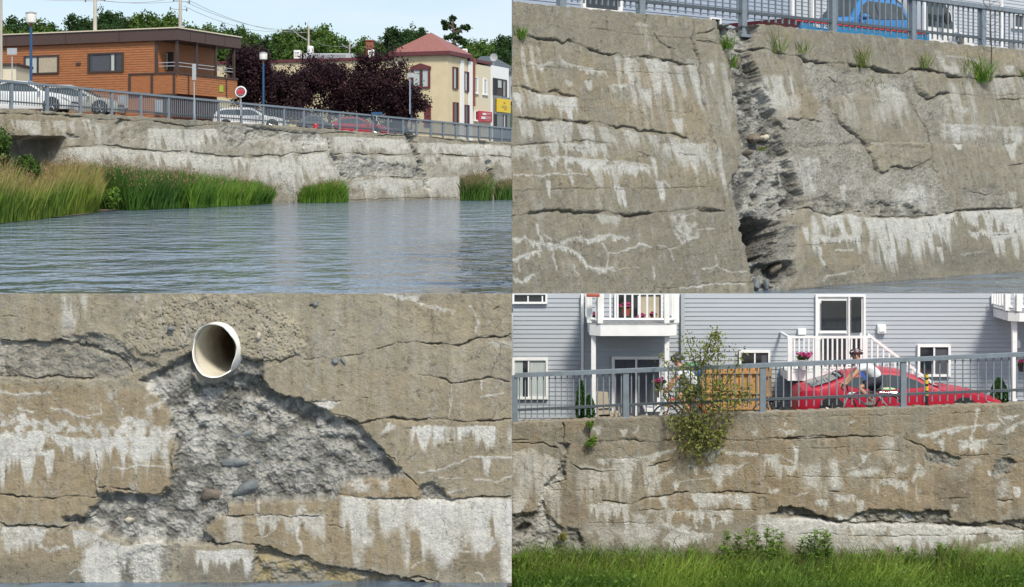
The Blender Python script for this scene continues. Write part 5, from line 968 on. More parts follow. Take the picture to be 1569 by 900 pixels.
m = MB(); a = CLF.W(sE-.5, -.5, zc+.003); b = CLF.W(40.5, -.5, zc+.003); c = CLF.W(40.5, k1+.5, zc+.003); d = CLF.W(sE-.5, k1+.5, zc+.003); up = Vector((0,0,.45)); ap = (a+c)/2; ap.z = EYE+(HY-50)/FP*ap.y
m.hexa([a,b,c,d,a+up,b+up,c+up,d+up]); m.build('eaves', MT['maroon'], cb)
m = MB(); e = Vector((0,0,.455)); q = [a+e,b+e,c+e,d+e]
for i in range(4): m.poly([q[i], q[(i+1)%4], ap])
m.poly(q[::-1]); m.build('roof', MT['roof_red'], cb)
m = MB()
for x, fr in ((604.5, CLF), ): pass
for x0, x1 in ((705,710),(717,723)): m = MB(); a0 = CRF.at(x0, 100)[0]; a1 = CRF.at(x1, 100)[0]; CRF.box(m, a0, a1, -.12, -.003, 5, zc-.3); m.build('white_strip', MT['white'], cb)
m = MB(); a0 = CLF.at(609,90)[0]; CLF.box(m, a0-.08, a0+.08, -.1, -.003, 8, zc-.3); m.build('white_strip', MT['white'], cb)
m = MB(); a0 = CRF.at(724.5, 100)[0]; CRF.box(m, a0-.12, a0+.12, -.3, -.06, zpx(CRF,724,163), zc+.2); m.build('downpipe', MT['brick'], cb)
w_ = window(CLF, 630, 104, 659.5, 136, 0, cb, 3, True, 'maroon', 'glass', (645,), curt=[(634,643,'curtain'),(648,656,'curtain')], dep=.15)
m = MB(); a0 = CLF.at(630.5,104)[0]; a1 = CLF.at(659.5,104)[0]; z = zpx(CLF, 645, 107); CLF_p = [CLF.W(a0-.1,-.2,z), CLF.W(a1+.1,-.2,z), CLF.W(a1+.1,-.2,z+.35), CLF.W((a0+a1)/2,-.2,z+.75), CLF.W(a0-.1,-.2,z+.35)]; bk = [p+CLF.n*-.19 for p in CLF_p]; m.poly(CLF_p); m.poly(bk[::-1])
for i in range(5): m.quad(CLF_p[i], CLF_p[(i+1)%5], bk[(i+1)%5], bk[i])
h_ = m.build('window_hood', MT['maroon'], cb)
for x0,y0,x1,y1 in ((693,103,701,137),(710,110,717.5,140.5)): window(CRF, x0, y0, x1, y1, -.003, cb, 1.2, True, 'maroon', 'glass', (), dep=.15, curt=[(x0+2,x0+4.5,'curtain')])
for x0,y0,x1,y1 in ((693.5,157,701.5,190),(711,161,718,192)): window(CRF, x0, y0, x1, y1, -.003, cb, 1.2, True, 'maroon', 'glass', (), dep=.15)
for x0,y0,x1,y1 in ((726,118.5,732,143),(740,121,746,145)): window(CRF, x0, y0, x1, y1, -.003, cb, 1.2, True, 'white', 'curtain', (), dep=.1, sill=1.2, rails=((y0+y1)/2+6,))
window(CRF, 727, 170, 733, 185, -.003, cb, 1.1, True, 'white', 'glass', (), dep=.1, sill=1.2)
window(CLF, 596, 104, 609, 120, .3, cb, 1.5, True, 'maroon', 'dark', (), dep=.1)
m = MB(); CLF.pbox(m, 650, 160, 660, 195, -.1, -.003); m.build('door', MT['maroon'], cb)
# roof things on the cream building
def roof_unit(name, label, x0, y0, x1, y1, Y, mt, dep=1.5):
    m = MB(); p = at(x0, y1, Y); q = at(x1, y0, Y); root = empty(name, (p.x, Y, p.z), label, name.replace('_', ' '))
    m.box(p.x, q.x, Y, Y+dep, p.z, q.z); m.build('casing', MT[mt], root, bevel=.04)
    g = MB()
    for i in range(4): z = p.z+(q.z-p.z)*(.25+.16*i); g.box(p.x+.15*(q.x-p.x), q.x-.15*(q.x-p.x), Y-.04, Y-.002, z, z+.04)
    g.build('grille', MT['grey'], root); return root
roof_unit('rooftop_unit', 'small white rooftop box at the left of the long grey roof duct', 450, 77, 460, 90, 197, 'white')
roof_unit('roof_duct', 'long low blue grey duct along the cream building roof', 465, 82, 541, 91, 199, 'galv', 3); roof_unit('rooftop_unit', 'white box at the foot of the brick chimney', 564, 76, 573, 90, 196, 'white')
roof_unit('rooftop_unit', 'small white vent box just right of the red pyramid roof', 708, 75, 716, 86, 197, 'white')
ch = empty('brick_chimney', at(568, 90, 198), 'short square red brick chimney on the roof behind the purple trees', 'chimney'); m = MB(); p = at(560.5, 90, 198); q = at(572, 63, 198); m.box(p.x, q.x, 198, 199.2, p.z, q.z); m.build('stack', MT['brick'], ch); m = MB(); m.box(p.x-.1, q.x+.1, 197.9, 199.3, q.z+.003, q.z+.15); m.build('cap', MT['brick'], ch)
# signs with lettering
def text(body, size, loc, fr_d, mtl, root, name='lettering', ext=.01, sx=1):
    cu = bpy.data.curves.new(name, 'FONT'); cu.body = body; cu.size = size; cu.extrude = ext; cu.align_x = 'CENTER'; cu.align_y = 'CENTER'
    o = bpy.data.objects.new(name, cu); C.objects.link(o); me = bpy.data.meshes.new_from_object(o.evaluated_get(bpy.context.evaluated_depsgraph_get())); bpy.data.objects.remove(o)
    o = bpy.data.objects.new(name, me); C.objects.link(o); me.materials.clear(); me.materials.append(mtl); rt = Vector((0,0,0)); r = root
    while r is not None: rt += r.location; r = r.parent
    o.parent = root; o.location = Vector(loc)-rt; o.rotation_euler = (R(90), 0, math.atan2(fr_d.y, fr_d.x)); o.scale = (sx, 1, 1); return o
def sign_panel(label, fr, x0, y0, x1, y1, t, mt, frame=None):
    p = fr.P((x0+x1)/2, y1, t); root = empty('sign', p, label, 'sign'); m = MB(); fr.pbox(m, x0, y0, x1, y1, t-.25, t-.01); m.build('panel', MT[mt], root)
    if frame: m = MB(); fr.pbox(m, x0-.6, y0-.6, x1+.6, y1+.6, t-.2, t-.02); m.build('box', MT[frame], root)
    return root
sg = sign_panel('red sign box with two rows of white lettering on the pale side wall', CRF, 734, 171, 754, 187, -.02, 'sign_red')
m = MB()
for x0, y0, x1, y1 in ((740,173.5,745,176.5),(738,179,744,182.5)): CRF.pbox(m, x0, y0, x1, y1, -.32, -.275)
m.build('white_block', MT['sign_white'], sg)
m = MB()
for x0, y0, x1, y1 in ((746,173.5,752,174.6),(746,175.5,752,176.4),(745,179,752,180.4),(745,181.6,752,182.8),(745,184,750,184.8)): CRF.pbox(m, x0, y0, x1, y1, -.32, -.275)
m.build('white_line', mat('pale_pink', (.6,.35,.35), .5), sg)
# modern black and white building
mbd = empty('modern_building', CRF.W(k2+3, 2, 5), 'narrow white and charcoal building beside the cream one with a yellow sign', 'building')
k4 = CRF.at(779.5, 110)[0]; zw = zpx(CRF, 752, 100)
m = MB(); CRF.box(m, k2+.003, k4, 0, 10, 5, zw); m.build('wall', MT['white'], mbd)
m = MB(); x0 = CRF.at(755.5, 150)[0]; CRF.box(m, x0, k4+.05, -.15, -.003, 5, zpx(CRF, 757, 147)); m.build('dark_cladding', MT['car_grey'], mbd)
m = MB(); CRF.pbox(m, 756, 121, 777, 147, -.1, -.003); m.build('recess_panel', MT['frame_brown'], mbd)
window(CRF, 756, 121.5, 761, 146, -.101, mbd, .5, True, 'black', 'dark', ()); window(CRF, 761.5, 122, 769, 135.5, -.101, mbd, .8, True, 'black', 'curtain', ()); window(CRF, 770.5, 124, 776.5, 149, -.101, mbd, .7, True, 'black', 'glass', (773,), curt=[(771,772.5,'white')])
window(CRF, 757, 175, 761, 196, -.151, mbd, .5, True, 'black', 'dark', ()); window(CRF, 771, 176, 776.5, 197, -.151, mbd, .6, True, 'black', 'glass', (773.5,), curt=[(771.3,773,'white')])
sg = sign_panel('bright yellow sign on the charcoal front of the modern building', CRF, 763.5, 152, 782.5, 172.5, -.2, 'yellow')
m = MB(); CRF.pbox(m, 769.5, 161.5, 777, 165, -.5, -.455); m.build('grey_block', mat('sign_grey', (.45,.36,.08), .6), sg); m = MB(); CRF.pbox(m, 772, 156.5, 774.5, 158.6, -.5, -.455); CRF.pbox(m, 773, 167, 776.5, 168, -.5, -.455); m.build('orange_mark', mat('orange_paint', (.6,.2,.03), .6), sg)
hs = empty('gabled_house', at(755, 110, 225), 'dark grey roofed house behind the white building', 'house'); p0, p1 = at(712, 92, 225), at(800, 92, 225)
m = MB(); m.box(p0.x, p1.x, 225, 236, p0.z-6, p0.z-1.4); m.build('wall', MT['grey'], hs)
m = MB(); zr = at(735, 84, 225).z; ze = p0.z-1.4; pk = at(752, 83, 225).x; m.hexa([(p0.x,224.5,ze),(p1.x,224.5,ze-.4),(p1.x,236,ze-.4),(p0.x,236,ze),(pk-1.5,228,zr),(pk+.3,228,zr),(pk+.3,233,zr),(pk-1.5,233,zr)]); m.build('roof', MT['steel_dark'], hs)
dsh = empty('satellite_dish', at(756.5, 98, 201), 'round grey satellite dish on the roof of the modern building', 'dish'); c = at(756.5, 88, 201); m = MB(); m.lathe([(.02,.1),(.3,.08),(.5,0),(.5,-.03),(.3,.05),(.02,.07)], c, 'y', 20); m.build('dish', MT['grey'], dsh, smooth=True); m = MB(); m.tube([c+Vector((0,.1,0)), c+Vector((0,.3,-1.2))], .04, 6); m.build('mast', MT['grey'], dsh)
# ---- street lamps, poles, wires, street signs
def street_lamp(x, yt, yl, yb, Y, label, w_=9):
    k = Y/FP; b = at(x, yb+14, Y); root = empty('street_lamp', b, label, 'street lamp', 'street lamps along the railing'); t = at(x, yl, Y)
    m = MB(); m.tube([b, t], [w_*k*.26, w_*k*.22], 12); m.build('pole', MT['blue_pole'], root, smooth=True)
    m = MB(); m.tube([at(x, yl, Y), at(x, yl-5, Y)], w_*k*.24, 12); m.build('neck', MT['brick'], root)
    m = MB(); h = (yl-5-yt)*k; m.lathe([(w_*k*.55, 0), (w_*k*.85, h*.08), (w_*k*.88, h*.9), (w_*k*.8, h)], at(x, yl-5, Y), 'z', 20); m.build('lamp_head', MT['offwhite'], root, smooth=True)
    m = MB(); m.lathe([(w_*k*.92, 0), (w_*k*.92, h*.08), (w_*k*.3, h*.2)], at(x, yt, Y), 'z', 20); m.build('cap', MT['grey'], root, smooth=True)
street_lamp(47.5, 21, 41, 128, 122, 'blue post lamp with a white drum head in front of the brown building'); street_lamp(403.5, 82, 97, 165, 137, 'blue post lamp with a white drum head between the round sign and the purple trees', 7); street_lamp(630, 113, 124, 185, 160, 'small far blue post lamp at the right edge of the purple trees', 5.5)
def utility_pole(label, x, yt, yb, Y, w_, arms=(), name='utility_pole', cans=()):
    k = Y/FP; b = at(x, yb, Y); root = empty(name, b, label, 'utility pole'); m = MB(); m.tube([b, at(x+.5, yt, Y)], [w_*k*.6, w_*k*.42], 10); m.build('pole', MT['concrete_pole'], root, smooth=True)
    for (x0, y0, x1, y1) in arms:
        m = MB(); m.tube([at(x0, y0, Y), at((x0+x1)/2, (y0+y1)/2+1.2, Y), at(x1, y1, Y)], k*.7, 6); m.build('cross_arm', MT['grey'], root)
        for q in (0, 1): p = at(x0 if q == 0 else x1, (y0 if q == 0 else y1), Y); m = MB(); m.lathe([(k*.9,-k*2.5),(k*1.3,-k),(k*.7,0),(k*1.2,k),(k*.6,k*2.4)], p, 'z', 8); m.build('insulator', MT['steel_dark'], root)
    for (x0, y0, x1, y1) in cans: p = at((x0+x1)/2, y1, Y); m = MB(); r = (x1-x0)*k/2; h = (y1-y0)*k; m.lathe([(r*.9,0),(r,h*.1),(r,h*.9),(r*.6,h)], p+Vector((0,-.3,0)), 'z', 14); m.build('transformer', MT['white'], root, smooth=True)
    return root
utility_pole('tall grey pole rising from the brown roof with a crossarm at the top edge', 145.5, -25, 52, 150, 5.2, [(131,1,160,0)]); utility_pole('grey pole behind the corner of the brown roof with dark insulators on its arm', 276, -25, 50, 152, 4.6, [(261,13,286,15),(266,0,290,3)])
utility_pole('short pale pole with a white transformer can above the purple trees', 472.5, 40, 90, 200, 3, [(450,48,471,62)], cans=[(471,71,481,82)]); utility_pole('thin pole with upturned arms on the skyline left of the brick chimney', 535.5, 60, 92, 230, 2, [(524,68,534,74),(537,74,547,68)])
utility_pole('thick brown pole at the very left edge of the street scene', 1.5, -20, 120, 124, 4, (), 'utility_pole')
wr = empty('overhead_wires', at(145, 0, 150), 'thin dark overhead wires sagging between the poles across the sky', 'wire')
def sag(p, q, s, n=14): return [p.lerp(q, i/n)-Vector((0, 0, 4*s*(i/n)*(1-i/n))) for i in range(n+1)]
for (xa, ya, Ya), (xb, yb_, Yb), s in (((145,0,150),(276,2,152),.25),((131,1,150),(0,-8,150),.2),((160,1,150),(262,-2,152),.3),((286,4,152),(472,44,200),1.0),((290,1,152),(471,50,200),.9),((281,9,152),(452,47,200),1.0),((472,60,200),(535,70,230),.5)):
    m = MB(); m.tube(sag(at(xa,ya,Ya), at(xb,yb_,Yb), s), .022, 4); m.build('wire', MT['grey'], wr)
def street_sign(label, x, y0, y1, x0, x1, yb, Y, face='sign_back'):
    root = empty('street_sign', at(x, yb, Y), label, 'sign'); k = Y/FP; m = MB(); m.tube([at(x, yb, Y), at(x, y0, Y)], k*.9, 8); m.build('post', MT['galv'], root); a_ = at(x0, y1, Y-.12); b_ = at(x1, y0, Y-.12); m = MB(); m.box(a_.x, b_.x, Y-.14, Y-.10, a_.z, b_.z); m.build('panel', MT[face], root)
street_sign('square grey back of a street sign at the left in front of the brown building', 18.5, 74, 84, 11, 26, 140, 112); street_sign('narrow grey back of a street sign in front of the corner balcony', 297.5, 98, 123, 294.5, 300.5, 180, 124); street_sign('small grey sign back at the right edge of the purple trees', 628, 112.5, 119, 624, 634, 175, 155); street_sign('small blue sign low in the purple trees', 577, 172, 176, 569, 586, 185, 150, 'blue_pole')
rs = empty('round_sign', at(369, 165, 132), 'round white sign with a dark ring and a red centre band beside the brown building', 'sign'); c = at(369, 141, 132)
m = MB(); m.lathe([(.47,-.06),(.49,0),(.47,.06)], c, 'y', 32); m.build('disc', MT['sign_white'], rs); m = MB(); m.torus(c+Vector((0,-.075,0)), .34, .035, 'y', 32, 6); m.build('ring', MT['black'], rs); m = MB(); m.lathe([(.27,-.01),(.27,.01)], c+Vector((0,-.075,0)), 'y', 24); m.box(c.x-.34, c.x+.34, 131.9, 131.915, c.z-.1, c.z+.1); m.build('red_centre', MT['sign_red'], rs)
m = MB(); m.tube([at(369, 149, 132.1), at(369, 178, 132.1)], .05, 8); m.build('post', MT['galv'], rs)
hy = empty('red_hydrant', at(485, 203, 147), 'small red hydrant standing at the wall top below the railing', 'hydrant'); s_, z_ = FU.at(485, 200, TU+.1); c = FU.W(s_, TU+.2, z_); hy.location = c
m = MB(); m.lathe([(.14,0),(.17,.08),(.13,.15),(.13,.45),(.16,.47),(.12,.58),(.05,.66)], c, 'z', 14); m.build('barrel', MT['red'], hy, smooth=True); m = MB(); m.tube([c+Vector((-.25,0,.35)), c+Vector((.25,0,.35))], .06, 8); m.build('outlet', MT['red'], hy)
# ---- trees
rngT = np.random.default_rng(4)
def hillz(x, y): return 5+(max(0, y-235)/150)*17+1.5*math.sin(x*.05)+math.sin(x*.11+y*.03)
protos = {}
def far_tree(x, yt, wpx, Y, kind, label, hr=1.15):
    k = Y/FP; rw = wpx*k*.74; top = at(x, yt-5, Y).z; X = at(x, 0, Y).x; rh = rw*hr; c = Vector((X, Y, top-rh*.88)); gz = min(hillz(X, Y), c.z-rh*.8)
    key = (kind, rngT.integers(0, 2)); r_ = 5.0
    if key not in protos:
        lm = {'g': 'green', 'd': 'dark', 'l': 'lime'}[kind]
        protos[key] = make_tree('tree', label, (0,0,0), (0,0,r_*1.5), (r_, r_, r_*1.1), 4200, .62, LM[lm], 100+len(protos)*7, group='trees on the far hill', lobes=10, clumps=120, cs=.2, asp=.75); o = protos[key]
    else: o = copy_tree(protos[key]); o['label'] = label
    sc = rw/r_; o.scale = (sc, sc, rh/(r_*1.1)); o.location = (X, Y, c.z-1.5*r_*o.scale[2]); o.rotation_euler = (0, 0, float(rngT.uniform(0, 6.28)))
    return o
FT = [(14,34,40,300,'d'),(4,30,46,290,'l'),(28,28,44,310,'d'),(52,30,46,300,'g'),(72,38,34,320,'d'),(118,25,34,300,'d'),(97,42,26,330,'g'),(165,13,38,280,'d'),(186,24,30,300,'d'),(150,30,36,310,'g'),(205,22,40,300,'g'),(234,18,40,300,'g'),(255,20,36,310,'g'),(292,30,40,300,'g'),(312,31,40,310,'l'),(332,37,40,290,'g'),(352,40,34,300,'d'),(372,42,34,310,'g'),
 (392,52,30,330,'g'),(408,58,40,300,'d'),(424,50,36,300,'d'),(444,38,44,290,'g'),(468,30,50,285,'g'),(492,38,44,290,'g'),(512,56,34,310,'g'),(530,60,36,300,'g'),(552,58,36,300,'g'),(572,60,30,310,'d'),(590,58,36,300,'g'),(604,45,32,290,'d'),(624,41,36,290,'d'),(640,46,30,300,'d'),(655,58,40,310,'g'),(676,62,36,300,'g'),(716,62,34,300,'g'),(736,62,36,290,'g'),(752,64,34,310,'g'),(774,57,34,280,'d'),(792,52,34,290,'d')]
pos = 'left third of the skyline', 'middle of the skyline', 'right part of the skyline'
words = {'d': 'dark green', 'g': 'mid green', 'l': 'yellow green'}
beh = [(0,'left edge pole'),(47,'left blue lamp'),(97,'left part of the brown roof'),(145,'tall grey pole'),(205,'middle of the brown roof'),(276,'corner pole of the brown roof'),(352,'right end of the brown roof'),(424,'left purple tree'),(472,'transformer pole'),(535,'thin armed pole'),(572,'brick chimney'),(640,'red pyramid roof'),(716,'white roof vent'),(756,'satellite dish'),(784,'far right roofs')]
for x, yt, wp, Y, kd in FT:
    nm = min(beh, key=lambda q: abs(q[0]-x)); side_ = 'directly' if abs(nm[0]-x) < 7 else ('to the left' if x < nm[0] else 'to the right')
    lb = f"{words[kd]} {'tall' if yt < 40 else 'broad' if wp > 36 else 'small'} hill tree {'behind' if side_ == 'directly' else side_[7:]+' behind'} the {nm[1]}"
    far_tree(x, yt, wp, Y, kd, lb)
    far_tree(x+float(rngT.uniform(-9, 9)), yt+20, wp*1.05, Y-22, kd if rngT.random() < .6 else 'g', 'lower '+lb)
# the thin-crowned tree beside the pyramid roof
rng = np.random.default_rng(9); Yp = 240; root = empty('tree', at(696, 120, Yp), 'tall dark tree with sparse layered boughs right of the red pyramid roof', 'tree'); tr = MB(); tr.tube([at(697,120,Yp), at(696,70,Yp), at(693,30,Yp)], [.35,.25,.06], 8); Ps = []; Vs = []
for (x, y, rx, ry) in ((693,29,6,4.5),(686,36,6,3),(680,36,5,4),(694,40,7,5),(685,43,6,3.5),(700,48,7,4),(712,45,8,4.5),(718,42,4,3),(693,55,7,6),(703,62,8,5),(685,58,6,4),(711,66,7,5),(696,70,12,7),(680,68,7,5),(706,78,9,6)):
    P, v = crown_points(at(x, y, Yp+rng.uniform(-2,2)), (rx*Yp/FP*1.25, rx*Yp/FP*1.2, ry*Yp/FP*1.35), 330, rng, 5, 24, .3); Ps.append(P); Vs.append(v); tr.tube([at(696,min(y+8,100),Yp), at((x+696)/2,y+3,Yp), at(x,y,Yp)], [.12,.08,.03], 5)
P = np.concatenate(Ps); V, F = leaf_arrays(P, .42, rng); np_mesh('crown', V, F, LM['dark'], {'var': np.repeat(np.concatenate(Vs), 4)}, root); tr.build('trunk', MT['bark'], root)
for x, y, rx, ry, Y, lb, n in ((372,118,44,62,152,'tall purple leaved tree at the end of the brown building',9000),(432,142,54,56,158,'purple leaved tree left of the middle of the purple row',9000),(505,136,56,54,160,'purple leaved tree under the transformer pole',9000),(575,138,52,56,161,'purple leaved tree below the brick chimney',9000),(622,158,36,40,161,'small purple leaved tree nearest the cream corner',6000)):
    k = Y/FP; c = at(x, y+5, Y); c = at(x, y-2, Y); make_tree('purple_tree', lb, (c.x, Y, 5.3), c, (rx*k*1.2, rx*k, ry*k*1.22), int(n*2.2), .24, LM['purple'], int(x), group='purple trees beside the street', lobes=14, clumps=170, cs=.2, r0=.22, hollow=.3)
# ---- reeds and shrubs along the foot of the far wall
bk = MB(); bk.poly([at(-60,340,6000/72)-Vector((0,0,0))]+[Vector(((x-CX)/FP*Y, Y, .03)) for x, Y in ((-60,84),(60,88),(130,98),(168,109),(300,123),(440,138),(440,150),(-60,150))]); tag(bk.build('river_bank', MT['soil']), kind='structure')
def reeds(label, x0, x1, base, back, top, n, width, lm, seed, lean=.12, tip0=.6, plumes=None, kind=None, name='reed_clump', bend=.25, dome=0):
    rng = np.random.default_rng(seed); x = rng.uniform(x0, x1, n); f = rng.uniform(0, 1, n)**1.2
    yb = np.interp(x, *zip(*base)); Yn = 6000/(yb-HY)*1.0; Yf = np.interp(x, *zip(*back)); Y = Yn+(np.maximum(Yf, Yn+.3)-Yn)*f
    e = np.clip(np.minimum(x-x0, x1-x)/(dome+1e-6), 0, 1) if dome else 1
    yt = np.interp(x, *zip(*top))+4*(vnoise(x/9, x*0, seed)-.5)*2; zt = EYE-(yt-HY)/FP*Y; h = np.maximum(.25, (zt-.05))*rng.uniform(.72, 1.16, n)*(.55+.45*np.minimum(1, .45+f))*(e**.5 if dome else 1)
    B = np.stack([(x-CX)/FP*Y, Y, np.full(n, .02)], 1); var = np.clip(vnoise(x/14, f*3, seed+5)*.8+rng.uniform(-.1, .3, n), 0, 1)
    root = empty(name, (float(B[:, 0].mean()), float(B[:, 1].mean()), 0), None if kind else label, None if kind else 'reeds') if not kind else None
    o = blades('blades' if root else name, B, h, width, rng, LM[lm], lean, root, bend, tip0, var)
    if kind: tag(o, label, 'reeds', kind='stuff')
    if plumes:
        m = rng.random(n) < plumes; Bp = B[m]+np.array([0,0,1])*(h[m]*.96)[:, None]; Bp[:, 0] += rng.normal(0, .12, m.sum()); P = np.repeat(Bp, 5, 0)+rng.normal(0, 1, (m.sum()*5, 3))*np.array([.05,.05,.17]); V, F = leaf_arrays(P, .16, rng, .35, -1.0)
        po = np_mesh('seed_heads' if root else 'reed_seed_heads', V, F, LM['plume'], {'var': np.repeat(rng.uniform(0,1,len(P)), 4)}, root)
        if kind: tag(po, 'brown feathery seed heads over the tall reeds', 'seed heads', kind='stuff')
reeds('tall grass with dry orange tips at the left edge of the river', -60, 150, [(-60,348),(0,343),(60,337),(110,330),(150,326)], [(-60,104),(150,110)], [(-60,250),(0,246),(40,262),(75,250),(110,244),(135,256),(150,275)], 9500, .07, 'reed_tan', 61, .14, .72, .05, 'stuff', 'tall_grass')
reeds('dense dark green reeds along the middle of the wall foot', 145, 300, [(145,321),(200,323),(300,319)], [(145,117),(300,126)], [(145,258),(160,254),(200,258),(240,262),(300,266)], 8000, .075, 'reed_dark', 62, .16, .8, .08, 'stuff', 'tall_grass')
reeds('bright green reeds thinning to the right along the wall foot', 290, 437, [(290,320),(380,315),(437,311)], [(290,125),(437,138)], [(290,266),(330,270),(360,274),(390,276),(420,282),(437,290)], 7000, .08, 'reed', 63, .16, .8, .04, 'stuff', 'tall_grass')
reeds('rounded bright green reed clump alone against the middle of the far wall', 453, 533, [(453,311.5),(533,310.5)], [(453,141),(533,147)], [(453,292),(470,281),(490,276),(510,272),(525,278),(533,290)], 4200, .09, 'clump', 64, .2, .7, .05, dome=9)
reeds('reed clump with brown tips near the right end of the far wall', 706, 754, [(706,308),(754,307.5)], [(706,158),(754,160)], [(706,276),(715,268),(735,265),(748,270),(754,280)], 3000, .1, 'clump_tan', 65, .12, .72, .08, dome=6)
reeds('last reed clump at the right end of the far wall', 758, 800, [(758,307),(800,306.5)], [(758,162),(800,164)], [(758,286),(768,274),(785,272),(800,280)], 2400, .1, 'clump_tan', 66, .14, .72, .05, dome=6)
def shrub(label, x, y, rx, ry, Y, n, sz, lm, seed, base_y, **kw): k = Y/FP; c = at(x, y, Y); return make_tree('shrub', label, at(x, base_y, Y), c, (rx*k, rx*k*.8, ry*k), n, sz, LM[lm], seed, 'shrub', None, kw.get('lobes', 8), kw.get('clumps', 90), .22, .06)
shrub('green leafy shrub hiding the left end of the dark culvert', -4, 228, 34, 48, 96, 4200, .2, 'shrub', 71, 300); shrub('smaller leafy bush growing under the culvert mouth', 42, 258, 28, 30, 94, 3000, .18, 'shrub', 72, 300)
shrub('low bright green leafy weed at the waterline left of the dark reeds', 173, 300, 17, 20, 106, 1600, .17, 'weed', 73, 320); shrub('low leafy green weed sprouting beside the mud bar', 152, 290, 10, 16, 108, 900, .16, 'shrub', 74, 318)
# ================================================================ upper right: what stands above the tall wall
FV = Frame(UR0, (13.3, 40.6)); TR = 1.41
def sx0(t): return FV.at(784.9, 100, t)[0]
m = MB(); W_ = FV.W
q = [Vector((.03,31.5,5.3)), FV.W(30, 2.1, 5.3), FV.W(30, 30, 5.3), Vector((.03,66,5.3))]; m.hexa([p-Vector((0,0,.8)) for p in q]+q); tag(m.build('upper_street', MT['asphalt']), kind='structure')
pp = []
for x in (860, 981.6, 1138, 1275.6, 1397.7, 1504.6, 1600, 1690):
    tpy = -83+.139*(x-860) if x < 1300 else 0; s_, z_ = FV.at(x, 50, TR+.3); pp.append((FV.W(s_, TR+.3, 5.62), FV.W(s_, TR+.3, 7.04)))
railing('blue grey steel railing on the tall wall in front of the tow truck', pp, .17, .11, .41, .12, 13, MT['steel'])
ub = empty('sided_house', FV.W(sx0(7), 7, 5.3), 'blue grey clapboard house standing behind the tall wall at its left half', 'house'); a0 = sx0(7)+.02; a1 = FV.at(1211, 20, 7)[0]
siding(FV, 7, a0, a1, 5.3, 9.5, .115, MT['siding2'], ub, depth=.03)
m = MB(); p0 = FV.W(a0,7.04,5.3); p1 = FV.W(a1,7.04,5.3); p2 = FV.W(a1,16,5.3); m.hexa([p0,p1,p2,Vector((p0.x,p2.y,5.3))]+[p+Vector((0,0,4.2)) for p in (p0,p1,p2,Vector((p0.x,p2.y,5.3)))]); m.build('house_body', MT['siding2'], ub)
m = MB(); FV.box(m, a1+.003, a1+.14, 6.93, 7.2, 5.3, 9.5); m.build('corner_board', MT['white'], ub)
window(FV, 889.5, -40, 949.5, 19, 7, ub, 4.5, True, 'white', 'glass', (), 'door', dep=.09); window(FV, 1086, 27.5, 1103, 52, 7, ub, 2.2, True, 'white', 'glass', ()); window(FV, 946, -40, 950, 18, 7.0, ub, 1, True, 'white', 'white', (), dep=.1)
ub2 = empty('pale_house', FV.W(a1+1, 8.5, 5.3), 'pale grey clapboard house behind the tow truck at the upper right', 'house'); b1 = FV.at(1640, 20, 8.5)[0]
siding(FV, 8.6, a1+.3, b1, 5.3, 9.5, .12, MT['siding3'], ub2, depth=4)
for x in (1243, 1457, 1532): m = MB(); q = FV.at(x, 20, 8.6)[0]; FV.box(m, q-.06, q+.06, 8.5, 8.58, 5.3, 9.5); m.build('trim_board', MT['white'], ub2)
m = MB(); window(FV, 1548, 22, 1585, 46, 8.6, ub2, 3, True, 'white', 'glass', (1565,), dep=.12)
m = MB(); FV.pbox(m, 1556, 62, 1590, 90, 8.3, 8.55); m.build('bay_base', MT['grey'], ub2)
# tow truck: a flat bed with a red stripe, a white cab, and a blue car carried on the bed
tk = empty('tow_truck', FV.W(FV.at(1340,60,3)[0], 4, 5.3), 'white tow truck with a blue bed edged in red behind the railing', 'truck')
TT = 2.9; sA = FV.at(1219, 35, TT)[0]; sB = FV.at(1417, 50, TT)[0]; sC = FV.at(1486, 60, TT)[0]; zb = FV.at(1300, 41, TT)[1]; zu = FV.at(1300, 37.5, TT)[1]
m = MB(); FV.box(m, sA+.2, sB-.02, TT, TT+.06, zb-.32, zb); m.build('bed_side', MT['truck_blue'], tk); m = MB(); FV.box(m, sA, sB-.02, TT-.02, TT+.08, zb+.003, zb+.075); m.build('red_stripe', MT['red'], tk); m = MB(); FV.box(m, sA-.1, sB-.02, TT+.09, TT+2.05, 5.32, 5.4); m.build('bed_floor', MT['grey'], tk)
m = MB(); p = [FV.W(sA-.25,TT,zb+.06), FV.W(sA+.6,TT,zb-.1), FV.W(sA+.6,TT,zb+.003), FV.W(sA-.1,TT,zb+.07)]; m.hexa([p[0],p[1],p[1]-FV.n*2,p[0]-FV.n*2,p[3],p[2],p[2]-FV.n*2,p[3]-FV.n*2]); m.build('ramp_tail', MT['sign_red'], tk)
pt_ = FV.P(1257, 40.5, TT-.02); text('1 860 22', .13, pt_, FV.d, MT['sign_white'], tk, 'phone_number', .004, 1.35)
cb2 = MB(); cab = [(sB+.003, zb-.32), (sC+.25, zb-.42), (sC+.25, zb+.02), (sC-.15, zb+.14), (sC-.62, zb+.22), (sC-1.15, zb+.95), (sC-1.35, zb+1.05), (sB+.003, zb+1.08)]
n_ = len(cab); f_ = [FV.W(a_, TT+.02, z_) for a_, z_ in cab]; g_ = [FV.W(a_, TT+1.95, z_) for a_, z_ in cab]; cb2.poly(f_); cb2.poly(g_[::-1])
for i in range(n_): cb2.quad(f_[i], f_[(i+1)%n_], g_[(i+1)%n_], g_[i])
cb2.build('cab', MT['car_white'], tk, bevel=.02); m = MB(); cw = [(sB+.15, zb+.25), (sC-.78, zb+.25), (sC-1.22, zb+.9), (sB+.15, zb+.95)]; f_ = [FV.W(a_, TT+.0, z_) for a_, z_ in cw]; g_ = [FV.W(a_, TT+.018, z_) for a_, z_ in cw]; m.poly(f_)
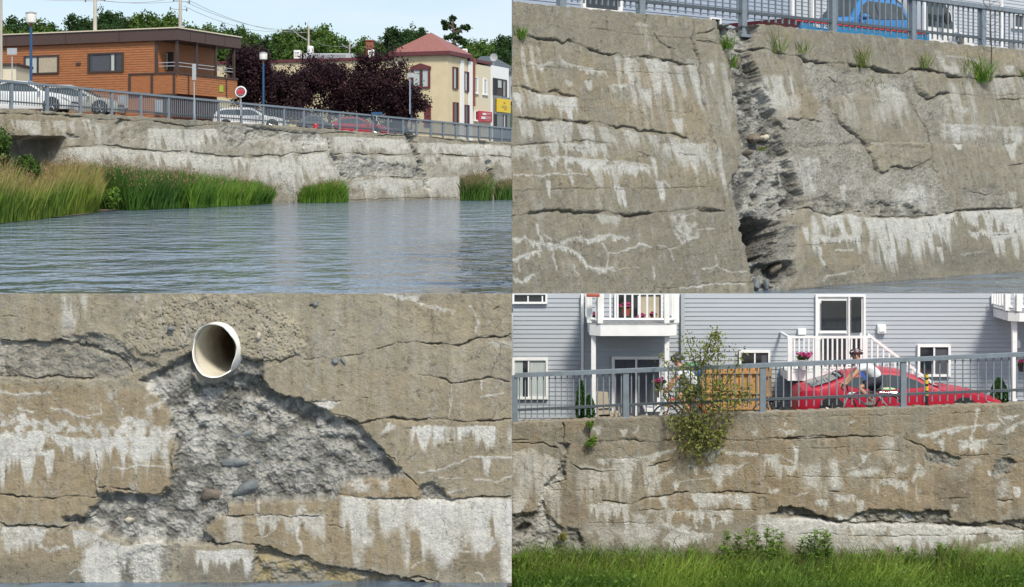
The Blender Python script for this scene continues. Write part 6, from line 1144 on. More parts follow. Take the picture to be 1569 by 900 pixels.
for i in range(4): m.quad(f_[i], f_[(i+1)%4], g_[(i+1)%4], g_[i])
m.build('cab_window', MT['glass_car'], tk); m = MB(); FV.box(m, sB+.003, sB+.2, TT-.01, TT+.015, zb-.3, zb+.05); m.build('blue_panel', MT['truck_blue'], tk)
m = MB(); p = FV.P(1452, 28, TT-.25); m.ball(p, .13, 12, 8, (.8,.5,1.5)); m.tube([p, FV.W(FV.at(1445,35,TT)[0], TT+.05, p.z-.1)], .025, 6); m.build('wing_mirror', MT['black'], tk, smooth=True)
p = FV.P(1466, 68, TT-.06); m = MB(); arc = []
for i in range(13): a_ = math.pi*i/12; arc.append(p+FV.d*math.cos(a_)*.26+Vector((0,0,math.sin(a_)*.27)))
m.tube(arc, .075, 8); m.build('fender', MT['chrome'], tk, smooth=True)
for sgn, tt in ((1, TT),): 
    for sw in (FV.at(1466,68,TT)[0], sA+1.6): c = FV.W(sw, TT+.12, 5.3+.27); m = MB(); m.tube([c+FV.n*.12, c-FV.n*.14], .27, 24); m.build('wheel', MT['rubber'], tk)
sM = (FV.at(1276,20,3.2)[0]+FV.at(1400,20,3.2)[0])/2; Lb = (FV.at(1400,20,3.2)[0]-FV.at(1276,20,3.2)[0]); c = FV.W(sM, 3.85, 5.405)
make_car('blue_car', 'blue car being carried in the bed of the tow truck', MT['car_blue'], 'hatch', Lb*1.06, 1.9, 1.3, c, math.atan2(FV.d.y, FV.d.x)+math.pi)
# tufts and the bare sapling rooted in the cracks of the tall wall
def wallpt(x, y, off=.03):
    n = Vector((nUR.x, nUR.y, bat)).normalized(); r = Vector(((x-CX)/FP, 1, -(y-HY)/FP)); c = Vector((0,0,EYE)); p0 = Vector((0,28.6,0)); k = n.dot(p0-c)/n.dot(r); return c+r*k+n*off
def tuft(label, P, h, n, w_, lm, seed, spread=.12, lean=.3, name='grass_tuft'):
    rng = np.random.default_rng(seed); root = empty(name, P, label, 'grass tuft'); B = np.array(P)[None, :]+rng.normal(0, 1, (n, 3))*np.array([spread, .02, spread*.25]); B[:, 1] -= .03
    blades('blades', B, h*rng.uniform(.4, 1.1, n), w_, rng, LM[lm], lean, root, .6)
for i, (x, y, h, n, sp, lb) in enumerate(((797,60,.28,50,.05,'green tuft at the left edge of the tall wall under its top course'),(1112,76,.42,60,.06,'bright green tuft in the broken top of the wall break'),(1122,104,.35,30,.05,'small yellow green tuft a little lower in the wall break'),(1190,80,.6,36,.14,'wispy grass tuft just right of the wall break under the railing'),(1225,82,.45,22,.1,'thin wispy tuft second to the right of the wall break'),(1318,103,.65,42,.16,'airy grass tuft below the blue truck bed'),(1413,105,.55,34,.1,'thin grass tuft below the truck cab'),(1478,112,.5,40,.25,'low sparse tuft left of the thick one by the bare sapling'),(1501,125,.75,110,.15,'thick bright green tuft at the foot of the bare sapling'),(1330,130,.25,20,.18,'small moss green tuft in the rough patch under the long crack'),(1166,232,.12,24,.06,'tiny mossy tuft on a stone inside the wall break'),(1566,118,.3,18,.06,'small tuft at the right edge of the tall wall'))):
    tuft(lb, wallpt(x, y), h, n, .02, 'clump' if i in (0,1,2,8) else 'reed_tan', 300+i, sp)
sp_ = empty('bare_sapling', wallpt(1517, 122), 'leafless brown sapling growing out of the crack in front of the railing', 'sapling'); rng = np.random.default_rng(5)
b0 = wallpt(1517,125); t0 = at(1516, -8, b0.y-.15); tr = MB(); tr.tube([b0, b0.lerp(t0,.4)+Vector((.03,0,0)), t0], [.022,.016,.006], 6); tr.build('trunk', MT['bark'], sp_); tw = MB()
for i in range(16):
    f = rng.uniform(.3,.95); s = b0.lerp(t0, f); sg_ = rng.choice([-1,1]); e = s+Vector((sg_*rng.uniform(.15,.5), rng.uniform(-.1,.1), rng.uniform(.2,.5))); tw.tube([s, s.lerp(e,.5)+Vector((sg_*.04,0,-.03)), e], [.007,.005,.002], 4)
tw.build('twigs', MT['bark'], sp_)
# loose stones wedged in the break and in the hollow round the pipe
def stone(label, P, r, sc, mt, seed, rot=0):
    rng = np.random.default_rng(seed); m = MB(); m.ball((0,0,0), r, 12, 9, sc); 
    V = np.array(m.v); V *= (1+.38*(vnoise(V[:,0]/r*1.3+9, V[:,2]/r*1.3+V[:,1]/r+9, seed)-.5)*2)[:, None]; c_, s_ = math.cos(rot), math.sin(rot); X = V[:,0]*c_-V[:,2]*s_; Zz = V[:,0]*s_+V[:,2]*c_; V[:,0] = X; V[:,2] = Zz; m.v = [tuple(v) for v in V]
    o = m.build('stone', MT[mt], None, smooth=True); o.location = P; tag(o, label, 'stone', 'stones stuck in the broken walls')
for i, (x, y, r, sc, mt, lb) in enumerate(((1169,207,.17,(1.1,.8,.6),'rock2','brown stone high in the wall break'),(1186,206,.09,(1.2,.8,.7),'rock3','pale pebble right of the brown stone in the wall break'),(1163,229,.12,(1.1,.8,.6),'rock2','mossy brown stone in the middle of the wall break'),(1203,407,.13,(1.3,.8,.6),'rock2','orange brown stone low in the wall break by the water'),(1108,57,.14,(1.5,.8,.7),'rock3','white stone at the top of the wall break'),(1140,96,.15,(1.4,.8,.6),'rock2','flat tan stone near the top of the wall break'),(1172,435,.15,(1.4,.8,.6),'rock1','grey stone at the foot of the wall break'),(1190,432,.12,(1.3,.8,.6),'rock1','smaller grey stone at the foot of the wall break'))):
    stone(lb, wallpt(x, y, -.62 if y > 340 and y < 400 else -.3), r, sc, mt, 40+i, .2*i)
def near(x, y, off): Y = 9.6+off; return at(x, y, Y)
for i, (x, y, r, sc, mt, rt, lb, of) in enumerate(((364,709,.085,(1.7,.6,.42),'rock1',.12,'long blue grey slate set level in the middle of the pipe hollow',.09),(326,757,.055,(1.5,.6,.75),'rock2',-.1,'oval brown stone left of the dark gap under the pipe hollow',.06),(376,750,.07,(1.5,.6,.5),'rock1',.35,'tilted slate leaning over the dark gap low in the pipe hollow',.06),(373,666,.055,(1.5,.5,.45),'rock1',.4,'small dark slate splinter below the pipe on the right',.08),(356,676,.035,(1.5,.5,.5),'rock1',.2,'dark chip just left of the slate splinter under the pipe',.08),(337,692,.035,(1.6,.6,.6),'rock2',0,'brown pebble left above the long slate in the hollow',.08),(367,689,.022,(1.4,.8,.8),'rock1',0,'small grey pebble above the long slate',.08),(198,797,.025,(1.2,.8,.7),'rock3',0,'white pebble under the left block edge',.05),(514,554,.018,(1.2,.8,1.1),'rock1',0,'dark pebble in the seam right of the pipe',.0),(526,553,.017,(.8,.8,1.2),'rock1',.5,'blue grey pebble in the seam right of the pipe',.0),(397,515,.020,(.8,.7,1),'rock3',0,'round white pebble in the mortar right of the pipe',-.02),(484,466,.015,(1,.7,1),'rock1',0,'black pebble near the top right of the pipe',.0),(262,503,.02,(1,.8,.7),'rock1',0,'grey pebble in the mortar left of the pipe',-.02))):
    stone(lb, near(x, y, of), r, sc, mt, 70+i, rt)
# ================================================================ lower left: the drain pipe
pc = near(328, 537, -.04); ax = Vector((-.30, -1, -.07)).normalized(); u = ax.cross(Vector((0,0,1))).normalized(); v = u.cross(ax).normalized(); root = empty('drain_pipe', pc, 'broken white plastic drain pipe sticking out of the close wall', 'pipe'); m = MB(); nseg = 72; rings = []
r0, r1, ln = .160, .154, 1.15; rng = np.random.default_rng(3)
def rim(a):      # the front edge is broken away at the left and lower left
    a = a % (2*math.pi); b = 0
    b += .055*math.exp(-((a-math.pi*1.0)/.55)**2)+.05*math.exp(-((a-math.pi*1.28)/.18)**2)+.012*math.sin(a*3+1)+.004*math.sin(a*7)+.0015*math.sin(a*19)
    return b
for rr, inner in ((r0, 0), (r1, 1)):
    for j in range(2):
        for k in range(nseg):
            a = 2*math.pi*k/nseg; d = -ln if j else .02-rim(a)+(.0 if not inner else -.003)
            m.v.append(tuple(pc+ax*d+(u*math.cos(a)*.88+v*math.sin(a)*1.05)*rr))
for k in range(nseg):
    k2_ = (k+1) % nseg; o_f, o_b, i_f, i_b = (q*nseg for q in range(4)); m.f += [(o_f+k, o_f+k2_, o_b+k2_, o_b+k), (i_f+k2_, i_f+k, i_b+k, i_b+k2_), (o_f+k2_, o_f+k, i_f+k, i_f+k2_)]
po_ = m.build('tube', MT['pvc'], root, smooth=True)
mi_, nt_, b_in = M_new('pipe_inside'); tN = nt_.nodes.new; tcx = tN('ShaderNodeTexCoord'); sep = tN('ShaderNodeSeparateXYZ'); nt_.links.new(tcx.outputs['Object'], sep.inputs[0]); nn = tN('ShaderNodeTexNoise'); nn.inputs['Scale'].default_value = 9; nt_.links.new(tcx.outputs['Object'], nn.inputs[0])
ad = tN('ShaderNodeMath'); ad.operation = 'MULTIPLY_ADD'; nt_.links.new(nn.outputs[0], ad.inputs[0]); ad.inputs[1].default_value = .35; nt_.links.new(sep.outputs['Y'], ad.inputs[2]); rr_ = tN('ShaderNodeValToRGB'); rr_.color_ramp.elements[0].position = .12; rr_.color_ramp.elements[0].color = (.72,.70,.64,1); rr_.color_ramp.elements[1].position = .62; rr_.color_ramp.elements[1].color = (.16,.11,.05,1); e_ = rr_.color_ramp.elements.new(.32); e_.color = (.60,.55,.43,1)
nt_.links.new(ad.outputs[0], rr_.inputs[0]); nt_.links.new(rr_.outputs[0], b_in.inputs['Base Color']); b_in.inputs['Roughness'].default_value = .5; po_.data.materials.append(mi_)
for p_ in po_.data.polygons:
    if all(v_ >= 2*nseg for v_ in p_.vertices): p_.material_index = 1
m = MB(); m.v = [tuple(pc-ax*(ln-.01)+(u*math.cos(2*math.pi*k/24)*.86+v*math.sin(2*math.pi*k/24))*r1*1.0) for k in range(24)]; m.f = [tuple(range(24))]; m.build('dark_end', mat('pipe_end_shade', (.05,.035,.02), .95), root)  # dark disc stands in for the unlit depth of the pipe
# ---------------------------------------------------------------- pipe inside: dirty brown, with the darkness of its depth put into the colour
# ================================================================ lower right: street, house, cars and cyclists above the wall
def gz(X, Y): return -1.61-.24*max(0, Y-26.5)+.035*(X-4)
m = MB()
for i in range(10):
    X0, X1 = .02+i*1.1, 1.12+i*1.1
    for Y0, Y1 in ((24.72, 26.2), (26.2, 28.0)): m.quad((X0,Y0,gz(X0,max(Y0,25.0))),(X1,Y0,gz(X1,max(Y0,25.0))),(X1,Y1,gz(X1,Y1)),(X0,Y1,gz(X0,Y1)))
tag(m.build('lane', MT['asphalt']), kind='structure')
m = MB(); m.quad((.0,12,-3.78),(13,12,-3.78),(13,24.7,-3.72),(.0,24.7,-3.72)); tag(m.build('meadow_ground', MT['lawn']), kind='structure')
FS = Frame((0, 28), (1, 28)); ZR = EYE-(450-HY)/FP*28
ab = empty('apartment_building', (4.5, 28, -2.2), 'grey blue clapboard apartment building behind the cyclists', 'building')
siding(FS, 0, .02, 11, -2.4, ZR, .0792, MT['siding'], ab, depth=.10, lap=.014)
def P5(x, y, Y=28.0): return at(x, y, Y)
def pb(mb, x0, y0, x1, y1, Y0, Y1): p = at(x0, y1, Y0); q = at(x1, y0, Y0); mb.box(p.x, q.x, Y0, Y1, p.z, q.z); return mb
def part(name, mt, root, boxes, bevel=0):
    m = MB()
    for b in boxes: pb(m, *b)
    return m.build(name, MT[mt] if isinstance(mt, str) else mt, root, bevel=bevel)
YF = 27.98
window(FS, 785, 450.4, 838.5, 465.5, -.016, ab, 3, False, 'white', 'glass', (831, 809)); window(FS, 785, 548.5, 839.5, 611.5, -.016, ab, 3.5, True, 'white', 'glass', (810,), curt=[(786,801,'curtain'),(802,808,'curtain_dark'),(812,836,mat('aqua_curtain', (.25,.42,.38), .8, var=.2, vs=12, stretch=(8,8,.2)).name)] if False else [(786,801,'curtain'),(812,836,'curtain')])
window(FS, 941, 450.5, 1015, 503, -.016, ab, 3.0, False, 'white', 'glass', (978,), 'sliding_door', curt=[(980,1010,'beige')]); window(FS, 937, 546, 1014, 644, -.016, ab, 4.5, True, 'white', 'glass', (974.5,), 'sliding_door', curt=[(942,972,'curtain_dark'),(977,1009,'curtain_dark')]); window(FS, 1132, 537, 1179.5, 562, -.016, ab, 3.2, True, 'white', 'glass', (1156,), curt=[(1166,1175,'curtain_dark')])
window(FS, 1249, 451.5, 1325.5, 560, -.016, ab, 3.2, True, 'white', 'white', (), 'entry_door', dep=.05)
for x0, y0, x1, y1, nm in ((1258.5,461,1297,510,'door_glass'),(1304.5,456,1320,510,'side_light'),(1258.5,517,1297,560,'door_glass'),(1304.5,516,1320,560,'side_light')): part(nm, 'glass', ab, [(x0,y0,x1,y1,27.92,27.93)])
part('door_rail', 'white', ab, [(1300.2,454,1302,560,27.915,27.93),(1256,507,1299,511,27.91,27.925)]); part('door_handle', 'galv', ab, [(1298,500,1300,509,27.90,27.915)])
window(FS, 1405, 528, 1455.5, 577, -.016, ab, 3.6, True, 'white', 'glass', (1430.5,), curt=[(1432,1452,'curtain_dark')]); part('wall_vent', 'white', ab, [(1345,498,1358,511.5,27.9,27.985),(1347,500.5,1356,509,27.88,27.9)], .01); part('wall_vent', 'white', ab, [(1223,504,1235.5,513.5,27.9,27.985)], .01)
part('downpipe', 'white', ab, [(890.2,450.5,894.2,590,27.9,27.985)]); part('downpipe', 'siding', ab, [(1043.5,450.5,1049,600,27.9,27.985)]); part('porch_lamp', 'white', ab, [(1558,524,1564,534,27.85,27.98),(1559.5,521,1562.5,524,27.88,27.98)], .01)
def balcony(xl, xr, yfl, yfb, dep, nb, pxs, corner, label=None):
    """a bay balcony seen from the front: deck with chamfered corners, fascia, balusters, corner posts and supports"""
    Yb = 28-dep; bx = MB(); zt = at(0, yfl, Yb).z; zb_ = at(0, yfb, Yb).z; X0, X1 = at(xl,0,Yb).x, at(xr,0,Yb).x; c = corner*Yb/FP
    ring = [(X0, 27.97), (X0, Yb+c*.8), (X0+c, Yb), (X1-c, Yb), (X1, Yb+c*.8), (X1, 27.97)]; k = len(ring)
    root = empty('balcony', ((X0+X1)/2, 27.9, zb_)); root.parent = ab; root.location = Vector(((X0+X1)/2, 27.9, zb_))-ab.location
    f = MB(); lo = [Vector((x, y, zb_)) for x, y in ring]; hi = [Vector((x, y, zt)) for x, y in ring]; f.poly(lo); f.poly(hi)
    for i in range(k): f.quad(lo[i], lo[(i+1)%k], hi[(i+1)%k], hi[i])
    f.build('deck', MT['white'], root); e = MB(); lo = [Vector((x+(x-4)*.0, y-.02 if y < 27 else y, zt+.002)) for x, y in ring]; hi = [p+Vector((0,0,.025)) for p in lo]; e.poly(lo); e.poly(hi)
    for i in range(k): e.quad(lo[i], lo[(i+1)%k], hi[(i+1)%k], hi[i])
    e.build('deck_edge', MT['grey'], root); ztop_ = at(0, 450.3, Yb).z; br = MB(); segs = list(zip(ring, ring[1:])); tot = sum(math.dist(a, b) for a, b in segs)
    for a, b in segs:
        n = max(2, round(math.dist(a, b)/tot*nb))
        for i in range(n): f_ = (i+.5)/n; x = a[0]+(b[0]-a[0])*f_; y = a[1]+(b[1]-a[1])*f_; x -= .02*(1 if x > 0 else -1); br.box(x-.016, x+.016, y+.03, y+.055, zt+.07, at(0, 450.5, y+.055).z)
    br.build('balusters', MT['white'], root); rl = MB()
    for a, b in segs:
        d = Vector((b[0]-a[0], b[1]-a[1], 0)); p, q = Vector((*a, zt+.09)), Vector((*b, zt+.09)); rl.tube([p+Vector((0,.04,0)), q+Vector((0,.04,0))], .03, 4)
    rl.build('bottom_rail', MT['white'], root)
    for x, y in ring[1:-1]: ps = MB(); ps.box(x-.045, x+.045, y+.0, y+.09, zt+.03, at(0, 450.5, y+.09).z); ps.build('rail_post', MT['white'], root)
    for x in pxs: ps = MB(); q = at(x, 500, Yb+.15).x; ps.box(q-.04, q+.04, Yb+.15, Yb+.23, gz(q, Yb)-.1, zb_-.003); ps.build('support_post', MT['white'], root)
    return root
balcony(904, 1038, 498.5, 515, 1.0, 26, (909.5, 1022), 16); balcony(1548, 1700, 480, 493, 1.0, 24, (1555, 1690), 14)
# the landing and stair
st = empty('stair_landing', (0,0,0)); st.parent = ab; X0, X1 = at(1207,0,27.2).x, at(1329,0,27.2).x; st.location = Vector((X0, 27.4, at(0,583,27.2).z))-ab.location; zt = at(0,570,27.2).z; zb_ = at(0,583.5,27.2).z; zr = at(0,515,27.2).z
m = MB(); m.box(X0, X1, 27.2, 27.97, zb_, zt); m.build('deck', MT['white'], st); m = MB(); m.box(X0-.01, X1+.03, 27.17, 27.21, zr-.04, zr); m.box(X0, X1, 27.19, 27.2, zt+.003, zt+.05); m.box(X0-.01, X0+.03, 27.22, 27.97, zr-.04, zr); m.build('handrail', MT['white'], st)
m = MB()
for i in range(17): x = X0+.03+(X1-X0-.06)*i/16; m.box(x-.014, x+.014, 27.175, 27.198, zt+.05, zr-.041)
m.build('balusters', MT['white'], st)
for x in (1207+3, 1252, 1325): q = at(x,0,27.2).x; m = MB(); m.box(q-.04, q+.04, 27.165, 27.21, zb_+.003, zr-.041); m.build('newel_post', MT['white'], st)
m = MB(); m.box(X0+.35, X0+.5, 27.4, 27.5, gz(5,27.4)-.1, zb_-.003); m.box(X1-.3, X1-.2, 27.4, 27.5, gz(5,27.4)-.1, zb_-.003); m.build('support_post', MT['white'], st)
a, b = at(1330,515,27.2), at(1432,592,27.2); m = MB(); w_ = Vector((0,.04,0)); h_ = Vector((0,0,.055)); m.hexa([a,b,b+w_,a+w_,a+h_,b+h_,b+w_+h_,a+w_+h_]); m.build('stair_rail', MT['white'], st); m = MB()
for i in range(11): f = (i+.7)/11.5; p = a.lerp(b, f); m.box(p.x-.014, p.x+.014, 27.21, 27.235, p.z-.55, p.z)
m.build('stair_balusters', MT['white'], st); a2, b2 = a-Vector((0,0,.62)), b-Vector((0,0,.62)); m = MB(); m.hexa([a2-h_*2,b2-h_*2,b2+w_-h_*2,a2+w_-h_*2,a2+h_,b2+h_,b2+w_+h_,a2+w_+h_]); m.build('stringer', MT['white'], st); m = MB()
for i in range(7): p = a2.lerp(b2, (i+.5)/7); m.box(p.x-.13, p.x+.13, 27.25, 27.9, p.z-.02, p.z+.02)
m.build('step', MT['white'], st)
# flower pots and other small things about the house
def flowers(label, x, y, r, Y, n, pot=True, name='flower_pot', lm='pink', seed=1, potm='white', leafy=True):
    rng = np.random.default_rng(seed); c = at(x, y, Y); k = Y/FP; root = empty(name, c-Vector((0,0,r*k*1.2)), label, 'flowers')
    if pot: m = MB(); m.lathe([(r*k*.55,-r*k*1.2),(r*k*.8,-r*k*.1),(r*k*.85,0)], c, 'z', 16); m.build('pot', MT[potm], root, smooth=True)
    if leafy: P, v = crown_points(c+Vector((0,0,r*k*.4)), (r*k*1.1, r*k*.8, r*k*.7), n, rng, 6, 30, .3); V, F = leaf_arrays(P, .05, rng); np_mesh('leaves', V, F, LM['shrub'], {'var': np.repeat(v, 4)}, root)
    P, v = crown_points(c+Vector((0,-.03,r*k*.6)), (r*k*1.2, r*k*.8, r*k*.7), n//2, rng, 6, 16, .2); V, F = leaf_arrays(P, .045, rng, .9); np_mesh('petals', V, F, LM[lm], {'var': np.repeat(v, 4)}, root)
flowers('pink flower pot hanging on the landing rail by the entry door', 1232, 552, 12, 27.1, 260, seed=2); flowers('dark basket of magenta flowers hanging left of the red bicycle', 1010, 588, 8, 26.9, 240, seed=3, potm='black'); flowers('pink flowers hanging at the right balcony post', 1566, 560, 8, 27.2, 240, seed=4, potm='black')
for x, y, r, lb, sd in ((959,473,9,'red pot with a green plant in the middle of the balcony',5),(983,487,6,'small orange pot on the balcony floor to the right',6),(1001,484,6,'potted green plant at the right end of the balcony',7),(914,486,7,'potted plant at the left end of the balcony',8)): flowers(lb, x, y, r, 27.45, 200, seed=sd, potm='terracotta')
pl = empty('planter_box', at(906, 455, 27.0), 'red planter box at the upper left of the balcony', 'planter'); m = MB(); pb(m, 899, 451, 919, 455.5, 26.82, 26.96); m.build('box', MT['terracotta'], pl, bevel=.01)
# wooden fence panels
def board_fence(label, x0, x1, y0, y1, Y, n):
    p = at(x0, y1, Y); root = empty('wooden_fence', p, label, 'fence'); xs = np.linspace(x0, x1, n+1); m = MB()
    for i in range(n): yy = y0+(.8 if i % 2 else 0); pb(m, xs[i]+.25, yy, xs[i+1]-.25, y1+14, Y-(.03 if i % 2 else 0), Y+.02)
    m.build('boards', MT['cedar'], root); m = MB()
    for y in (y0+9, y0+40, y0+64): pb(m, x0, y, x1, y+4, Y-.06, Y-.031)
    m.build('crosspiece', MT['cedar'], root)
board_fence('tall orange cedar board fence between the sapling and the grey post', 1076, 1171, 560, 638, 27.6, 15); board_fence('narrow strip of cedar fence just right of the grey post', 1174, 1182.5, 564, 634, 27.7, 2)
# garden furniture and shrubs
ch = empty('garden_chair', at(930, 655, 27.4), 'beige reclining garden chair beside the balcony post', 'chair'); k = 27.4/FP
for nm, q in (('backrest', [(913,600),(931,601),(935,638),(917,638)]), ('seat', [(917,636),(950,634),(953,640),(919,642)])):
    m = MB(); f_ = [at(x,y,27.4) for x,y in q]; b_ = [p+Vector((0,.35,.0)) if nm == 'seat' else p+Vector((0,.03,0)) for p in f_]; m.poly(f_); m.poly(b_[::-1])
    for i in range(4): m.quad(f_[i], f_[(i+1)%4], b_[(i+1)%4], b_[i])
    m.build(nm, MT['beige'], ch)
for x in (916, 948): m = MB(); m.tube([at(x,620,27.38), at(x+1,662,27.38)], .012, 6); m.build('leg', MT['beige'], ch)
m = MB(); m.tube([at(915,626,27.38), at(940,624,27.38), at(944,640,27.38)], .014, 6); m.build('armrest', MT['beige'], ch)
tb = empty('garden_table', at(1000, 655, 27.2), 'small white slatted garden table behind the front wheel of the red bicycle', 'table'); m = MB(); pb(m, 988, 627, 1014, 631, 27.0, 27.5); m.build('tabletop', MT['white'], tb)
for x, x2 in ((991,988),(1010,1014)): m = MB(); m.tube([at(x,631,27.05), at(x2,660,27.05)], .02, 6); m.build('leg', MT['white'], tb)
m = MB(); pb(m, 1007, 610, 1025, 628, 27.3, 27.35); m.build('backboard', MT['white'], tb)
def cedar_bush(label, x, yt, yb, rpx, Y, seed, n=1500):
    rng = np.random.default_rng(seed); k = Y/FP; b = at(x, yb, Y); h = (yb-yt)*k; root = empty('cedar_bush', b, label, 'bush'); z = rng.uniform(0, 1, n)**.8; a = rng.uniform(0, 6.28, n); r = rpx*k*(np.sin(np.pi*np.clip(z*.85+.12,0,1))**.7)*rng.uniform(.55,1.05,n)
    P = np.stack([b.x+r*np.cos(a), b.y+r*np.sin(a)*.8, b.z+z*h], 1); V, F = leaf_arrays(P, .055, rng, .4, -1.1); np_mesh('foliage', V, F, LM['cedar'], {'var': np.repeat(rng.uniform(0,1,n), 4)}, root); m = MB(); m.tube([b-Vector((0,0,.2)), b+Vector((0,0,h*.8))], .02, 6); m.build('stem', MT['bark'], root)
cedar_bush('slim upright cedar bush left of the balcony post', 890, 584, 655, 8, 27.2, 21); cedar_bush('low rounded light cedar beside the slim one', 903, 606, 655, 9, 27.0, 22); cedar_bush('cedar bush by the right balcony post', 1531, 580, 640, 14, 27.4, 23, 2200)
# railing
def wtop(x): return 648.5-.0405*(x-784) if x < 1180 else 632.5-.0345*(x-1180)
pp = []; YR = 24.6
for x in (750, 959, 1168.5, 1384, 1602, 1740): p = at(x, wtop(x)+1.5, YR); q = at(x, 574-.0398*(x-784)+(1.2 if 900 < x < 1400 else 0), YR); pp.append((Vector((p.x,YR,p.z)), Vector((p.x,YR,q.z))))
pp[0] = (Vector((.045,YR,pp[0][0].z)), Vector((.045,YR,pp[0][1].z)))
railing('blue grey steel railing in front of the cyclists and the red car', pp, .092, .062, .30, .17, 18, MT['steel'])
# the red car
c = at(1374, 627, 26.6); Ln = (1531-1218)/FP*26.6; Hc = (640-566)/FP*26.6
make_car('red_car', 'shiny red sports coupe parked in front of the grey apartment building', MT['car_red'], 'coupe', Ln, Hc, Ln*.30, (c.x, 26.7, at(0, 566.5, 26.6).z-Hc), R(-1.6), (.165,.80))
mk = empty('marker_post', at(1420, 645, 25.4), 'yellow and black banded marker post in front of the red car', 'post'); m = MB(); m.tube([at(1420,573,25.4), at(1420,645,25.4)], .027, 10); m.build('post', MT['black'], mk)
for y0, y1 in ((574,578.5),(582,588),(592,598.5),(601.5,606)): m = MB(); m.tube([at(1420,y0,25.4), at(1420,y1,25.4)], .0285, 12); m.build('yellow_band', MT['yellow'], mk)
# ---------------------------------------------------------------- bicycles and riders
def bicycle(label, Y, fw, rw, rpx, hub, head, seat, bars, frame_m, root_y=None):
    k = Y/FP; r = rpx*k; root = empty('bicycle', at((fw[0]+rw[0])/2, fw[1]+rpx, Y), label, 'bicycle'); A = lambda p, dy=0: at(p[0], p[1], Y+dy)
    for c in (fw, rw):
        m = MB(); m.torus(A(c), r, .012, 'y', 40, 6); w_ = m.build('wheel', MT['rubber'], root, smooth=True); m = MB(); m.torus(A(c), r*.94, .006, 'y', 36, 5); o = m.build('rim', MT['chrome'], root); o.parent = w_; m = MB()
        for i in range(14): a = i*6.2832/14; m.tube([A(c), A(c)+Vector((math.cos(a)*r*.94, 0, math.sin(a)*r*.94))], .0018, 3)
        o = m.build('spokes', MT['chrome'], root); o.parent = w_
    m = MB()
    for p, q in ((head, hub), (hub, seat), (head, (seat[0]*.92+hub[0]*.08, seat[1]*.92+hub[1]*.08)), (hub, rw), ((seat[0]*.9+hub[0]*.1, seat[1]*.9+hub[1]*.1), rw)): m.tube([A(p), A(q)], .015, 8)
    m.build('frame', frame_m, root, smooth=True); m = MB(); m.tube([A(head), A((head[0]*.7+fw[0]*.3, head[1]*.7+fw[1]*.3+1)), A(fw)], .013, 8); m.build('fork', frame_m, root)
    m = MB(); 
    for dy in (-.16, .16): m.tube([A(head), A(bars), A((bars[0], bars[1]), dy), A((bars[0]-6, bars[1]+1), dy), A((bars[0]-8, bars[1]+6), dy), A((bars[0]-4, bars[1]+10), dy)], .012, 7)
    m.build('handlebar', MT['black'], root, smooth=True); m = MB(); m.ball(A((seat[0], seat[1]-1)), .06, 10, 7, (1.9,1,.5)); m.build('saddle', MT['black'], root, smooth=True)
    m = MB(); m.lathe([(.055,-.01),(.055,.01)], A(hub)+Vector((0,-.05,0)), 'y', 18); m.tube([A(hub)+Vector((0,-.06,0)), A(hub)+Vector((-.02,-.06,-.12))], .009, 6); m.tube([A(hub)+Vector((0,.06,0)), A(hub)+Vector((.02,.06,.12))], .009, 6); m.build('crank', MT['chrome'], root)
    return root
def skin(name, nodes, edges, mtl, root, sub=2, rootv=0):
    me = bpy.data.meshes.new(name); off = root.location; me.from_pydata([tuple(Vector(p)-off) for p, r in nodes], edges, []); o = bpy.data.objects.new(name, me); C.objects.link(o)
    md = o.modifiers.new('skin', 'SKIN'); sv = me.skin_vertices[0].data
    for i, (p, r) in enumerate(nodes): sv[i].radius = (r, r) if not isinstance(r, tuple) else r; sv[i].use_root = (i == rootv)
    sb = o.modifiers.new('sub', 'SUBSURF'); sb.levels = sub; sb.render_levels = sub
    dg = bpy.context.evaluated_depsgraph_get(); dg.update(); m2 = bpy.data.meshes.new_from_object(o.evaluated_get(dg)); bpy.data.objects.remove(o); m2.materials.clear(); m2.materials.append(mtl)
    m2.polygons.foreach_set('use_smooth', [True]*len(m2.polygons)); o = bpy.data.objects.new(name, m2); C.objects.link(o); o.parent = root; return o
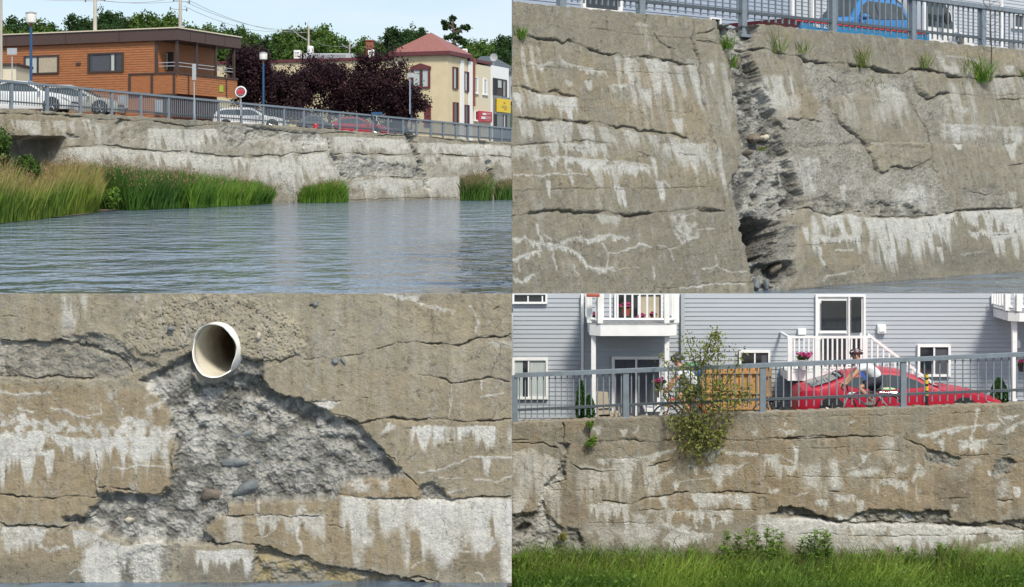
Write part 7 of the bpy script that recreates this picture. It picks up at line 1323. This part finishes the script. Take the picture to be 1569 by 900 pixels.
def rider(label, Y, J, colors, wob=0):
    """J: joints in photo pixels; near side = towards the viewer"""
    k = Y/FP; A = lambda p, dy=0: at(p[0], p[1], Y+dy); root = empty('person', A(J['hip']), label, 'person'); h = .07; u = .76
    N = []; E = []
    def add(p, r): N.append((p, r*u)); return len(N)-1
    hip = add(A(J['hip']), .10); waist = add(A(J['waist']), .12); chest = add(A(J['chest']), .135); neck = add(A(J['neck']), .058); E += [(hip,waist),(waist,chest),(chest,neck)]
    hd = J['head']; jaw = add(A((hd[0]-1, hd[1]+3.5)), .068); crown = add(A((hd[0]+.5, hd[1]-3.5)), .095); E += [(neck,jaw),(jaw,crown)]
    for s, sf in ((-1,'n'), (1,'f')):
        sh = add(A(J['sh'], s*.14), .062); el = add(A(J['el'+sf], s*.17), .043); wr_ = add(A(J['wr'+sf], s*.15), .03); E += [(chest,sh),(sh,el),(el,wr_)]
        pal = add(A((J['wr'+sf][0]-2.5, J['wr'+sf][1]+2), s*.15), .034); E.append((wr_, pal))
        for i in range(4): f1 = add(A((J['wr'+sf][0]-5.5-(i%2)*.4, J['wr'+sf][1]+1.5+i*1.1), s*.15), .012); f2 = add(A((J['wr'+sf][0]-6.5, J['wr'+sf][1]+4+i*1.0), s*.15), .010); E += [(pal,f1),(f1,f2)]
        th = add(A((J['wr'+sf][0]-3, J['wr'+sf][1]+.2), s*.12), .012); E.append((pal, th))
        hj = add(A((J['hip'][0]-1.5, J['hip'][1]+2), s*.07), .07); kn = add(A(J['kn'+sf], s*.10), .06); cf = add(A(tuple(.62*a+.38*b for a, b in zip(J['kn'+sf], J['an'+sf])), s*.10), .055); an = add(A(J['an'+sf], s*.10), .036); to = add(A((J['an'+sf][0]-9, J['an'+sf][1]+4), s*.10), .034); E += [(hip,hj),(hj,kn),(kn,cf),(cf,an),(an,to)]
    skin('body', N, E, MT['skin'], root)
    N = []; E = []; h0 = add(A((J['hip'][0]*.85+J['waist'][0]*.15, J['hip'][1]*.85+J['waist'][1]*.15)), .178); w0 = add(A(J['waist']), .165); c0 = add(A(J['chest']), .165); n0 = add(A((J['neck'][0]*.7+J['chest'][0]*.3, J['neck'][1]*.7+J['chest'][1]*.3)), .10); E = [(h0,w0),(w0,c0),(c0,n0)]
    for s, sf in ((-1,'n'),(1,'f')): a_ = add(A(J['sh'], s*.15), .085); b_ = add(A(tuple(.55*a+.45*b for a, b in zip(J['sh'], J['el'+sf])), s*.165), .066); E += [(c0,a_),(a_,b_)]
    skin('jersey', N, E, MT[colors[0]], root); sh_ = MB(); hp = J['hip']; wp = J['waist']; sh_.ball(A((hp[0]*.92+wp[0]*.08, hp[1]*.92+wp[1]*.08)), .15*u, 16, 12, (1.02, 1.15, .95))
    for s, sf in ((-1,'n'),(1,'f')):
        kk = J['kn'+sf]; a_ = A((hp[0]-.5, hp[1]+1), s*.075); b_ = A((.32*hp[0]+.68*kk[0], .32*hp[1]+.68*kk[1]), s*.095); sh_.tube([a_, a_.lerp(b_, .5), b_], [.125*u, .112*u, .092*u], 16)
    sh_.build('shorts', MT['navy'], root, smooth=True); q = u*.01
    m = MB(); hc = A((hd[0]+.5, hd[1]-3)); m.ball(hc+Vector((0,0,.012)), .105*u*1.12, 16, 12, (1.28,.95,.82)); V = [(x, y, max(z, hc.z-.012)) for x, y, z in m.v]; m.v = V; hm = m.build('helmet', MT[colors[1]], root, smooth=True); m = MB()
    for i in range(-2, 3): m.tube([hc+Vector((-.09*u*1.4, i*.035*u, .03)), hc+Vector((0, i*.036*u, .112*u-.004*abs(i)*u*3+.0)), hc+Vector((.09*u*1.45, i*.035*u, .03))], .007, 5)
    o = m.build('helmet_rib', MT['cloth_white' if colors[1] == 'helmet' else 'navy'], root); o.parent = hm
    m = MB(); fc = A((hd[0]-6.2, hd[1]+.2))
    m.ball(fc+Vector((-.004,0,-.012)), .014, 8, 6, (1.2,.8,1.2)); m.build('nose', MT['skin'], root, smooth=True); m = MB(); m.box(fc.x-.012, fc.x+.035, Y-.075, Y+.075, fc.z+.0, fc.z+.022); m.build('sunglasses', MT['black'], root, bevel=.006); m = MB(); m.ball(fc+Vector((.012,0,-.038)), .013, 8, 5, (.8,1.8,.4)); m.build('mouth', MT['tail'], root)
    m = MB(); 
    for s in (-1, 1): m.ball(A((hd[0]+1, hd[1]+1), s*.075), .016, 8, 6, (.8,.5,1.4))
    m.build('ear', MT['skin'], root, smooth=True)
    for s, sf in ((-1,'n'),(1,'f')): m = MB(); p = A((J['an'+sf][0]-4, J['an'+sf][1]+4.5), s*.10); m.ball(p, .048, 12, 8, (2.0,.85,.7)); m.build('shoe', MT[colors[2]], root, smooth=True)
    return root
bicycle('silver road bicycle ridden in front of the red car', 25.3, (1291.5,627.5), (1362,626.5), 20.5, (1334,625), (1300,603), (1342,598), (1297,589), MT['galv'])
rider('cyclist in white jersey, black shorts and dark red helmet before the red car', 25.3, dict(hip=(1343,583), waist=(1339,573), chest=(1326,563), neck=(1317,554), head=(1311.5,545), sh=(1320,562), eln=(1306,578), elf=(1303,574), wrn=(1298,588), wrf=(1294,587), knn=(1316,594), knf=(1335,606), ann=(1336,615), anf=(1334,630)), ('cloth_white', 'helmet', 'rock3'))
m = MB(); rt = [o for o in C.objects if o.name.startswith('person')][0]; m.hexa([at(x, y, 25.12) for x, y in ((1318,575),(1326,583),(1328,580),(1320,566))]+[at(x, y, 25.14) for x, y in ((1318,575),(1326,583),(1328,580),(1320,566))])
m.build('blue_panel', MT['cloth_blue'], rt)
pk = empty('pannier_rack', at(1363, 606, 25.3), 'pale green bundle strapped behind the saddle of the silver bicycle', 'bag'); m = MB(); m.ball(at(1360, 596.5, 25.3), .05, 12, 8, (2.6,1,.55)); m.build('bundle', mat('lime_cloth', (.45,.55,.30), .8), pk, smooth=True); m = MB(); m.tube([at(1345,601,25.3), at(1374,602,25.3)], .012, 6); m.tube([at(1362,602,25.3), at(1362,620,25.3)], .006, 6); m.build('rack', MT['chrome'], pk)
bicycle('red bicycle ridden behind the leafy sapling', 25.7, (1020,640), (1086,637), 20, (1054,637), (1028,612), (1062,606), (1024,600), MT['red'])
rider('cyclist in a white and blue jersey and dark helmet behind the leafy sapling', 25.7, dict(hip=(1066,594), waist=(1062,583), chest=(1050,571), neck=(1042,562), head=(1037.5,553.5), sh=(1045,571), eln=(1032,587), elf=(1029,584), wrn=(1026,598), wrf=(1022,597), knn=(1040,606), knf=(1056,616), ann=(1056,628), anf=(1054,640)), ('cloth_white', 'black', 'black'))
bp = empty('backpack', at(1066, 580, 25.7), 'blue and green backpack on the cyclist behind the sapling', 'bag'); m = MB(); m.ball(at(1067, 570, 25.7), .12, 12, 9, (1.0,1,.85)); m.build('bag_body', MT['cloth_blue'], bp, smooth=True); m = MB(); m.ball(at(1060, 559.5, 25.7), .07, 12, 8, (1.5,1,.6)); m.build('top_pocket', MT['cloth_green'], bp, smooth=True)
bicycle('black bicycle parked left of the red car', 26.3, (1202,634), (1166,632), 12.5, (1185,632), (1198,616), (1178,614), (1199,611), MT['black'])
# sapling rooted in the wall and the ivy tufts
def wl(x, y, Y=24.35): return at(x, y, Y)
rng = np.random.default_rng(12); sr = empty('sapling', wl(1078, 690), 'leafy green sapling growing up over the railing from a crack in the wall', 'sapling'); tr = MB(); Ps = []; Vs = []
br = [((1078,692),(1076,640),(1074,560),(1072,520)),((1076,660),(1060,620),(1048,570),(1040,540)),((1077,650),(1095,610),(1100,560),(1102,508)),((1076,630),(1055,600),(1030,570),(1010,545)),((1077,640),(1105,600),(1130,560),(1132,535)),((1076,600),(1066,560),(1056,530),(1050,512)),((1078,610),(1110,600),(1135,600),(1150,592)),((1077,660),(1050,650),(1030,640),(1022,630)),((1077,670),(1100,660),(1112,640),(1120,615)),((1078,690),(1060,680),(1040,670),(1025,650)),((1078,690),(1070,700),(1060,685),(1045,690)),((1075,560),(1085,535),(1090,520),(1094,512)),((1077,655),(1040,615),(1020,600),(1008,590)),((1078,640),(1120,625),(1140,612),(1146,600)),((1078,680),(1095,680),(1105,665),(1112,655))]
for b_ in br:
    dy = rng.uniform(-.18,.02); pts = [wl(x, y, 24.35+dy*i/3) for i, (x, y) in enumerate(b_)]; tr.tube(pts, [.012,.009,.006,.002], 5)
    for i in range(3):
        for f in np.linspace(.1, 1, 11):
            p = pts[i].lerp(pts[i+1], f); n = 4 if i else 2; q = np.array(p)[None]+rng.normal(0, .062, (n, 3)); Ps.append(q); Vs.append(np.clip(rng.uniform(.0, .5)+rng.uniform(0,.5,n), 0, 1))
for (x, y, r, n) in ((1075,655,.26,330),(1078,600,.28,320),(1070,560,.22,200),(1095,540,.18,170),(1050,600,.2,190),(1090,675,.2,200),(1110,600,.2,150),(1055,650,.18,180),(1098,515,.07,40)):
    q = np.array(wl(x, y, 24.3))[None]+rng.normal(0, 1, (n, 3))*np.array([r*.62, .09, r*.62]); Ps.append(q); Vs.append(rng.uniform(0,.9,n))
P = np.concatenate(Ps); V, F = leaf_arrays(P, .058, rng, .5, .5); np_mesh('crown', V, F, LM['sapling'], {'var': np.repeat(np.concatenate(Vs), 4)}, sr); tr.build('trunk', MT['bark'], sr)
for i, (x, y, r, lb) in enumerate(((903,650,9,'small green leafy tuft at the wall top left of the first post'),(907,676,14,'hanging green weed in the dark joint near the left end of the wall'),(862,822,12,'dry tuft in the rough hollow low at the left of the wall'))):
    rng = np.random.default_rng(400+i); k = 24.3/FP; root = empty('wall_weed', wl(x, y), lb, 'weed'); P, v = crown_points(wl(x, y, 24.42), (r*k, .07, r*k*.8), 260, rng, 6, 30, .3); V, F = leaf_arrays(P, .045, rng, .45); np_mesh('leaves', V, F, LM['weed' if i < 2 else 'reed_tan'], {'var': np.repeat(v, 4), 'tip': np.repeat(v*0+.5, 4)}, root)
# meadow in front of the wall
rng = np.random.default_rng(77)
def meadow(label, n, h0, h1, width, lm, tip0, lean, ymin=21.6, ymax=24.4, name='meadow_grass', pw=1):
    X = rng.uniform(.03, 9.9, n); Y = ymin+(ymax-ymin)*rng.uniform(0, 1, n)**pw; x = CX+X/Y*FP
    hh = h0+(h1-h0)*rng.uniform(0, 1, n)**1.5; hh *= .7+.6*fbm(X*1.3, Y*1.3, 3, 5); B = np.stack([X, Y, np.full(n, -3.74)], 1); v = np.clip(fbm(X*.8, Y*1.5, 3, 9)*1.6-.4+rng.uniform(-.2,.2,n), 0, 1)
    tag(blades(name, B, hh, width, rng, LM[lm], lean, None, .7, tip0, v), label, 'grass', kind='stuff')
meadow('dense bright green meadow grass at the foot of the wall', 46000, .22, .54, .013, 'meadow', .6, .38); meadow('taller thin grass blades mixed in the meadow', 12000, .40, .70, .012, 'meadow', .6, .22, pw=.6); meadow('fine brown seed stalks standing over the meadow', 3500, .42, .68, .006, 'meadow_dry', .5, .15, 23.2, 24.4, 'seed_stalks')
P = []; n = 8000; X = rng.uniform(.03, 9.9, n); Y = rng.uniform(22.4, 24.3, n); z = -3.74+rng.uniform(.14,.44,n)*(.7+.6*fbm(X*1.3, Y*1.3, 3, 5)); V, F = leaf_arrays(np.stack([X,Y,z],1), .055, rng, .5, .1); tag(np_mesh('meadow_herbs', V, F, LM['weed'], {'var': np.repeat(rng.uniform(0,1,n), 4)}), 'small leafy herbs through the meadow grass', 'herbs', kind='stuff')
def weed(label, x, yt, Y, seed, yb=None, ms=1.0):
    rng = np.random.default_rng(seed); b = Vector((at(x, 0, Y).x, Y, -3.74)); t = at(x, yt, Y); root = empty('tall_weed', b, label, 'weed', 'leafy tall weeds in front of the wall'); m = MB(); t.x += rng.normal()*.04; m.tube([b, b.lerp(t,.5)+Vector((rng.normal()*.02,0,0)), t], [.007,.006,.003], 5); m.build('stem', LM['weed'], root); n = int(120*ms); f = rng.uniform(.15,1,n)**.7; a = rng.uniform(0,6.28,n); P = np.array([b.lerp(t, float(q)) for q in f]); r = .11*(1.1-f*.7)
    P = P+np.stack([np.cos(a)*r, np.sin(a)*r, np.zeros(n)+.01], 1); d = np.stack([np.cos(a), np.sin(a), rng.uniform(-.2,.6,n)], 1); d /= np.linalg.norm(d,axis=1)[:,None]; e = np.cross(d, [0,0,1]); e /= np.linalg.norm(e,axis=1)[:,None]; L_ = (.095*(1.15-f*.6))[:,None]
    V = np.stack([P-d*L_*.8, P+e*L_*.27, P+d*L_*.8, P-e*L_*.27], 1).reshape(-1,3); np_mesh('leaves', V, np.arange(n*4).reshape(n,4), LM['weed'], {'var': np.repeat(rng.uniform(.2,1,n), 4)}, root)
WD = [(1104,836),(1118,814),(1130,818),(1147,812),(1160,815),(1172,811),(1185,812),(1197,816),(1224,824),(1240,822),(1247,816),(1255,812),(1263,812),(1268,820),(1380,838),(1400,842),(1434,834),(1447,836),(1470,843),(1350,845),(1310,850),(1506,848),(1060,842),(955,850),(878,853),(792,852),(800,856)]
for i, (x, yt) in enumerate(WD):
    ref = 'between the sapling and the grey post' if x < 1100 and x > 1000 else 'under the left wall hollow' if x < 1000 else 'in the left bunch' if x < 1210 else 'in the tight middle bunch' if x < 1290 else 'in the sparse right part'
    sibs = [q for q in WD if (q[0] < 1000) == (x < 1000) and (1000 < q[0] < 1100) == (1000 < x < 1100) and (1100 < q[0] < 1210) == (1100 < x < 1210) and (1210 < q[0] < 1290) == (1210 < x < 1290)]
    rk = sorted(q[0] for q in sibs).index(x); od = ['leftmost','second from left','third from left','fourth from left','fifth from left','sixth from left','seventh from left','eighth from left'][rk]
    weed(f'leafy green weed, {od} {ref}' if len(sibs) > 1 else f'lone leafy green weed {ref}', x, yt, 23.9+.35*((i*7) % 5)/5, 500+i)
